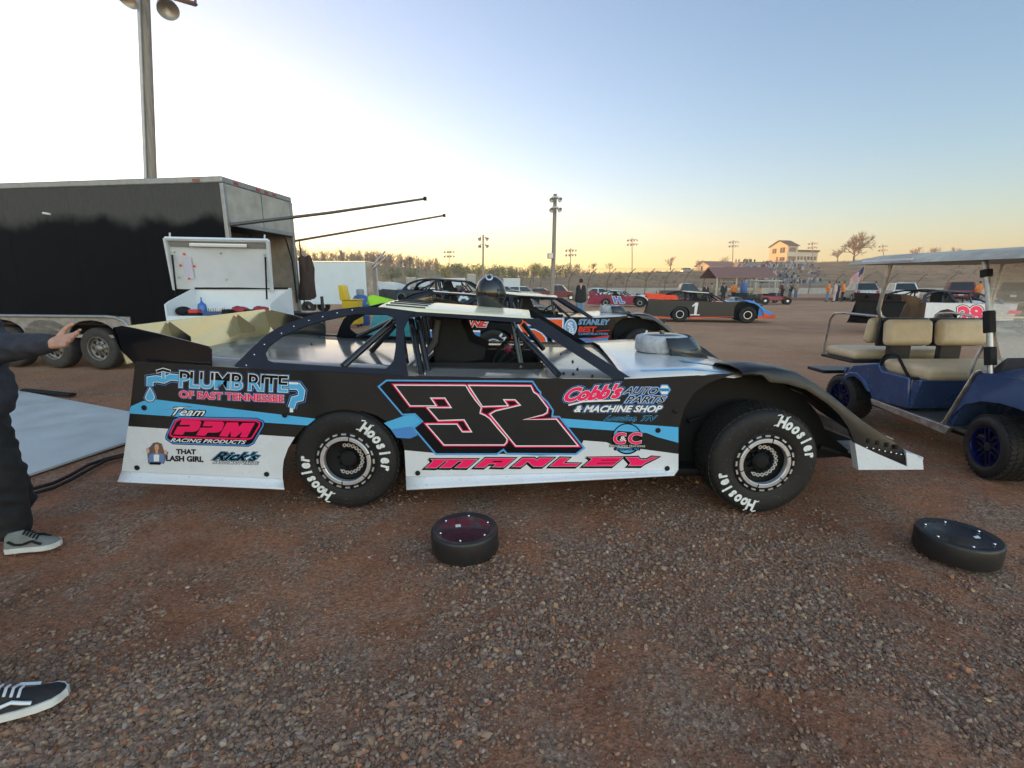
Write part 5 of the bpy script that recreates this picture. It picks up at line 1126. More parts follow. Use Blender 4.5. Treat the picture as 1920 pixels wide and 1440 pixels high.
def hand(chains, W, fwd, nrm, side, s=1.0, curl=(.2, .3, .35, .45), thumb=1, spread=.0):
    """adds a palm and five bent fingers to the chains; W wrist, fwd finger direction, nrm out of the palm, side towards the thumb"""
    fwd = Vector(fwd).normalized(); nrm = Vector(nrm).normalized(); side = (Vector(side)-fwd*Vector(side).dot(fwd)).normalized(); W = Vector(W)
    for k in (-1, -.33, .33, 1): chains.append([(W+side*.018*k*s, .017*s), (W+fwd*.09*s+side*.030*k*s, .0125*s)])
    Ls = (.072, .080, .074, .058)
    for i in range(4):
        k = 1-2*i/3; p = W+fwd*.092*s+side*.031*k*s; dd = (fwd+side*spread*k*.5).normalized(); ln = Ls[i]*s; r = (.0092, .0095, .009, .008)[i]*s
        seq = [(p, r*1.08)]; c = curl[i]; 
        for j, fr in enumerate((.45, .32, .23)):
            ang = c*(j+.6); v = (dd*math.cos(ang)+nrm*math.sin(ang)); p = p+v*ln*fr; seq.append((p, r*(.98-.08*j)))
        chains.append(seq)
    b = W+fwd*.022*s+side*.026*s; t1 = b+(fwd*.55+side*.75+nrm*.25).normalized()*.045*s; t2 = t1+(fwd*.7+side*.55+nrm*.1).normalized()*.032*s; t3 = t2+(fwd*.8+side*.35).normalized()*.024*s
    chains.append([(b, .017*s), (t1, .0125*s), (t2, .0108*s), (t3, .009*s)])
    return chains
def head_parts(root, c, face, s=1.0, hair=m_hair, skin=K_skin, cap=None):
    face = Vector(face).normalized(); sd_ = Vector((face.y, -face.x, 0)); c = Vector(c)
    bl = [(c+Vector((0, 0, .02)), Vector((.076, .090, .112))*s)]
    ch = [[(c+Vector((0, 0, -.20)), .058*s), (c+Vector((0, 0, -.06)), .058*s)], [(c+face*.03+Vector((0, 0, -.06)), .055*s), (c+face*.058+Vector((0, 0, -.082)), .030*s)],
          [(c+face*.085+Vector((0, 0, .02)), .012*s), (c+face*.108+Vector((0, 0, -.018)), .014*s)], [(c+face*.078-sd_*.022+Vector((0, 0, -.052)), .010), (c+face*.080+sd_*.022+Vector((0, 0, -.052)), .010)]]
    for k in (-1, 1): ch.append([(c+sd_*.078*k+Vector((0, 0, .025)), .016*s), (c+sd_*.080*k+Vector((0, 0, -.015)), .012*s)])
    return ch, bl
def eyes(root, c, face):
    face = Vector(face).normalized(); sd_ = Vector((face.y, -face.x, 0)); c = Vector(c)
    for k in (-1, 1): MB().ball(c+face*.082+sd_*.031*k+Vector((0, 0, .022)), .011, 8, 6).build('eye', K_glass, root, smooth=60)

# standing man on the left, arm held out with an open palm
man = thing('person', 'man in a navy hoodie and black trousers holding out an open hand, at left edge', 'person', (-2.95, 2.45, 0))
ft = onZ(70, 1036, 0)
Hd = onY(124, 640, 2.42); Wr = onY(100, 643, 2.44); El = onY(-6, 655, 2.56); Sh = Vector((-2.98, 2.60, 1.41))
ch = [[(Sh+Vector((-.10, .1, -.3)), .1), (Vector((-3.02, 2.55, 1.0)), .1)], [(Sh, .05), (El, .045), (Wr, .030)], [(Vector((-3.12, 2.52, 1.5)), .06), (Vector((-3.10, 2.52, 1.30)), .11)]]
hand(ch, Wr, (Hd-Wr)+Vector((.02, -.0, .006)), (-.05, -.55, .83), (-.02, .62, .75), 1.02, curl=(.12, .18, .28, .42), spread=.35)
hc_, hb_ = head_parts(man, Vector((-3.08, 2.52, 1.66)), (.95, -.2, -.1)); ch += hc_
ch += [[(Vector((-3.05, 2.46, .95)), .10), (Vector((-2.85, 2.44, .5)), .07), (Vector((-2.85, 2.44, .10)), .05)], [(Vector((-3.1, 2.66, .95)), .10), (Vector((-3.1, 2.70, .52)), .07), (Vector((-3.05, 2.72, .10)), .05)], [(Vector((-3.1, 2.4, 1.38)), .06), (Vector((-3.2, 2.2, 1.1)), .05), (Vector((-3.1, 2.1, .9)), .035)]]
limb(man, 'body', ch, .0055, K_skin, balls=hb_, sm=3)
limb(man, 'hoodie', [[(Vector((-3.10, 2.50, 1.40)), .15), (Vector((-3.02, 2.50, 1.18)), .19), (Vector((-2.97, 2.49, .98)), .20), (Vector((-2.93, 2.49, .87)), .19)], [(Vector((-3.08, 2.62, 1.40)), .13), (Vector((-3.04, 2.60, 1.0)), .16)],
                     [(Sh, .090), (El+Vector((-.03, .02, .0)), .082), (El.lerp(Wr, .25), .078), (El.lerp(Wr, .75), .062), (El.lerp(Wr, .93), .050)], [(Vector((-3.12, 2.38, 1.38)), .09), (Vector((-3.22, 2.2, 1.1)), .08), (Vector((-3.12, 2.1, .93)), .06)], [(Vector((-3.16, 2.52, 1.50)), .10), (Vector((-3.2, 2.52, 1.45)), .10)]], .014, m_navy, amp=.016, seed=1)
limb(man, 'trousers', [[(Vector((-2.97, 2.49, .92)), .155), (Vector((-2.91, 2.46, .72)), .135), (Vector((-2.83, 2.44, .45)), .112), (Vector((-2.83, 2.44, .20)), .102), (Vector((-2.82, 2.44, .12)), .095)], [(Vector((-3.1, 2.62, .92)), .15), (Vector((-3.1, 2.68, .5)), .11), (Vector((-3.08, 2.72, .13)), .092)]], .013, m_trou, amp=.016, seed=4)
limb(man, 'hair', [[(Vector((-3.11, 2.525, 1.72)), .088), (Vector((-3.13, 2.53, 1.66)), .085)]], .012, m_hair, amp=.004)
eyes(man, Vector((-3.08, 2.52, 1.66)), (.95, -.2, -.1))
m_shoeA = mat('grey_suede', (.17, .18, .17), .8, var=.2, vs=20, bump=.2); m_shoeW = mat('white_sole', (.62, .62, .60), .6, var=.12, vs=20); m_lace = mat('white_lace', (.72, .72, .74), .7)
heel = onZ(30, 1033, 0); toe = onZ(118, 1022, 0)
shoe(man, heel-(toe-heel).normalized()*.03, toe-heel, (toe-heel).length+.02, (m_shoeA, m_shoeW, K_matte, K_matte))
shoe(man, (-3.22, 2.62), (.95, -.2, 0), .29, (m_shoeA, m_shoeW, K_matte, K_matte))

# second man: mostly outside the left edge, one skate shoe in view
man2 = thing('person', 'person cut off by left edge, only a black skate shoe with white stripe in view', 'person', (-2.05, 1.3, 0))
h2, t2_ = onZ(-95, 1372, 0), onZ(127, 1302, 0); d2 = (t2_-h2).normalized()
shoe(man2, h2, d2, (t2_-h2).length, (mat('black_suede', (.010, .010, .012), .75, var=.2, vs=25, bump=.2), m_shoeW, m_lace, m_lace))
x2, y2 = h2.x, h2.y
an = h2+d2*.075
ch = [[(an+Vector((-.02, 0, .10)), .045), (Vector((x2-.10, y2+.02, .5)), .06), (Vector((x2-.16, y2+.05, .95)), .10)], [(Vector((x2-.56, y2+.35, .10)), .045), (Vector((x2-.42, y2+.33, .5)), .06), (Vector((x2-.2, y2+.22, .95)), .10)], [(Vector((x2-.2, y2+.13, 1.0)), .14), (Vector((x2-.22, y2+.13, 1.35)), .15), (Vector((x2-.22, y2+.13, 1.52)), .06)],
      [(Vector((x2-.22, y2-.07, 1.42)), .055), (Vector((x2-.22, y2-.14, 1.12)), .045), (Vector((x2-.12, y2-.14, .90)), .032)], [(Vector((x2-.22, y2+.33, 1.42)), .055), (Vector((x2-.24, y2+.42, 1.12)), .045), (Vector((x2-.34, y2+.42, .90)), .032)]]
hand(ch, Vector((x2-.12, y2-.14, .89)), (.2, 0, -1), (-.3, .9, 0), (.9, .2, 0)); hand(ch, Vector((x2-.34, y2+.42, .89)), (.2, 0, -1), (-.3, -.9, 0), (.9, -.2, 0))
hc_, hb_ = head_parts(man2, Vector((x2-.20, y2+.13, 1.68)), (1, .2, 0)); limb(man2, 'body', ch+hc_, .0065, K_skin, balls=hb_)
limb(man2, 'trousers', [[(an+Vector((-.035, 0, .14)), .085), (Vector((x2-.10, y2+.02, .5)), .095), (Vector((x2-.16, y2+.05, .95)), .15)], [(Vector((x2-.56, y2+.35, .12)), .085), (Vector((x2-.42, y2+.33, .5)), .095), (Vector((x2-.2, y2+.22, .95)), .15)]], .014, m_trou, amp=.008)
limb(man2, 'jacket', [[(Vector((x2-.2, y2+.13, .92)), .19), (Vector((x2-.22, y2+.13, 1.38)), .18)], [(Vector((x2-.22, y2-.07, 1.42)), .09), (Vector((x2-.22, y2-.14, 1.12)), .075), (Vector((x2-.13, y2-.14, .94)), .055)], [(Vector((x2-.22, y2+.33, 1.42)), .09), (Vector((x2-.24, y2+.42, 1.12)), .075), (Vector((x2-.35, y2+.42, .94)), .055)]], .014, m_navy, amp=.008)
limb(man2, 'hair', [[(Vector((x2-.23, y2+.13, 1.74)), .09), (Vector((x2-.25, y2+.13, 1.68)), .085)]], .012, m_hair)
eyes(man2, Vector((x2-.20, y2+.13, 1.68)), (1, .2, 0))
shoe(man2, (x2-.62, y2+.35), (1, 0, 0), .29, (MATS['black_suede'], m_shoeW, m_lace, m_lace))

# ================================================================ OTHER RACE CARS
def m2(name, c, r=.3, **k): return mat(name, c, r, rvar=.05, **k)
O_or = m2('orange_vinyl', (.85, .10, .02)); O_red = m2('red_vinyl', (.65, .03, .02)); O_teal = m2('teal_vinyl', (.05, .32, .36)); O_wht = K_wvin
def other_car(label, loc, rz, steer=0, **c):
    o = thing('race_car', label, 'race car', (0, YC, 0), group='dirt race cars parked in the pit lot')
    cfg = dict(side=K_black, skirt=K_black, deck=hero_cfg['deck'], hood=hero_cfg['hood'], roof=cream, spoiler=K_black, board=K_black, fender=K_black, nose=K_black, sail=K_satin); cfg.update(c)
    lt = cfg.pop('letters', None)
    race_car(o, cfg, hero=False, steer=steer, near_letters=lt is not None, letters=lt or 'Hoosier')
    o.location = loc; o.rotation_euler = (0, 0, rz); return o
def lp(x, z, l): return Vector((x, -.977-l, z))
def cdecal(o, name, fn, mats):
    m = MB(); fn(m); m.build(name, mats, o, local=True, smooth=0)
HERO['group'] = 'dirt race cars parked in the pit lot'
# behind the big car: black with orange number
c2_ = other_car('black race car with orange number and STANLEY BEST lettering, right behind the big black car', (.73, 9.48, gfar(.73, 9.5)), 0, letters='RACER', deck=K_black)
bw = [K_bvin, K_wvin, O_or, K_blue2, O_red, mat('steel_blue_print', (.16, .34, .58), .4)]
cdecal(c2_, 'door_number', lambda m: put_text(m, lp, '57', (-.52, .36), (.26, .36), .50, [(.07, 3), (.05, 1), (.025, 2)], shear=-.25, up=(-.12, .50)), bw)
cdecal(c2_, 'sponsor_lettering', lambda m: (put_text(m, lp, 'STANLEY', (.46, .75), (.99, .75), .095, [(.06, 5), (.03, 0), (.01, 5)], up=(.02, .095)), put_text(m, lp, 'BEST', (.46, .62), (.76, .62), .095, [(.05, 4)], up=(.02, .095)), put_poly(m, lp, [(.78, .625), (1.02, .64), (1.02, .655), (.78, .64)], 4, .002), put_text(m, lp, 'CONSTRUCTION', (.46, .565), (.99, .565), .04, [(.02, 5)], up=(.005, .04))), bw)
cdecal(c2_, 'round_logo', lambda m: (put_poly(m, lp, ellipse(.32, .70, .115, .155, 24), 5, .001), put_stroke(m, lp, ellipse(.32, .70, .10, .14, 24), .012, 1, .002), put_text(m, lp, 'S', (.27, .69), (.35, .69), .10, [(.03, 1)], lift0=.003, up=(0, .1)), put_text(m, lp, 'B', (.30, .60), (.38, .60), .10, [(.03, 1)], lift0=.003, up=(0, .1))), bw)
cdecal(c2_, 'sponsor_lettering', lambda m: put_text(m, lp, 'LANE', (-1.72, .72), (-1.18, .71), .12, [(.09, 1), (.05, 4)], shear=.2, up=(.03, .12)), bw)
cdecal(c2_, 'stripe', lambda m: (put_poly(m, lp, [(-2.2, .50), (-1.3, .46), (-1.3, .60), (-2.2, .62)], 3, .0), put_poly(m, lp, [(-2.2, .63), (-1.3, .61), (-1.3, .645), (-2.2, .66)], 1, .0)), bw)
cdecal(c2_, 'stripe', lambda m: (put_poly(m, lp, [(.2, .40), (1.0, .46), (1.0, .52), (.2, .50)], 3, .0), put_poly(m, lp, [(.5, .47), (1.02, .52), (1.02, .56), (.8, .53)], 4, .001), put_poly(m, lp, [(-.5, .26), (1.0, .30), (1.0, .40), (-.5, .34)], 1, .0)), bw)
# dark grey car on an open trailer
c3_ = other_car('dark grey race car with white spoiler board and letter A on its door', (-1.55, 15.3, gfar(-1.5, 15)+.40), 0, side=mat('grey_side_wrap', (.05, .052, .058), .3, rvar=.05), spoiler=K_white, board=K_white, hood=K_satin, deck=K_satin, roof=K_satin)
cdecal(c3_, 'door_lettering', lambda m: (put_text(m, lp, 'A', (-.05, .64), (.27, .64), .25, [(.07, 5), (.035, 0), (.03, 1)], up=(0, .25)), put_stroke(m, lp, ellipse(-.45, .62, .28, .30, 16, 30, 150), .03, 5, .001, False)), bw)
cdecal(c3_, 'round_logo', lambda m: (put_poly(m, lp, ellipse(-1.75, .74, .13, .13, 20), 0, .001), put_stroke(m, lp, ellipse(-1.75, .74, .12, .12, 20), .012, 5, .002)), bw)
o = thing('car_hauler', 'low open trailer carrying the dark grey race car', 'trailer', (-1.3, 15.3, 0))
m = MB(); m.bx(-4.2, 1.6, 14.25, 16.35, .30, .40); m.build('deck', K_satin, o, bevel=.01)
for x in (-2.0, -1.1):
    for y in (14.2, 16.4): MB().lathe([(.12, -.1), (.29, -.1), (.30, -.06), (.30, .06), (.29, .1), (.12, .1)], (x, y, .27), 'y', 20, closed=True).build('tyre', K_rubber, o)
# teal car with lime spoiler
c4_ = other_car('teal race car with lime green spoiler, seen behind the cream roof of the big car', (-1.1, 12.4, gfar(-1, 12)), R(14), side=O_teal, spoiler=m2('lime_plastic', (.38, .80, .03)), board=MATS['lime_plastic'], roof=K_black, hood=K_black, deck=K_black)
cdecal(c4_, 'sponsor_lettering', lambda m: (put_poly(m, lp, [(-1.9, .66), (-.9, .64), (-.9, .88), (-1.9, .9)], 5, 0), put_stroke(m, lp, ellipse(-1.5, .78, .09, .09, 14), .03, 1, .001), put_stroke(m, lp, ellipse(-1.2, .77, .09, .09, 14), .03, 1, .001)), bw)
# number 1
c5_ = other_car('black race car with white number 1, orange skirts and blue nose', (8.45, 21.1, gfar(8.5, 21)), R(-14), side=mat('flat_black_side', (.018, .018, .020), .35, rvar=.05), skirt=O_or, fender=m2('bright_blue', (.03, .22, .62)), hood=m2('silver_blue', (.30, .42, .55), .35, metal=.3), nose=O_or, deck=m2('orange_red', (.85, .055, .02)), spoiler=m2('orange_red', (.85, .055, .02)), board=MATS['orange_red'], roof=cream)
cdecal(c5_, 'door_number', lambda m: (put_poly(m, lp, [(-.50, .30), (-.40, .30), (-.36, .84), (-.47, .84), (-.60, .70), (-.58, .66), (-.49, .72)], 1, 0), put_poly(m, lp, [(-.64, .30), (-.27, .30), (-.27, .345), (-.64, .345)], 1, .001)), bw)
for yy in (-.93, .91):
    m = MB(); m.prism([Vector((x, yy, z)) for x, z in [(-2.56, 1.20), (-1.25, 1.13), (-1.15, .95), (-2.35, .955)]], (0, .02, 0)); m.build('side_board', MATS['orange_red'], c5_, local=True, smooth=0)
cdecal(c5_, 'nose_side', lambda m: (setattr(m, 'cur', 0), m.prism([lp(x, z, -.03) for x, z in [(1.99, .30), (2.62, .30), (2.55, .37), (2.2, .63), (2.02, .76)]], (0, .02, 0)), setattr(m, 'cur', 1), m.prism([lp(x, z, -.02) for x, z in [(1.99, .20), (2.66, .22), (2.64, .30), (1.99, .30)]], (0, .02, 0))), [MATS['bright_blue'], O_or])
# maroon H car
c6_ = other_car('dark red race car with a blue letter H and white nose', (8.75, 38.6, gfar(9, 38)), R(-20), side=m2('maroon_side', (.26, .015, .05)), skirt=MATS['maroon_side'], fender=K_white, nose=MATS['maroon_side'], hood=K_white, spoiler=MATS['maroon_side'], board=MATS['maroon_side'], roof=K_white, deck=K_white)
cdecal(c6_, 'door_lettering', lambda m: put_text(m, lp, 'H.', (-.40, .34), (.40, .34), .48, [(.10, 1), (.055, 3)], shear=-.15, up=(-.1, .48)), bw)
# white 28 car beyond the golf cart
c7_ = other_car('white race car with pink number 28 and black tail, beyond the golf cart seats', (13.75, 15.0, 0), R(2), side=K_black, skirt=K_black, fender=K_white, nose=K_white, hood=K_white, roof=K_black, spoiler=K_black, board=K_black, deck=K_black)
cdecal(c7_, 'white_wrap', lambda m: m.sheet([lp(x, z, -.001) for x, z in [(-1.70, .42), (-1.45, .42), (-1.40, .60), (-1.25, .72), (-1.05, .76), (-.85, .70), (-.72, .58), (-.70, .40), (1.02, .42), (1.06, .88), (-.5, .925), (-1.72, .945)]]), [K_white])
cdecal(c7_, 'door_number', lambda m: put_text(m, lp, '28', (-.66, .40), (.06, .40), .44, [(.12, 0), (.085, 1), (.05, 2)], shear=-.1, up=(-.06, .44)), [K_bvin, K_wvin, K_pink])
cdecal(c7_, 'red_flash', lambda m: put_poly(m, lp, [(.75, .62), (1.15, .60), (1.25, .70), (.85, .72)], 0, 0), [K_pink])

# ================================================================ ROAD VEHICLES
def vehicle(name, label, cat, u, Y, rz, paint, kind='sedan', z=None, group='cars and trucks parked along the far side'):
    x = (u-960)/F*(Y*CP); x = onY(u, 545, Y).x
    z = gfar(x, Y) if z is None else z
    o = thing(name, label, cat, (0, 0, 0), 0, group)
    L_, W_, Hh = dict(sedan=(4.6, 1.8, 1.45), suv=(4.6, 1.86, 1.68), van=(5.0, 1.95, 1.76), pickup=(5.4, 1.95, 1.86))[kind]
    h = L_/2; hw = W_/2
    belt = dict(sedan=.92, suv=1.02, van=1.02, pickup=1.10)[kind]
    hood = belt-.06; wr = .34 if kind != 'sedan' else .32
    # lower body with wheel arches (x forward)
    def arch(cx): return [(cx+(wr+.06)*math.cos(R(a)), wr+(wr+.06)*math.sin(R(a))) for a in range(0, 181, 20)]
    fx, rx = h-.85, -h+.95
    prof = [(h-.02, .28), (h, .50), (h-.05, .70), (h-.18, hood-.06), (h-1.05, hood+.02), (h-1.25, belt), (-h+.10, belt), (-h, belt-.25), (-h+.0, .45), (-h+.06, .30)] + [(rx-wr-.06, .26)] + arch(rx)[::-1] + arch(fx)[::-1]
    b = MB(); N = len(prof)
    rows = [[Vector((px_*(1 if abs(e) < .9 else .985), hw*e, pz+(.0 if abs(e) < .9 else (-.03 if pz > .6 else .02)))) for px_, pz in prof] for e in (-1, -.92, -.3, .3, .92, 1)]
    b.loft(rows, closed=True, caps=True)
    b.build('body', paint, o, local=True, smooth=40)
    cabs = dict(sedan=(h-1.15, h-1.95, -h+1.35, -h+.55), suv=(h-1.1, h-1.8, -h+.75, -h+.15), van=(h-.95, h-1.75, -h+.5, -h+.08), pickup=(h-1.35, h-2.0, -h+2.35, -h+2.1))[kind]
    a, b_, c_, d_ = cabs; y0, y1 = hw*.94, hw*.76; rt = Hh
    cb = MB(); P = [Vector((a, -y0, belt-.02)), Vector((b_, -y1, rt-.06)), Vector((c_, -y1, rt-.04)), Vector((d_, -y0, belt-.02)), Vector((a, y0, belt-.02)), Vector((b_, y1, rt-.06)), Vector((c_, y1, rt-.04)), Vector((d_, y0, belt-.02))]
    cb.hexa(P); mid = [(b_-.1, rt-.01), ((b_+c_)/2, rt+.02), (c_+.1, rt)]
    cb.loft([[Vector((x_, -y1+.02, rt-.06)) for x_, z_ in [(b_, 0)]+mid+[(c_, 0)]], [Vector((x_, 0, z_)) for x_, z_ in [(b_, rt-.02)]+mid+[(c_, rt-.02)]], [Vector((x_, y1-.02, rt-.06)) for x_, z_ in [(b_, 0)]+mid+[(c_, 0)]]])
    cbo = cb.build('cabin', paint, o, local=True, smooth=40)
    def quad(P0, P1, P2, P3, ins, n):
        c = (P0+P1+P2+P3)/4; m = MB(); m.prism([p+(c-p)*ins+n*.004 for p in (P0, P1, P2, P3)], n*.008); m.build('window', K_glass, o, local=True, smooth=0)
    quad(P[0], P[1], P[5], P[4], .10, Vector((.6, 0, .8))); quad(P[3], P[2], P[6], P[7], .12, Vector((-.9, 0, .4)))
    for s in (0, 4):
        n_ = Vector((0, -1 if s == 0 else 1, .2)).normalized()
        f1 = .5
        B1, B2_ = P[s+0].lerp(P[s+3], f1), P[s+1].lerp(P[s+2], f1)
        quad(P[s+0]+Vector((-.06, 0, .03)), P[s+1], B2_, B1+Vector((0, 0, .03)), .10, n_); quad(B1+Vector((0, 0, .03)), B2_, P[s+2], P[s+3]+Vector((.06, 0, .03)), .10, n_)
    if kind == 'pickup':
        m = MB(); m.bx(-h+.08, -h+2.1, -hw+.14, hw-.14, belt-.015, belt+.012); m.build('bed', K_matte, o, local=True)
    for sx in (1, -1):
        m = MB()
        for sy in (1, -1):
            (MB().box((h-.12 if sx > 0 else -h+.03, sy*(hw-.22), .72 if sx > 0 else belt-.16), (.16 if sx > 0 else .07, .36 if sx > 0 else .22, .13 if sx > 0 else .22))).build('headlight' if sx > 0 else 'tail_light', mat('clear_lamp', (.6, .6, .6), .15, rvar=.04) if sx > 0 else K_redlamp, o, local=True, bevel=.02)
        MB().box((sx*(h-.005), 0, .42), (.05, W_*.85, .16)).build('bumper', K_satin, o, local=True, bevel=.02)
    MB().box((-h-.012, 0, .68), (.012, .32, .16)).build('licence_plate', K_paint, o, local=True)
    for cx in (fx, rx):
        for sy in (-1, 1):
            t_ = MB(); t_.lathe([(.2, -.02), (wr-.03, -.02), (wr, .02), (wr, .18), (wr-.03, .22), (.2, .22)], (0, 0, 0), 'y', 20, closed=True); k_ = MB(); k_.lathe([(.21, -.015), (.19, .01), (.1, .02), (.001, .0)], (0, 0, 0), 'y', 14)
            for q in (t_, k_): q.v = [Vector((v.x+cx, v.y*(-sy)*-1 if False else (sy*hw-sy*v.y), v.z+wr)) for v in q.v]
            ty = t_.build('tyre', K_rubber, o, local=True, smooth=40); k_.build('hub', K_alu, ty, local=True, smooth=40)
    o.location = (x, Y, z); o.rotation_euler = (0, 0, rz); return o
P_ = lambda n, c, **k: mat(n, c, .3, coat=.4, rvar=.05, **k)
vehicle('sedan', 'white sedan parked behind the man in the black vest', 'car', 1125, 62, R(-6), P_('white_car_paint', (.70, .72, .74)), 'sedan')
vehicle('pickup_truck', 'dark red pickup truck parked beyond the tall timber light pole', 'pickup truck', 1044, 60, R(-12), P_('dark_red_paint', (.16, .012, .02)), 'pickup')
vehicle('pickup_truck', 'black pickup truck behind the race car with number 1', 'pickup truck', 1283, 50, R(-8), P_('black_car_paint', (.015, .017, .02)), 'pickup')
vehicle('suv', 'silver older suv with the flag behind it, seen from the rear', 'car', 1612, 44, R(70), P_('silver_car_paint', (.36, .35, .33), metal=.5), 'suv', 0)
vehicle('suv', 'white suv parked with its tail lights towards us beside the silver one', 'car', 1686, 44, R(64), MATS['white_car_paint'], 'suv', 0)
vehicle('minivan', 'dark red minivan seen past the golf cart canopy', 'car', 1797, 42, R(52), P_('red_car_paint', (.25, .015, .035)), 'van', 0)
vehicle('suv', 'black suv seen through the golf cart windshield', 'car', 1908, 36, R(40), MATS['black_car_paint'], 'suv', 0)
def bankz(u, Y): return interp(u, [950, 1010, 1090, 1160, 1300, 1420, 1520, 1600, 1760, 1920], [538, 524, 506, 505, 503, 498, 487, 484, 478, 473])
vehicle('suv', 'red car parked on top of the grass bank near the barn', 'car', 1357, 168, R(170), P_('red_bank_car', (.35, .03, .03)), 'suv', (534.7-503)/F*168)
vehicle('suv', 'grey car parked on top of the grass bank left of the barn', 'car', 1286, 168, R(10), MATS['silver_car_paint'], 'suv', (534.7-505)/F*168)
vehicle('suv', 'pale car parked high on the bank right of the grandstand', 'car', 1545, 150, R(150), MATS['silver_car_paint'], 'suv', (534.7-503)/F*150)
# far pit on the left: vehicles between the trailers
for k, (u, Y, rz, kd, pm_, lb) in enumerate([(742, 48, -20, 'suv', 'black_car_paint', 'black suv in the far left pit, nearest the white trailer'), (725, 75, 10, 'van', 'white_car_paint', 'white van far back in the left pit'), (806, 58, 160, 'sedan', 'white_car_paint', 'white sedan behind the dark grey race car'), (790, 88, 40, 'suv', 'silver_car_paint', 'silver suv far back in the left pit'),
                                             (950, 66, 200, 'sedan', 'white_car_paint', 'white sedan seen right of the black helmet'), (978, 58, 15, 'suv', 'silver_car_paint', 'silver suv seen over the cream roof, left of the timber light pole'), (1008, 70, 170, 'sedan', 'black_car_paint', 'black sedan left of the dark red pickup'), (860, 80, 0, 'pickup', 'dark_red_paint', 'dark red pickup far back behind the helmet')]):
    vehicle('parked_car', lb, 'car', u, Y, R(rz), MATS[pm_], kd)
m_twhite = mat('white_trailer_skin', (.56, .63, .68), .42, var=.05, vs=1.5, rvar=.06)
def box_trailer(label, u0, u1, Y, hgt, mt, wd=2.4, rz=0):
    x0, x1 = onY(u0, 540, Y).x, onY(u1, 540, Y).x; zb = gfar((x0+x1)/2, Y); o = thing('box_trailer', label, 'trailer', ((x0+x1)/2, Y+wd/2, zb), 0, 'box trailers in the left pit')
    MB().bx(x0, x1, Y, Y+wd, zb+.55, zb+hgt).build('body', mt, o, bevel=.03)
    MB().bx(x0-.02, x1+.02, Y-.02, Y+wd+.02, zb+hgt+.003, zb+hgt+.06).build('roof_rail', K_alu, o)
    MB().bx(x1-.5, x1+.004, Y+.2, Y+wd-.2, zb+.60, zb+hgt-.3).build('rear_door', m_tint, o)
    for k in range(2):
        for yy in (Y+.1, Y+wd-.1): MB().lathe([(.15, -.12), (.36, -.12), (.37, -.06), (.37, .06), (.36, .12), (.15, .12)], (x0+(x1-x0)*.45+.85*k, yy, zb+.37), 'y', 18, closed=True).build('tyre', K_rubber, o)
    return o
# the near white trailer with its two raised arms
bt = box_trailer('long white box trailer right of the black trailer, open at its right end', 430, 687, 27.0, 2.86, m_twhite)
for a_, b_ in (((692, 507), (722, 471)), ((701, 504), (729, 478))):
    MB().tube([onY(*a_, 27.4), onY(*b_, 27.0)], .05, 8).build('awning_arm', K_alu, bt, smooth=60)
bx1 = onY(687, 540, 27).x; MB().bx(bx1+.005, bx1+.35, 27.1, 27.16, gfar(-8, 27)+.5, gfar(-8, 27)+2.8).build('open_door', m_tint, bt)
for k, (u0, u1, Y, h_, mt, lb) in enumerate([(762, 780, 95, 3.3, m_hdr, 'pale box trailer far off, left one of the pair lit by the sun'), (781, 806, 97, 3.2, m_twhite, 'white box trailer far off beside the pale one'), (822, 872, 85, 3.0, m_twhite, 'white box trailer far off above the dark grey race car'), (876, 892, 105, 4.2, m_hdr, 'tall pale trailer far off just left of the helmet'), (696, 716, 100, 2.6, m_hdr, 'small pale trailer far off beside the open white trailer end'),
                                             (944, 975, 100, 3.2, m_twhite, 'white box trailer far off right of the helmet')]): box_trailer(lb, u0, u1, Y, h_, mt)

# yellow pit cart, blue drum, post
q = onY(660, 600, 17.5); o = thing('pit_cart', 'bright yellow pit cart with tall back, standing before the white trailer', 'pit cart', (q.x, 17.5, gfar(q.x, 17.5))); zb = o.location.z; m_yel = m2('yellow_paint', (.75, .50, .02), .4)
MB().bx(q.x-.27, q.x+.33, 17.3, 17.8, zb+.12, zb+.98).build('cabinet', m_yel, o, bevel=.02); MB().bx(q.x-.31, q.x+.37, 17.26, 17.84, zb+.985, zb+1.02).build('worktop', m_yel, o, bevel=.01)
MB().hexa([Vector((q.x-.33, 17.3, zb+1.02)), Vector((q.x-.1, 17.3, zb+1.02)), Vector((q.x-.1, 17.8, zb+1.02)), Vector((q.x-.33, 17.8, zb+1.02)), Vector((q.x-.36, 17.3, zb+1.52)), Vector((q.x-.18, 17.3, zb+1.52)), Vector((q.x-.18, 17.8, zb+1.52)), Vector((q.x-.36, 17.8, zb+1.52))]).build('back_panel', m_yel, o, bevel=.02)
for k in range(3): MB().bx(q.x-.24, q.x+.30, 17.285, 17.30, zb+.18+.26*k, zb+.40+.26*k).build('drawer', m_yel, o, bevel=.004)
for dx in (-.2, .26):
    for yy in (17.38, 17.72): MB().lathe([(.02, -.02), (.06, -.02), (.06, .02), (.02, .02)], (q.x+dx, yy, zb+.06), 'x', 12, closed=True).build('caster', K_rubber, o)
q = onY(678, 590, 18.5); zb = gfar(q.x, 18.5); o = thing('fuel_drum', 'blue plastic drum with grey cap beside the yellow pit cart', 'drum', (q.x, 18.5, zb))
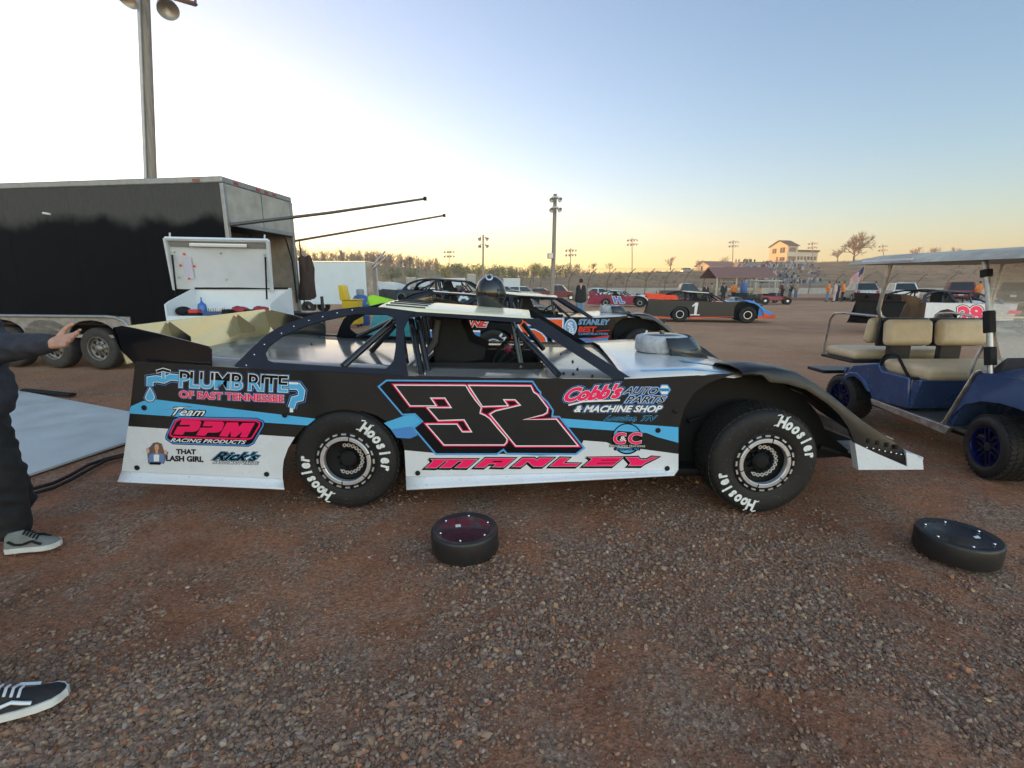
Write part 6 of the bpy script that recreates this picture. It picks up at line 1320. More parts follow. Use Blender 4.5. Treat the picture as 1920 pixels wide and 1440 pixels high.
MB().lathe([(.001, 0), (.26, 0), (.30, .05), (.30, .35), (.31, .37), (.30, .39), (.30, .75), (.31, .77), (.30, .79), (.30, 1.0), (.22, 1.14), (.1, 1.17)], (q.x, 18.5, zb), 'z', 24).build('body', m2('drum_blue', (.03, .10, .30), .45), o, smooth=40); MB().lathe([(.14, 1.15), (.15, 1.32), (.12, 1.38), (.001, 1.39)], (q.x, 18.5, zb), 'z', 18).build('cap', mat('grey_cap', (.25, .26, .28), .6, rvar=.05), o, smooth=50)
q = onY(607, 640, 7.6); o = MB(); o.tube([(onY(610, 640, 7.0).x, 7.0, 0), (onY(610, 640, 7.0).x, 7.0, 1.28)], .022, 10); o.lathe([(.10, 0), (.10, .02), (.03, .03)], (onY(610, 640, 7.0).x, 7.0, 0), 'z', 16); tag(o.build('post', K_satin, None, smooth=40), 'slim black post standing behind the race car tail', 'post')

# ================================================================ LIGHT POLES, PAVILION, FENCE
def light_pole(label, u, vt, Y, ub=None, arms=2, lamps=3, r=.14, zb=None, speaker=False, s=1.0, span=2.2):
    top = onY(u, vt, Y); ub = u if ub is None else ub; bx_ = onY(ub, 545, Y).x; zb = (gfar(bx_, Y)-.1) if zb is None else zb
    o = thing('light_pole', label, 'light pole', (bx_, Y, zb), 0, 'floodlight poles around the track'); base = Vector((bx_, Y, zb))
    MB().tube([base, base.lerp(top, .5)+Vector((.04, 0, 0)), top], [r, r*.85, r*.7], 10).build('pole', m_wood, o, smooth=60)
    for k in range(arms):
        z = top.z-.35*s-k*1.05*s; x = top.x
        MB().bx(x-span*s/2, x+span*s/2, Y-.16*s-r, Y-.06*s-r, z-.05*s, z+.05*s).build('crossarm', m_lamp, o)
        for i in range(lamps):
            e = (i/(lamps-1)-.5) if lamps > 1 else 0
            m = MB(); lamp_head(m, Vector((x+e*span*s*.95, Y-.12*s-r-(.3 if False else 0), z-.22*s)), (e*.9+.3, -.75, -.55), s); m.build('floodlight', m_lamp, o, smooth=50)
    if speaker:
        c = base.lerp(top, .48); MB().box(c+Vector((-.22, -.25, 0)), (.34, .3, .36), (0, 0, .3)).build('loudspeaker', m_lamp, o, bevel=.02)
    return o
light_pole('tall timber light pole right of the helmet with lamps and a loudspeaker', 1041, 364, 34, 1034, 2, 2, .17, speaker=True, s=.62, span=.75)
light_pole('medium light pole standing left of the helmet against the yellow sky', 906, 440, 66, 904, 2, 2, .15, s=.9, span=1.0)
light_pole('distant light pole above the left ridge, left of the helmet', 842, 468, 160, 842, 2, 4, .15, s=1.3)
light_pole('distant light pole just right of the tall timber pole', 1070, 465, 140, 1069, 2, 4, .15, s=1.2)
light_pole('distant light pole on the bank above the dark red race car', 1185, 446, 150, 1184, 2, 4, .15, s=1.2, zb=3)
light_pole('distant light pole on the bank above the pavilion roof', 1375, 450, 160, 1370, 2, 4, .15, s=1.2, zb=3)
light_pole('distant light pole at the right end of the control tower', 1523, 453, 178, 1521, 2, 4, .15, s=1.3, zb=5)
light_pole('distant light pole right of the big bare oak', 1655, 458, 178, 1655, 2, 4, .15, s=1.3, zb=5)

m_roofm = mat('maroon_metal_roof', (.24, .11, .085), .6, var=.12, vs=3, stretch=(6, 1, 1))
xa, xb = onY(1341, 545, 55).x, onY(1456, 545, 55).x; zt = 4.0
pv = thing('pavilion', 'open shelter with maroon metal roof behind the number 1 race car', 'shelter', ((xa+xb)/2, 57, gfar(xa, 57)))
ze, zr = onY(1400, 519, 55).z, onY(1400, 500.6, 57.5).z
MB().prism([Vector((xa, 55, ze)), Vector((xa, 57.5, zr)), Vector((xa, 60, ze)), Vector((xa, 60, ze-.12)), Vector((xa, 57.5, zr-.12)), Vector((xa, 55, ze-.12))], (xb-xa, 0, 0)).build('roof', m_roofm, pv, smooth=0)
for i in range(4):
    for yy in (55.15, 59.85): MB().bx(xa+.1+(xb-xa-.35)*i/3, xa+.25+(xb-xa-.35)*i/3, yy-.07, yy+.07, -.4, ze-.125).build('post', mat('pale_post', (.42, .38, .32), .7, var=.15), pv)
MB().bx(xa+1, xb-1, 57, 58, .3, .85).build('counter', m_tint, pv)

fence = thing('catch_fence', 'tall catch fence with overhanging posts along the race track', 'fence', (30, 80, 0))
m_fp = mat('rusty_fence_post', (.13, .085, .06), .8, var=.2)
pk = [(u, 80) for u in range(1100, 1480, 36)] + [(1064, 83), (1036, 88), (1012, 94), (992, 101), (976, 108), (962, 116), (952, 124)] + [(1515, 80), (1560, 80), (1610, 80), (1660, 80), (1715, 80), (1770, 80)]
tops = []
for u, Y in pk:
    h_ = 3.8 if u < 1500 else 3.0; x = onY(u, 545, Y).x; pts = [Vector((x, Y, -.6)), Vector((x+.25, Y, h_*.6)), Vector((x+.75, Y-.1, h_*.88)), Vector((x+1.5, Y-.2, h_*1.08))]; MB().tube(pts, .07, 6).build('post', m_fp, fence, smooth=60); tops.append((u, pts))
tops.sort(key=lambda k: k[0]); w_ = MB()
for (u, a), (_, b) in zip(tops[:-1], tops[1:]):
    for f_ in (.28, .5, .72, .9, 1.0):
        def at(p): s_ = f_*3; i = min(2, int(s_)); return p[i].lerp(p[i+1], s_-i)
        w_.tube([at(a), at(b)], .016, 3, caps=False)
w_.build('cables', m_fp, fence, smooth=0)
m_conc = mat('pale_concrete', (.38, .36, .33), .85, var=.15, vs=1.2, bump=.2, bs=6)
wl_ = MB(); xs = np.linspace(12, 125, 40); wl_.loft([[(x, 82, -.6), (x, 82, 1.0), (x, 82.25, 1.0), (x, 82.25, -.6)] for x in xs]); tag(wl_.build('track_wall', m_conc, None, smooth=0), 'long pale concrete wall in front of the grass bank', 'wall')
wl_ = MB(); wl_.loft([[(x, 46+.0*x, -.1), (x, 46.2, .22), (x, 47.2, .25), (x, 48, -.1)] for x in np.linspace(24, 90, 30)]); tag(wl_.build('dirt_berm', m_track, None, smooth=60), kind='structure')

# grandstand on the bank, with its crowd
gs = thing('grandstand', 'grey stepped grandstand full of people on the bank below the tower', 'grandstand', (60, 130, 4))
NR = 14; stp = MB(); seats = []
for i in range(NR):
    Y = 112+3.6*i; v = 524-2.7*i*1.02; z = H+(534.7-v)/F*Y*1.0 - H*0; z = (534.7-v)/F*Y+H
    uL, uR = 1392-1.5*i, 1552-3.4*i; x0, x1 = (uL-960)/F*Y, (uR-960)/F*Y
    stp.bx(x0, x1, Y, Y+3.55, -.5+.01*i, z-.9); seats.append((x0, x1, Y, z-.9))
stp.build('steps', mat('grandstand_concrete', (.20, .19, .18), .85, var=.15, vs=.6), gs, smooth=0)
MB().hexa([Vector((((1462-960)/F*112), 111.9, .3)), Vector((((1462-960)/F*112)+2, 111.9, .3)), Vector((((1440-960)/F*150)+2, 152, 5.7)), Vector((((1440-960)/F*150), 152, 5.7)), Vector((((1462-960)/F*112), 111.9, 1.6)), Vector((((1462-960)/F*112)+2, 111.9, 1.6)), Vector((((1440-960)/F*150)+2, 152, 7)), Vector((((1440-960)/F*150), 152, 7))]).build('aisle_ramp', m_fp, gs)
crowd = MB(); rnd = random.Random(5)
for k in range(520):
    x0, x1, Y, z = rnd.choice(seats); e = rnd.random(); 
    if vnoise(e*7+Y, Y*.3, 4) < .42: continue
    x = x0+(x1-x0)*e; yy = Y+rnd.uniform(.4, 3); crowd.cur = rnd.choice([0, 0, 1, 1, 2, 3, 4, 5, 5, 5])
    crowd.lathe([(.001, 0), (.26, .0), (.24, .35), (.28, .62), (.16, .80), (.07, .84)], (x, yy, z), 'z', 7); crowd.cur = 6; crowd.ball((x, yy, z+.95), .13, 6, 4)
cm = [mat('crowd_%s' % n, c, .85, var=.2) for n, c in (('black', (.02, .02, .025)), ('grey', (.18, .18, .19)), ('red', (.22, .04, .04)), ('blue', (.05, .09, .2)), ('tan', (.25, .19, .12)), ('pale', (.42, .42, .42)))]+[K_skin]
tag(crowd.build('crowd', cm, None, smooth=60), 'crowd of spectators sitting on the grandstand', 'crowd', kind='stuff')

# control tower and its wing
tw = thing('control_tower', 'two storey control tower with low wing on the bank, gable lit golden by the sun', 'building', (0, 0, 0))
m_tww = mat('cream_siding', (.62, .56, .42), .7, var=.04, vs=2); m_twd = mat('dark_window', (.03, .035, .04), .08, rvar=.03)
def TB(nm, x0, x1, y0, y1, z0, z1, mt): return MB().bx(x0, x1, y0, y1, z0, z1).build(nm, mt, tw, local=True)
TB('wall', 0, 4.8, 0, 9.0, -3, 6.2, m_tww); MB().prism([Vector((.01, -.0, 6.2)), Vector((.01, 4.5, 8.2)), Vector((.01, 9.0, 6.2))], (4.78, 0, 0)).build('gable', m_tww, tw, local=True, smooth=0)
MB().prism([Vector((-.4, -.5, 6.02)), Vector((-.4, 4.5, 8.25)), Vector((-.4, 9.5, 6.02)), Vector((-.4, 9.5, 6.2)), Vector((-.4, 4.5, 8.45)), Vector((-.4, -.5, 6.2))], (5.6, 0, 0)).build('roof', mat('brown_shingle', (.09, .06, .05), .85, var=.2), tw, local=True, smooth=0)
TB('wing', 4.8, 15.0, .6, 7.5, -3, 4.0, m_tww); TB('wing_roof', 4.8, 15.4, .2, 7.9, 4.01, 4.7, MATS['brown_shingle'])
for y0, y1, z0, z1 in ((1.2, 3.6, 3.6, 5.6), (5.4, 7.4, 3.6, 5.4), (1.0, 3.4, .6, 2.0), (4.2, 5.2, .0, 2.2)):
    w0 = TB('window', -.03, -.001, y0, y1, z0, z1, m_twd); MB().bx(-.05, -.031, (y0+y1)/2-.06, (y0+y1)/2+.06, z0, z1).build('mullion', m_tww, w0, local=True)
TB('window', .8, 4.0, -.03, -.001, 3.9, 5.5, m_twd); TB('window', .6, 4.2, -.03, -.001, .8, 2.2, m_twd)
for i in range(6): TB('window', 5.3+1.6*i, 6.5+1.6*i, .57, .599, 1.0, 2.3, m_twd)
TB('balcony', -2.2, -.01, -.3, 9.2, -.6, -.4, m_wood)
rl = MB()
for y in np.linspace(-.2, 9.1, 9): rl.bx(-2.15, -2.05, y-.05, y+.05, -.4, .7)
rl.bx(-2.15, -2.05, -.3, 9.2, .70, .80); rl.build('railing', m_wood, tw, local=True)
for y in (0, 3, 6, 9): TB('stilt', -2.1, -1.9, y-.1, y+.1, -3, -.6, m_wood)
Yt = 186; tw.location = (onY(1468, 545, Yt).x, Yt, (534.7-491)/F*Yt+H-.6); tw.rotation_euler = (0, 0, R(14.5)); 
bn = thing('barn', 'low barn with sunlit gable on top of the bank', 'barn', (0, 0, 0))
def BB(nm, f, mt): m = MB(); f(m); m.build(nm, mt, bn, local=True, smooth=0)
BB('wall', lambda m: (m.bx(0, 13, 0, 7.5, -2, 1.1), m.prism([Vector((.01, 0, 1.1)), Vector((.01, 3.75, 2.7)), Vector((.01, 7.5, 1.1))], (12.98, 0, 0))), m_tww)
BB('roof', lambda m: m.prism([Vector((-.3, -.4, .98)), Vector((-.3, 3.75, 2.75)), Vector((-.3, 7.9, .98)), Vector((-.3, 7.9, 1.15)), Vector((-.3, 3.75, 2.92)), Vector((-.3, -.4, 1.15))], (13.6, 0, 0)), m_roofm)
BB('door', lambda m: m.bx(-.03, -.002, 3.4, 4.3, -.5, 1.0), m_twd)
bn.location = (onY(1326, 545, 176).x, 176, (534.7-502.5)/F*176+H-.6); bn.rotation_euler = (0, 0, R(18))

# ================================================================ TREES
def branches(mb, p, d, L_, r, lev, rng, spread, kids=(2, 4), minr=.012, droop=0):
    n = 3; pts = [p]; dd = d
    for i in range(n):
        dd = (dd+Vector((rng.uniform(-1, 1), rng.uniform(-1, 1), rng.uniform(-.6, 1)))*.16).normalized(); pts.append(pts[-1]+dd*L_/n)
    mb.tube(pts, [max(minr, r*(1-.35*i/n)) for i in range(n+1)], 5 if lev > 3 else 3, caps=False)
    if lev <= 0: return
    for k in range(rng.randint(*kids)):
        e = rng.uniform(.45, 1.0); i = min(n-1, int(e*n)); q = pts[i].lerp(pts[i+1], e*n-i)
        a = rng.uniform(0, 6.28); ax = dd.orthogonal().normalized(); ax.rotate(Matrix.Rotation(a, 3, dd)); v = (dd*math.cos(spread)+ax*math.sin(spread)*rng.uniform(.7, 1.2)+Vector((0, 0, .12-droop))).normalized()
        branches(mb, q, v, L_*rng.uniform(.62, .82), max(minr, r*.62), lev-1, rng, spread, kids, minr, droop)
m_bark = mat('bare_bark', (.13, .095, .065), .9, var=.25, vs=4); m_twig = mat('bare_twig', (.30, .17, .085), .9, var=.25, vs=.8)
def bare_tree(label, u, vb, Y, hgt, lev=5, seed=1, spread=.62, name='bare_tree', group='bare trees along the skyline', NB=6):
    b = onY(u, vb, Y); b = Vector((b.x, b.y, b.z-.4)); rng = random.Random(seed)
    o = thing(name, label, 'tree', b, 0, group)
    tr_ = MB(); tr_.tube([b, b+Vector((.02, 0, hgt*.12)), b+Vector((.05*hgt*rng.uniform(-1, 1)*.3, 0, hgt*.24))], [hgt*.038, hgt*.028, hgt*.025], 9); tr_.build('trunk', m_bark, o, smooth=60)
    cr_ = MB(); q = tr_.v[-1]*0+b+Vector((0, 0, hgt*.22))
    for k in range(NB):
        a = 2*math.pi*(k+rng.random()*.6)/NB; el = rng.uniform(.25, 1.2); branches(cr_, q+Vector((0, 0, hgt*.02*k)), Vector((math.cos(a)*math.cos(el), math.sin(a)*math.cos(el), math.sin(el))), hgt*.27, hgt*.019, lev, rng, spread, (2, 4), .018)
    branches(cr_, q, Vector((0, 0, 1)), hgt*.30, hgt*.02, lev, rng, spread, (2, 4), .018)
    cr_.build('crown', m_twig, o, smooth=0); return o
bare_tree('big round bare oak on the bank, above the silver suv', 1600, 492, 170, 10.6, 4, 3, .62, 'bare_oak', NB=11)
for k, (u, vb, Y, h_, lb) in enumerate([(1257, 505, 190, 6.0, 'small bare tree on the skyline left of the barn'), (1312, 503, 195, 4.6, 'little bare tree rising just behind the barn'), (1357, 500, 195, 5.4, 'bare tree on the skyline behind the red car on the bank'), (1112, 508, 190, 4.6, 'low bare tree on the skyline above the white sedan'), (1143, 507, 190, 4.0, 'lowest bare bush on the skyline left of the bank pole'), (1570, 490, 185, 6.0, 'thin tree standing just left of the big oak'),
                                         (1400, 500, 195, 4.4, 'bare tree on the skyline left of the tower'), (1716, 486, 190, 6.0, 'bare tree over the left half of the cart canopy'), (1750, 484, 190, 5.6, 'wide bare tree over the middle of the cart canopy'), (1790, 482, 192, 5.2, 'bare tree over the right half of the cart canopy'), (1083, 510, 185, 4.5, 'small bare tree right of the distant double lamp pole')]):
    bare_tree(lb, u, vb, Y, h_, 3, 20+k, .7)
# rough brush on the bank
bsh = MB(); rng = random.Random(31)
for k in range(1500):
    Y = rng.uniform(100, 172); u = rng.uniform(1090, 1990)
    if 1380 < u < 1560 and Y < 168: continue
    s_ = (Y-88)/(175-88)/1.0; z = max(0, (534.7-v_bank(u))/F*175+.3)*sstep(0, 1, min(1, s_))-.35; b = Vector(((u-960)/F*Y, Y, z)); bsh.cur = rng.randint(0, 2)
    for j in range(6):
        d = Vector((rng.uniform(-1, 1), rng.uniform(-1, 1), rng.uniform(.4, 1.2))).normalized()*rng.uniform(.3, 1.1); w2 = d.orthogonal().normalized()*.10
        bsh.add([b-w2, b+w2, b+d], [(0, 1, 2)])
tag(bsh.build('brush', [mat('dry_brush_tan', (.34, .22, .09), .95, var=.2), mat('dry_brush_red', (.22, .10, .045), .95, var=.2), mat('dry_brush_olive', (.13, .10, .04), .95, var=.2)], None, smooth=0), 'dry brush growing over the grass bank', 'brush', kind='stuff')
# woodland on the ridge: one mass of bare trees, with spring green low down
wd = MB(); rng = random.Random(11)
for k in range(1050):
    u = rng.uniform(470, 1110); Y = rng.uniform(190, 300); 
    gvr = v_ridge(u); Yc = 235; f_ = sstep(0, 1, min(1, (Y-120)/(Yc-120))) if Y < Yc else 1-.35*sstep(0, 1, (Y-Yc)/185)
    z = max(0, (534.7-gvr)/F*Yc)*f_-.6; x = (u-960)/F*Y; h_ = rng.uniform(3.8, 7.2)*(.75 if u > 830 else 1)
    b = Vector((x, Y, z)); wd.cur = 0 if rng.random() < .8 else 1
    wd.tube([b, b+Vector((rng.uniform(-.3, .3), 0, h_*.5)), b+Vector((rng.uniform(-.6, .6), 0, h_))], [.13, .09, .03], 3, caps=False)
    for j in range(13):
        e = rng.uniform(.3, .95); q = b+Vector((0, 0, h_*e)); a = rng.uniform(0, 6.28); L_ = h_*.36*(1.1-e*.5); v = Vector((math.cos(a)*.7, math.sin(a)*.7, .75)).normalized()
        wd.tube([q, q+v*L_*.5, q+v*L_+Vector((0, 0, .2))], [.05, .04, .025], 3, caps=False)
        for i in range(3): v2 = (v+Vector((rng.uniform(-.8, .8), rng.uniform(-.8, .8), rng.uniform(-.2, .6)))).normalized(); wd.tube([q+v*L_*(.4+.2*i), q+v*L_*(.4+.2*i)+v2*L_*.45], [.03, .02], 3, caps=False)
tag(wd.build('woodland', [m_twig, m_bark], None, smooth=0), 'bare woodland covering the western ridge', 'woodland', kind='stuff')
m_spring = [mat('spring_leaf_%s' % n, c, .8, var=.3, vs=1.2) for n, c in (('yellow', (.40, .30, .04)), ('green', (.24, .22, .04)), ('olive', (.16, .13, .04)))]
def leafy_tree(label, u, vb, Y, h_, w_, seed, mi=0):
    b = onY(u, vb, Y); rng = random.Random(seed); o = thing('leafy_tree', label, 'tree', b, 0, 'spring green trees below the ridge')
    MB().tube([b-Vector((0, 0, .4)), b+Vector((0, 0, h_*.5))], [.2, .12], 7).build('trunk', m_bark, o)
    cl = [(Vector((rng.gauss(0, w_*.26), rng.gauss(0, w_*.26), h_*(.35+.5*rng.random()))), rng.uniform(.16, .28)*w_) for _ in range(11)]; m = MB()
    for k in range(1500):
        c, r = rng.choice(cl); d = Vector((rng.gauss(0, 1), rng.gauss(0, 1), rng.gauss(0, 1))).normalized(); p = b+c+d*r*rng.uniform(.5, 1); s = rng.uniform(.10, .22); n_ = Vector((rng.gauss(0, 1), rng.gauss(0, 1), rng.gauss(0, 1))).normalized(); a = n_.orthogonal().normalized()*s; bb = n_.cross(a)
        m.cur = mi if rng.random() < .75 else (mi+1) % 3; m.add([p+a, p+bb*.7, p-a, p-bb*.7], [(0, 1, 2, 3)])
    m.build('crown', m_spring, o, smooth=0)
for k, (u, vb, Y, h_, w_, mi, lb) in enumerate([(835, 527, 150, 5.0, 5.5, 0, 'yellow green tree left of the helmet, nearest the medium light pole'), (868, 526, 150, 6.0, 7, 1, 'green tree just left of the medium light pole'), (892, 526, 155, 5.0, 6, 0, 'yellow green tree right above the helmet'), (935, 527, 160, 5.2, 7, 1, 'green tree right of the helmet'), (1000, 526, 165, 5.6, 9, 0, 'broad yellow tree left of the tall timber pole'), (1020, 524, 170, 5.5, 7, 1, 'green tree right behind the tall timber pole'), (770, 527, 160, 3.6, 6, 2, 'low olive bush below the left ridge'), (735, 527, 150, 3.5, 5, 2, 'low olive bush nearest the white trailer'), (1060, 522, 175, 5.0, 7, 2, 'olive tree behind the distant double lamp pole'), (965, 526, 165, 4.6, 7, 2, 'olive tree midway between helmet and tall pole')]):
    leafy_tree(lb, u, vb, Y, h_, w_, 60+k, mi)

# ================================================================ PEOPLE IN THE LOT
pm_ = dict(maroon=(.12, .025, .03), grey=(.20, .19, .17), dark=(.02, .02, .025), tan=(.26, .19, .11), orange=(.80, .22, .03), pinkw=(.50, .38, .35), navy=(.03, .04, .09), jeans=(.08, .13, .24), khaki=(.30, .24, .17), black=(.012, .012, .014), ltjean=(.16, .24, .36), blue=(.05, .12, .30))
PM = {k: mat('cloth_'+k, c, .85, var=.2, vs=9) for k, c in pm_.items()}
def far_person(label, u, Y, z, top, legs, face=180, vest=None, hat=None, arms='down', hgt=1.75, group='people standing about the lot', vox=.028, sit=False):
    x = onY(u, 545, Y).x; s = hgt/1.75; o = thing('person', label, 'person', (x, Y, z), R(face), group)
    sh, hp = 1.43, .95
    arm = {'down': lambda k: [(Vector((0, .20*k, sh-.03)), .062), (Vector((.0, .27*k, 1.13)), .050), (Vector((.07, .26*k, .90)), .038), (Vector((.10, .25*k, .80)), .035)], 'front': lambda k: [(Vector((0, .20*k, sh-.03)), .062), (Vector((-.02, .29*k, 1.14)), .05), (Vector((.20, .12*k, 1.12)), .04), (Vector((.23, .05*k, 1.12)), .035)]}[arms]
    body = [[(Vector((0, 0, 1.46)), .055), (Vector((0, 0, 1.58)), .055)]]+[arm(k) for k in (1, -1)]+[[(Vector((0, .09*k, hp)), .085), (Vector((.02, .10*k, .5)), .06), (Vector((0, .11*k, .09)), .045), (Vector((.12, .13*k, .05)), .045)] for k in (1, -1)]+[[(Vector((0, 0, 1.0)), .13), (Vector((0, 0, 1.38)), .14)], [(Vector((.09, 0, 1.63)), .02), (Vector((.105, 0, 1.61)), .02)]]
    fixs = lambda chs: [[(p*s, r*s) for p, r in c] for c in chs]
    V, Fc = blob(fixs(body), vox, 2, [(Vector((0, 0, 1.645))*s, Vector((.095, .078, .115))*s)]); mb = MB(); mb.v = V; mb.f = list(Fc); mb.m = [0]*len(Fc); mb.build('body', K_skin, o, local=True, smooth=80)
    def cloth(nm, chs, mt): V, Fc = blob(fixs(chs), vox, 2); mb = MB(); mb.v = V; mb.f = list(Fc); mb.m = [0]*len(Fc); mb.build(nm, mt, o, local=True, smooth=80)
    cloth('jacket', [[(Vector((0, .07, 1.36)), .14), (Vector((0, .06, .92)), .155)], [(Vector((0, -.07, 1.36)), .14), (Vector((0, -.06, .92)), .155)]]+[[(p, r+.022) for p, r in arm(k)[:3]] for k in (1, -1)], PM[top])
    if vest: cloth('vest', [[(Vector((0, .08, 1.36)), .155), (Vector((0, .07, .90)), .175)], [(Vector((0, -.08, 1.36)), .155), (Vector((0, -.07, .90)), .175)]], PM[vest])
    cloth('trousers', [[(Vector((0, .08*k, hp)), .125), (Vector((.02, .10*k, .5)), .090), (Vector((0, .11*k, .12)), .078)] for k in (1, -1)], PM[legs])
    for k in (1, -1): cloth('shoe', [[(Vector((-.03, .12*k, .055)), .052), (Vector((.14, .135*k, .045)), .045)]], PM['black'])
    cloth('hat' if hat else 'hair', [[(Vector((-.012, 0, 1.70)), .088), (Vector((-.025, 0, 1.66)), .086)]]+([[(Vector((.05, 0, 1.69)), .05), (Vector((.15, 0, 1.685)), .025)]] if hat else []), PM[hat] if hat else m_hair)
    return o
far_person('man in black vest over grey sleeves and jeans, seen from behind, centre of the lot', 1089, 21.5, gfar(3, 21.5), 'grey', 'ltjean', 85, vest='black', hat='black', hgt=1.82)
for u, Y, tp_, lg_, hat, arms, lb in [(1467, 50, 'maroon', 'black', None, 'front', 'person in maroon jacket, left of the four near the red buggy'), (1475, 49.5, 'grey', 'khaki', 'grey', 'front', 'person in grey jacket and khaki trousers near the red buggy'), (1482, 50.5, 'dark', 'jeans', 'black', 'down', 'person in black jacket and jeans near the red buggy'), (1493, 50, 'tan', 'jeans', None, 'front', 'person in tan top and jeans, right of the four near the red buggy')]:
    far_person(lb, u, Y, 0, tp_, lg_, 80+(u % 5)*12, hat=hat, arms=arms)
for u, Y, tp_, lg_, vest, lb in [(1553, 43, 'orange', 'ltjean', None, 'marshal in orange top and light jeans'), (1566, 42, 'pinkw', 'pinkw', None, 'person all in pale pinkish white beside the marshals'), (1571, 44, 'navy', 'navy', None, 'person in navy standing between the orange tops'), (1581, 43, 'orange', 'black', None, 'marshal in orange top and black trousers beside the silver suv'), (1640, 43, 'dark', 'black', None, 'person in dark clothes between the silver and white suv'), (1835, 39, 'orange', 'black', None, 'marshal in orange by the cart front post')]:
    far_person(lb, u, Y, 0, tp_, lg_, 90+(u % 7)*9, arms='front' if u % 2 else 'down')
for u, Y, tp_, lb in [(1323, 44, 'dark', 'person in black with white cap behind the number 1 car'), (1376, 47, 'orange', 'person in orange under the pavilion'), (1334, 48, 'tan', 'person in tan at the left post of the pavilion'), (1357, 47, 'dark', 'person in dark clothes under the left half of the pavilion')]:
    far_person(lb, u, Y, gfar(onY(u, 545, Y).x, Y), tp_, 'black', 90, hat='grey' if u == 1323 else None)

# flag behind the silver suv
fl_ = thing('flag', 'american flag on a leaning pole behind the silver suv', 'flag', (onY(1606, 545, 45.5).x, 45.5, 0))
a_, b_ = onY(1612, 545, 45.5), onY(1622, 496, 45.5); MB().tube([Vector((a_.x, 45.5, 0)), b_], .03, 8).build('pole', mat('gold_pole', (.6, .35, .1), .4, rvar=.05), fl_)
fm = MB(); P0 = a_.lerp(b_, .94); dn = (a_-b_).normalized(); ex = Vector((-.78, -.1, -.62))
def fp(i, j): e = i/13; return P0+dn*(1.25*e)+ex*(1.75*j/12)+Vector((0, .12*math.sin(j*.9+e), -.05*math.sin(j*.8)))
for i in range(13):
    for j in range(12): fm.cur = 2 if (i < 7 and j < 5) else (i % 2); fm.add([fp(i, j), fp(i, j+1), fp(i+1, j+1), fp(i+1, j)], [(0, 1, 2, 3)])
solid(fm.build('cloth', [m2('flag_red', (.50, .04, .05), .8), m2('flag_white', (.75, .73, .70), .8), m2('flag_blue', (.04, .06, .20), .8)], fl_, smooth=60), .006)
# second golf cart, red buggy and blue drum by the pavilion
def far_cart(label, u, Y, rz):
    x = onY(u, 545, Y).x; o = thing('golf_cart', label, 'golf cart', (0, 0, 0), 0, 'golf carts in the background')
    b = lambda nm, a, mt, **k: MB().bx(*a).build(nm, mt, o, local=True, **k)
    b('canopy', (-1.1, 1.15, -.62, .62, 1.78, 1.88), m_canopy, bevel=.04); b('body', (-1.15, .1, -.55, .55, .3, .72), K_satin, bevel=.06); b('front_cowl', (.55, 1.2, -.52, .52, .3, .85), K_satin, bevel=.1); b('floor', (.0, .6, -.55, .55, .26, .30), K_matte)
    b('seat_cushion', (-.45, .1, -.52, .52, .72, .85), m_seat, bevel=.04); b('seat_back', (-.55, -.45, -.52, .52, .9, 1.25), m_seat, bevel=.04)
    for px_, py in ((-.95, -.55), (-.95, .55), (.8, -.55), (.8, .55)): MB().tube([(px_, py, .6), (px_+(-.08 if px_ > 0 else 0), py, 1.78)], .025, 6).build('canopy_post', m_rail, o, local=True); MB().lathe([(.1, -.1), (.21, -.1), (.23, -.05), (.23, .05), (.21, .1), (.1, .1)], (px_*.88, py, .23), 'y', 16, closed=True).build('tyre', K_rubber, o, local=True)
    o.location = (x, Y, gfar(x, Y)); o.rotation_euler = (0, 0, R(rz))
far_cart('golf cart with white canopy parked at the right end of the pavilion', 1433, 41, 5)
far_cart('golf cart with white canopy under the left half of the pavilion', 1362, 62, 0)
x = onY(1455, 545, 38).x; bg_ = thing('buggy', 'small red off road buggy parked behind the nose of the number 1 race car', 'buggy', (0, 0, 0)); m_bred = m2('buggy_red', (.28, .02, .03), .35)
MB().hexa([Vector((-1.0, -.4, .3)), Vector((.9, -.3, .35)), Vector((.9, .3, .35)), Vector((-1.0, .4, .3)), Vector((-1.0, -.35, .7)), Vector((.8, -.2, .62)), Vector((.8, .2, .62)), Vector((-1.0, .35, .7))]).build('body', m_bred, bg_, local=True, bevel=.06)
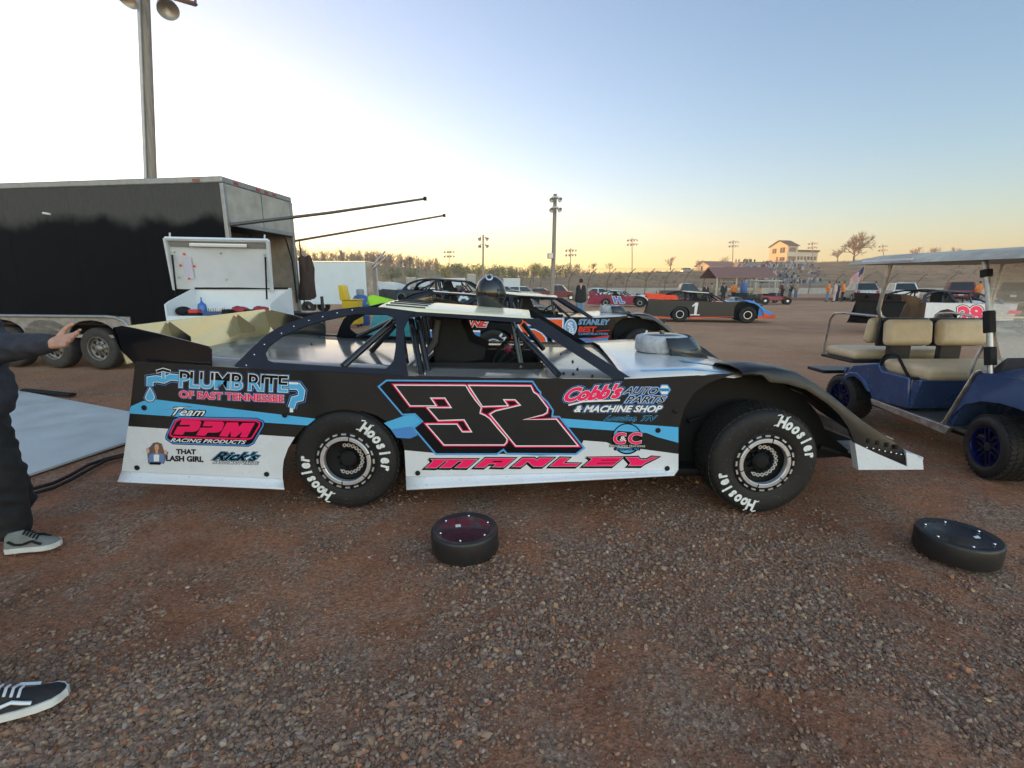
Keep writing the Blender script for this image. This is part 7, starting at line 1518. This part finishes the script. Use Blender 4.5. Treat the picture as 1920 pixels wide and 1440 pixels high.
MB().hexa([Vector((.5, -.5, .62)), Vector((1.1, -.5, .55)), Vector((1.1, .5, .55)), Vector((.5, .5, .62)), Vector((.5, -.5, .68)), Vector((1.1, -.5, .60)), Vector((1.1, .5, .60)), Vector((.5, .5, .68))]).build('front_mudguard', m_bred, bg_, local=True)
MB().bx(-.9, -.1, -.25, .25, .7, .85).build('seat', K_matte, bg_, local=True, bevel=.05); MB().tube([(.3, -.35, 1.0), (.35, 0, .97), (.3, .35, 1.0)], .02, 6).tube([(.35, 0, .97), (.6, 0, .6)], .025, 6).build('handlebar', K_matte, bg_, local=True)
for px_, py in ((.8, -.5), (.8, .5), (-.75, -.5), (-.75, .5)):
    ty = MB().lathe([(.1, -.11), (.27, -.11), (.29, -.06), (.29, .06), (.27, .11), (.1, .11)], (px_, py, .29), 'y', 18, closed=True).build('tyre', K_rubber, bg_, local=True); MB().lathe([(.12, -.08), (.08, -.04), (.001, -.05)], (px_, py-.02, .29), 'y', 12).build('rim', K_alu, ty, local=True)
bg_.location = (x, 38, gfar(x, 38)); bg_.rotation_euler = (0, 0, R(-20))
x = onY(1394, 545, 46).x; o = thing('plastic_drum', 'blue drum standing under the right half of the pavilion', 'drum', (x, 46, gfar(x, 46))); MB().lathe([(.001, 0), (.28, 0), (.3, .05), (.3, .9), (.28, .95), (.001, .95)], o.location+Vector((0, 0, .75)), 'z', 18).build('body', MATS['drum_blue'], o, smooth=40); MB().bx(x-.6, x+.6, 45.6, 46.4, o.location.z+.0, o.location.z+.74).build('table', K_matte, o)

# ================================================================ evening haze over the lot
hz_ = MB(); hz_.bx(-600, 600, -80, 640, -4.5, 48)
m = bpy.data.materials.new('haze'); m.use_nodes = True; t = m.node_tree; t.nodes.remove(t.nodes['Principled BSDF'])
v = t.nodes.new('ShaderNodeVolumePrincipled'); v.inputs['Color'].default_value = (1, .90, .76, 1); v.inputs['Density'].default_value = .0014; v.inputs['Anisotropy'].default_value = .45
t.links.new(v.outputs[0], t.nodes['Material Output'].inputs['Volume'])
tag(hz_.build('haze', m, None, smooth=0), kind='stuff')
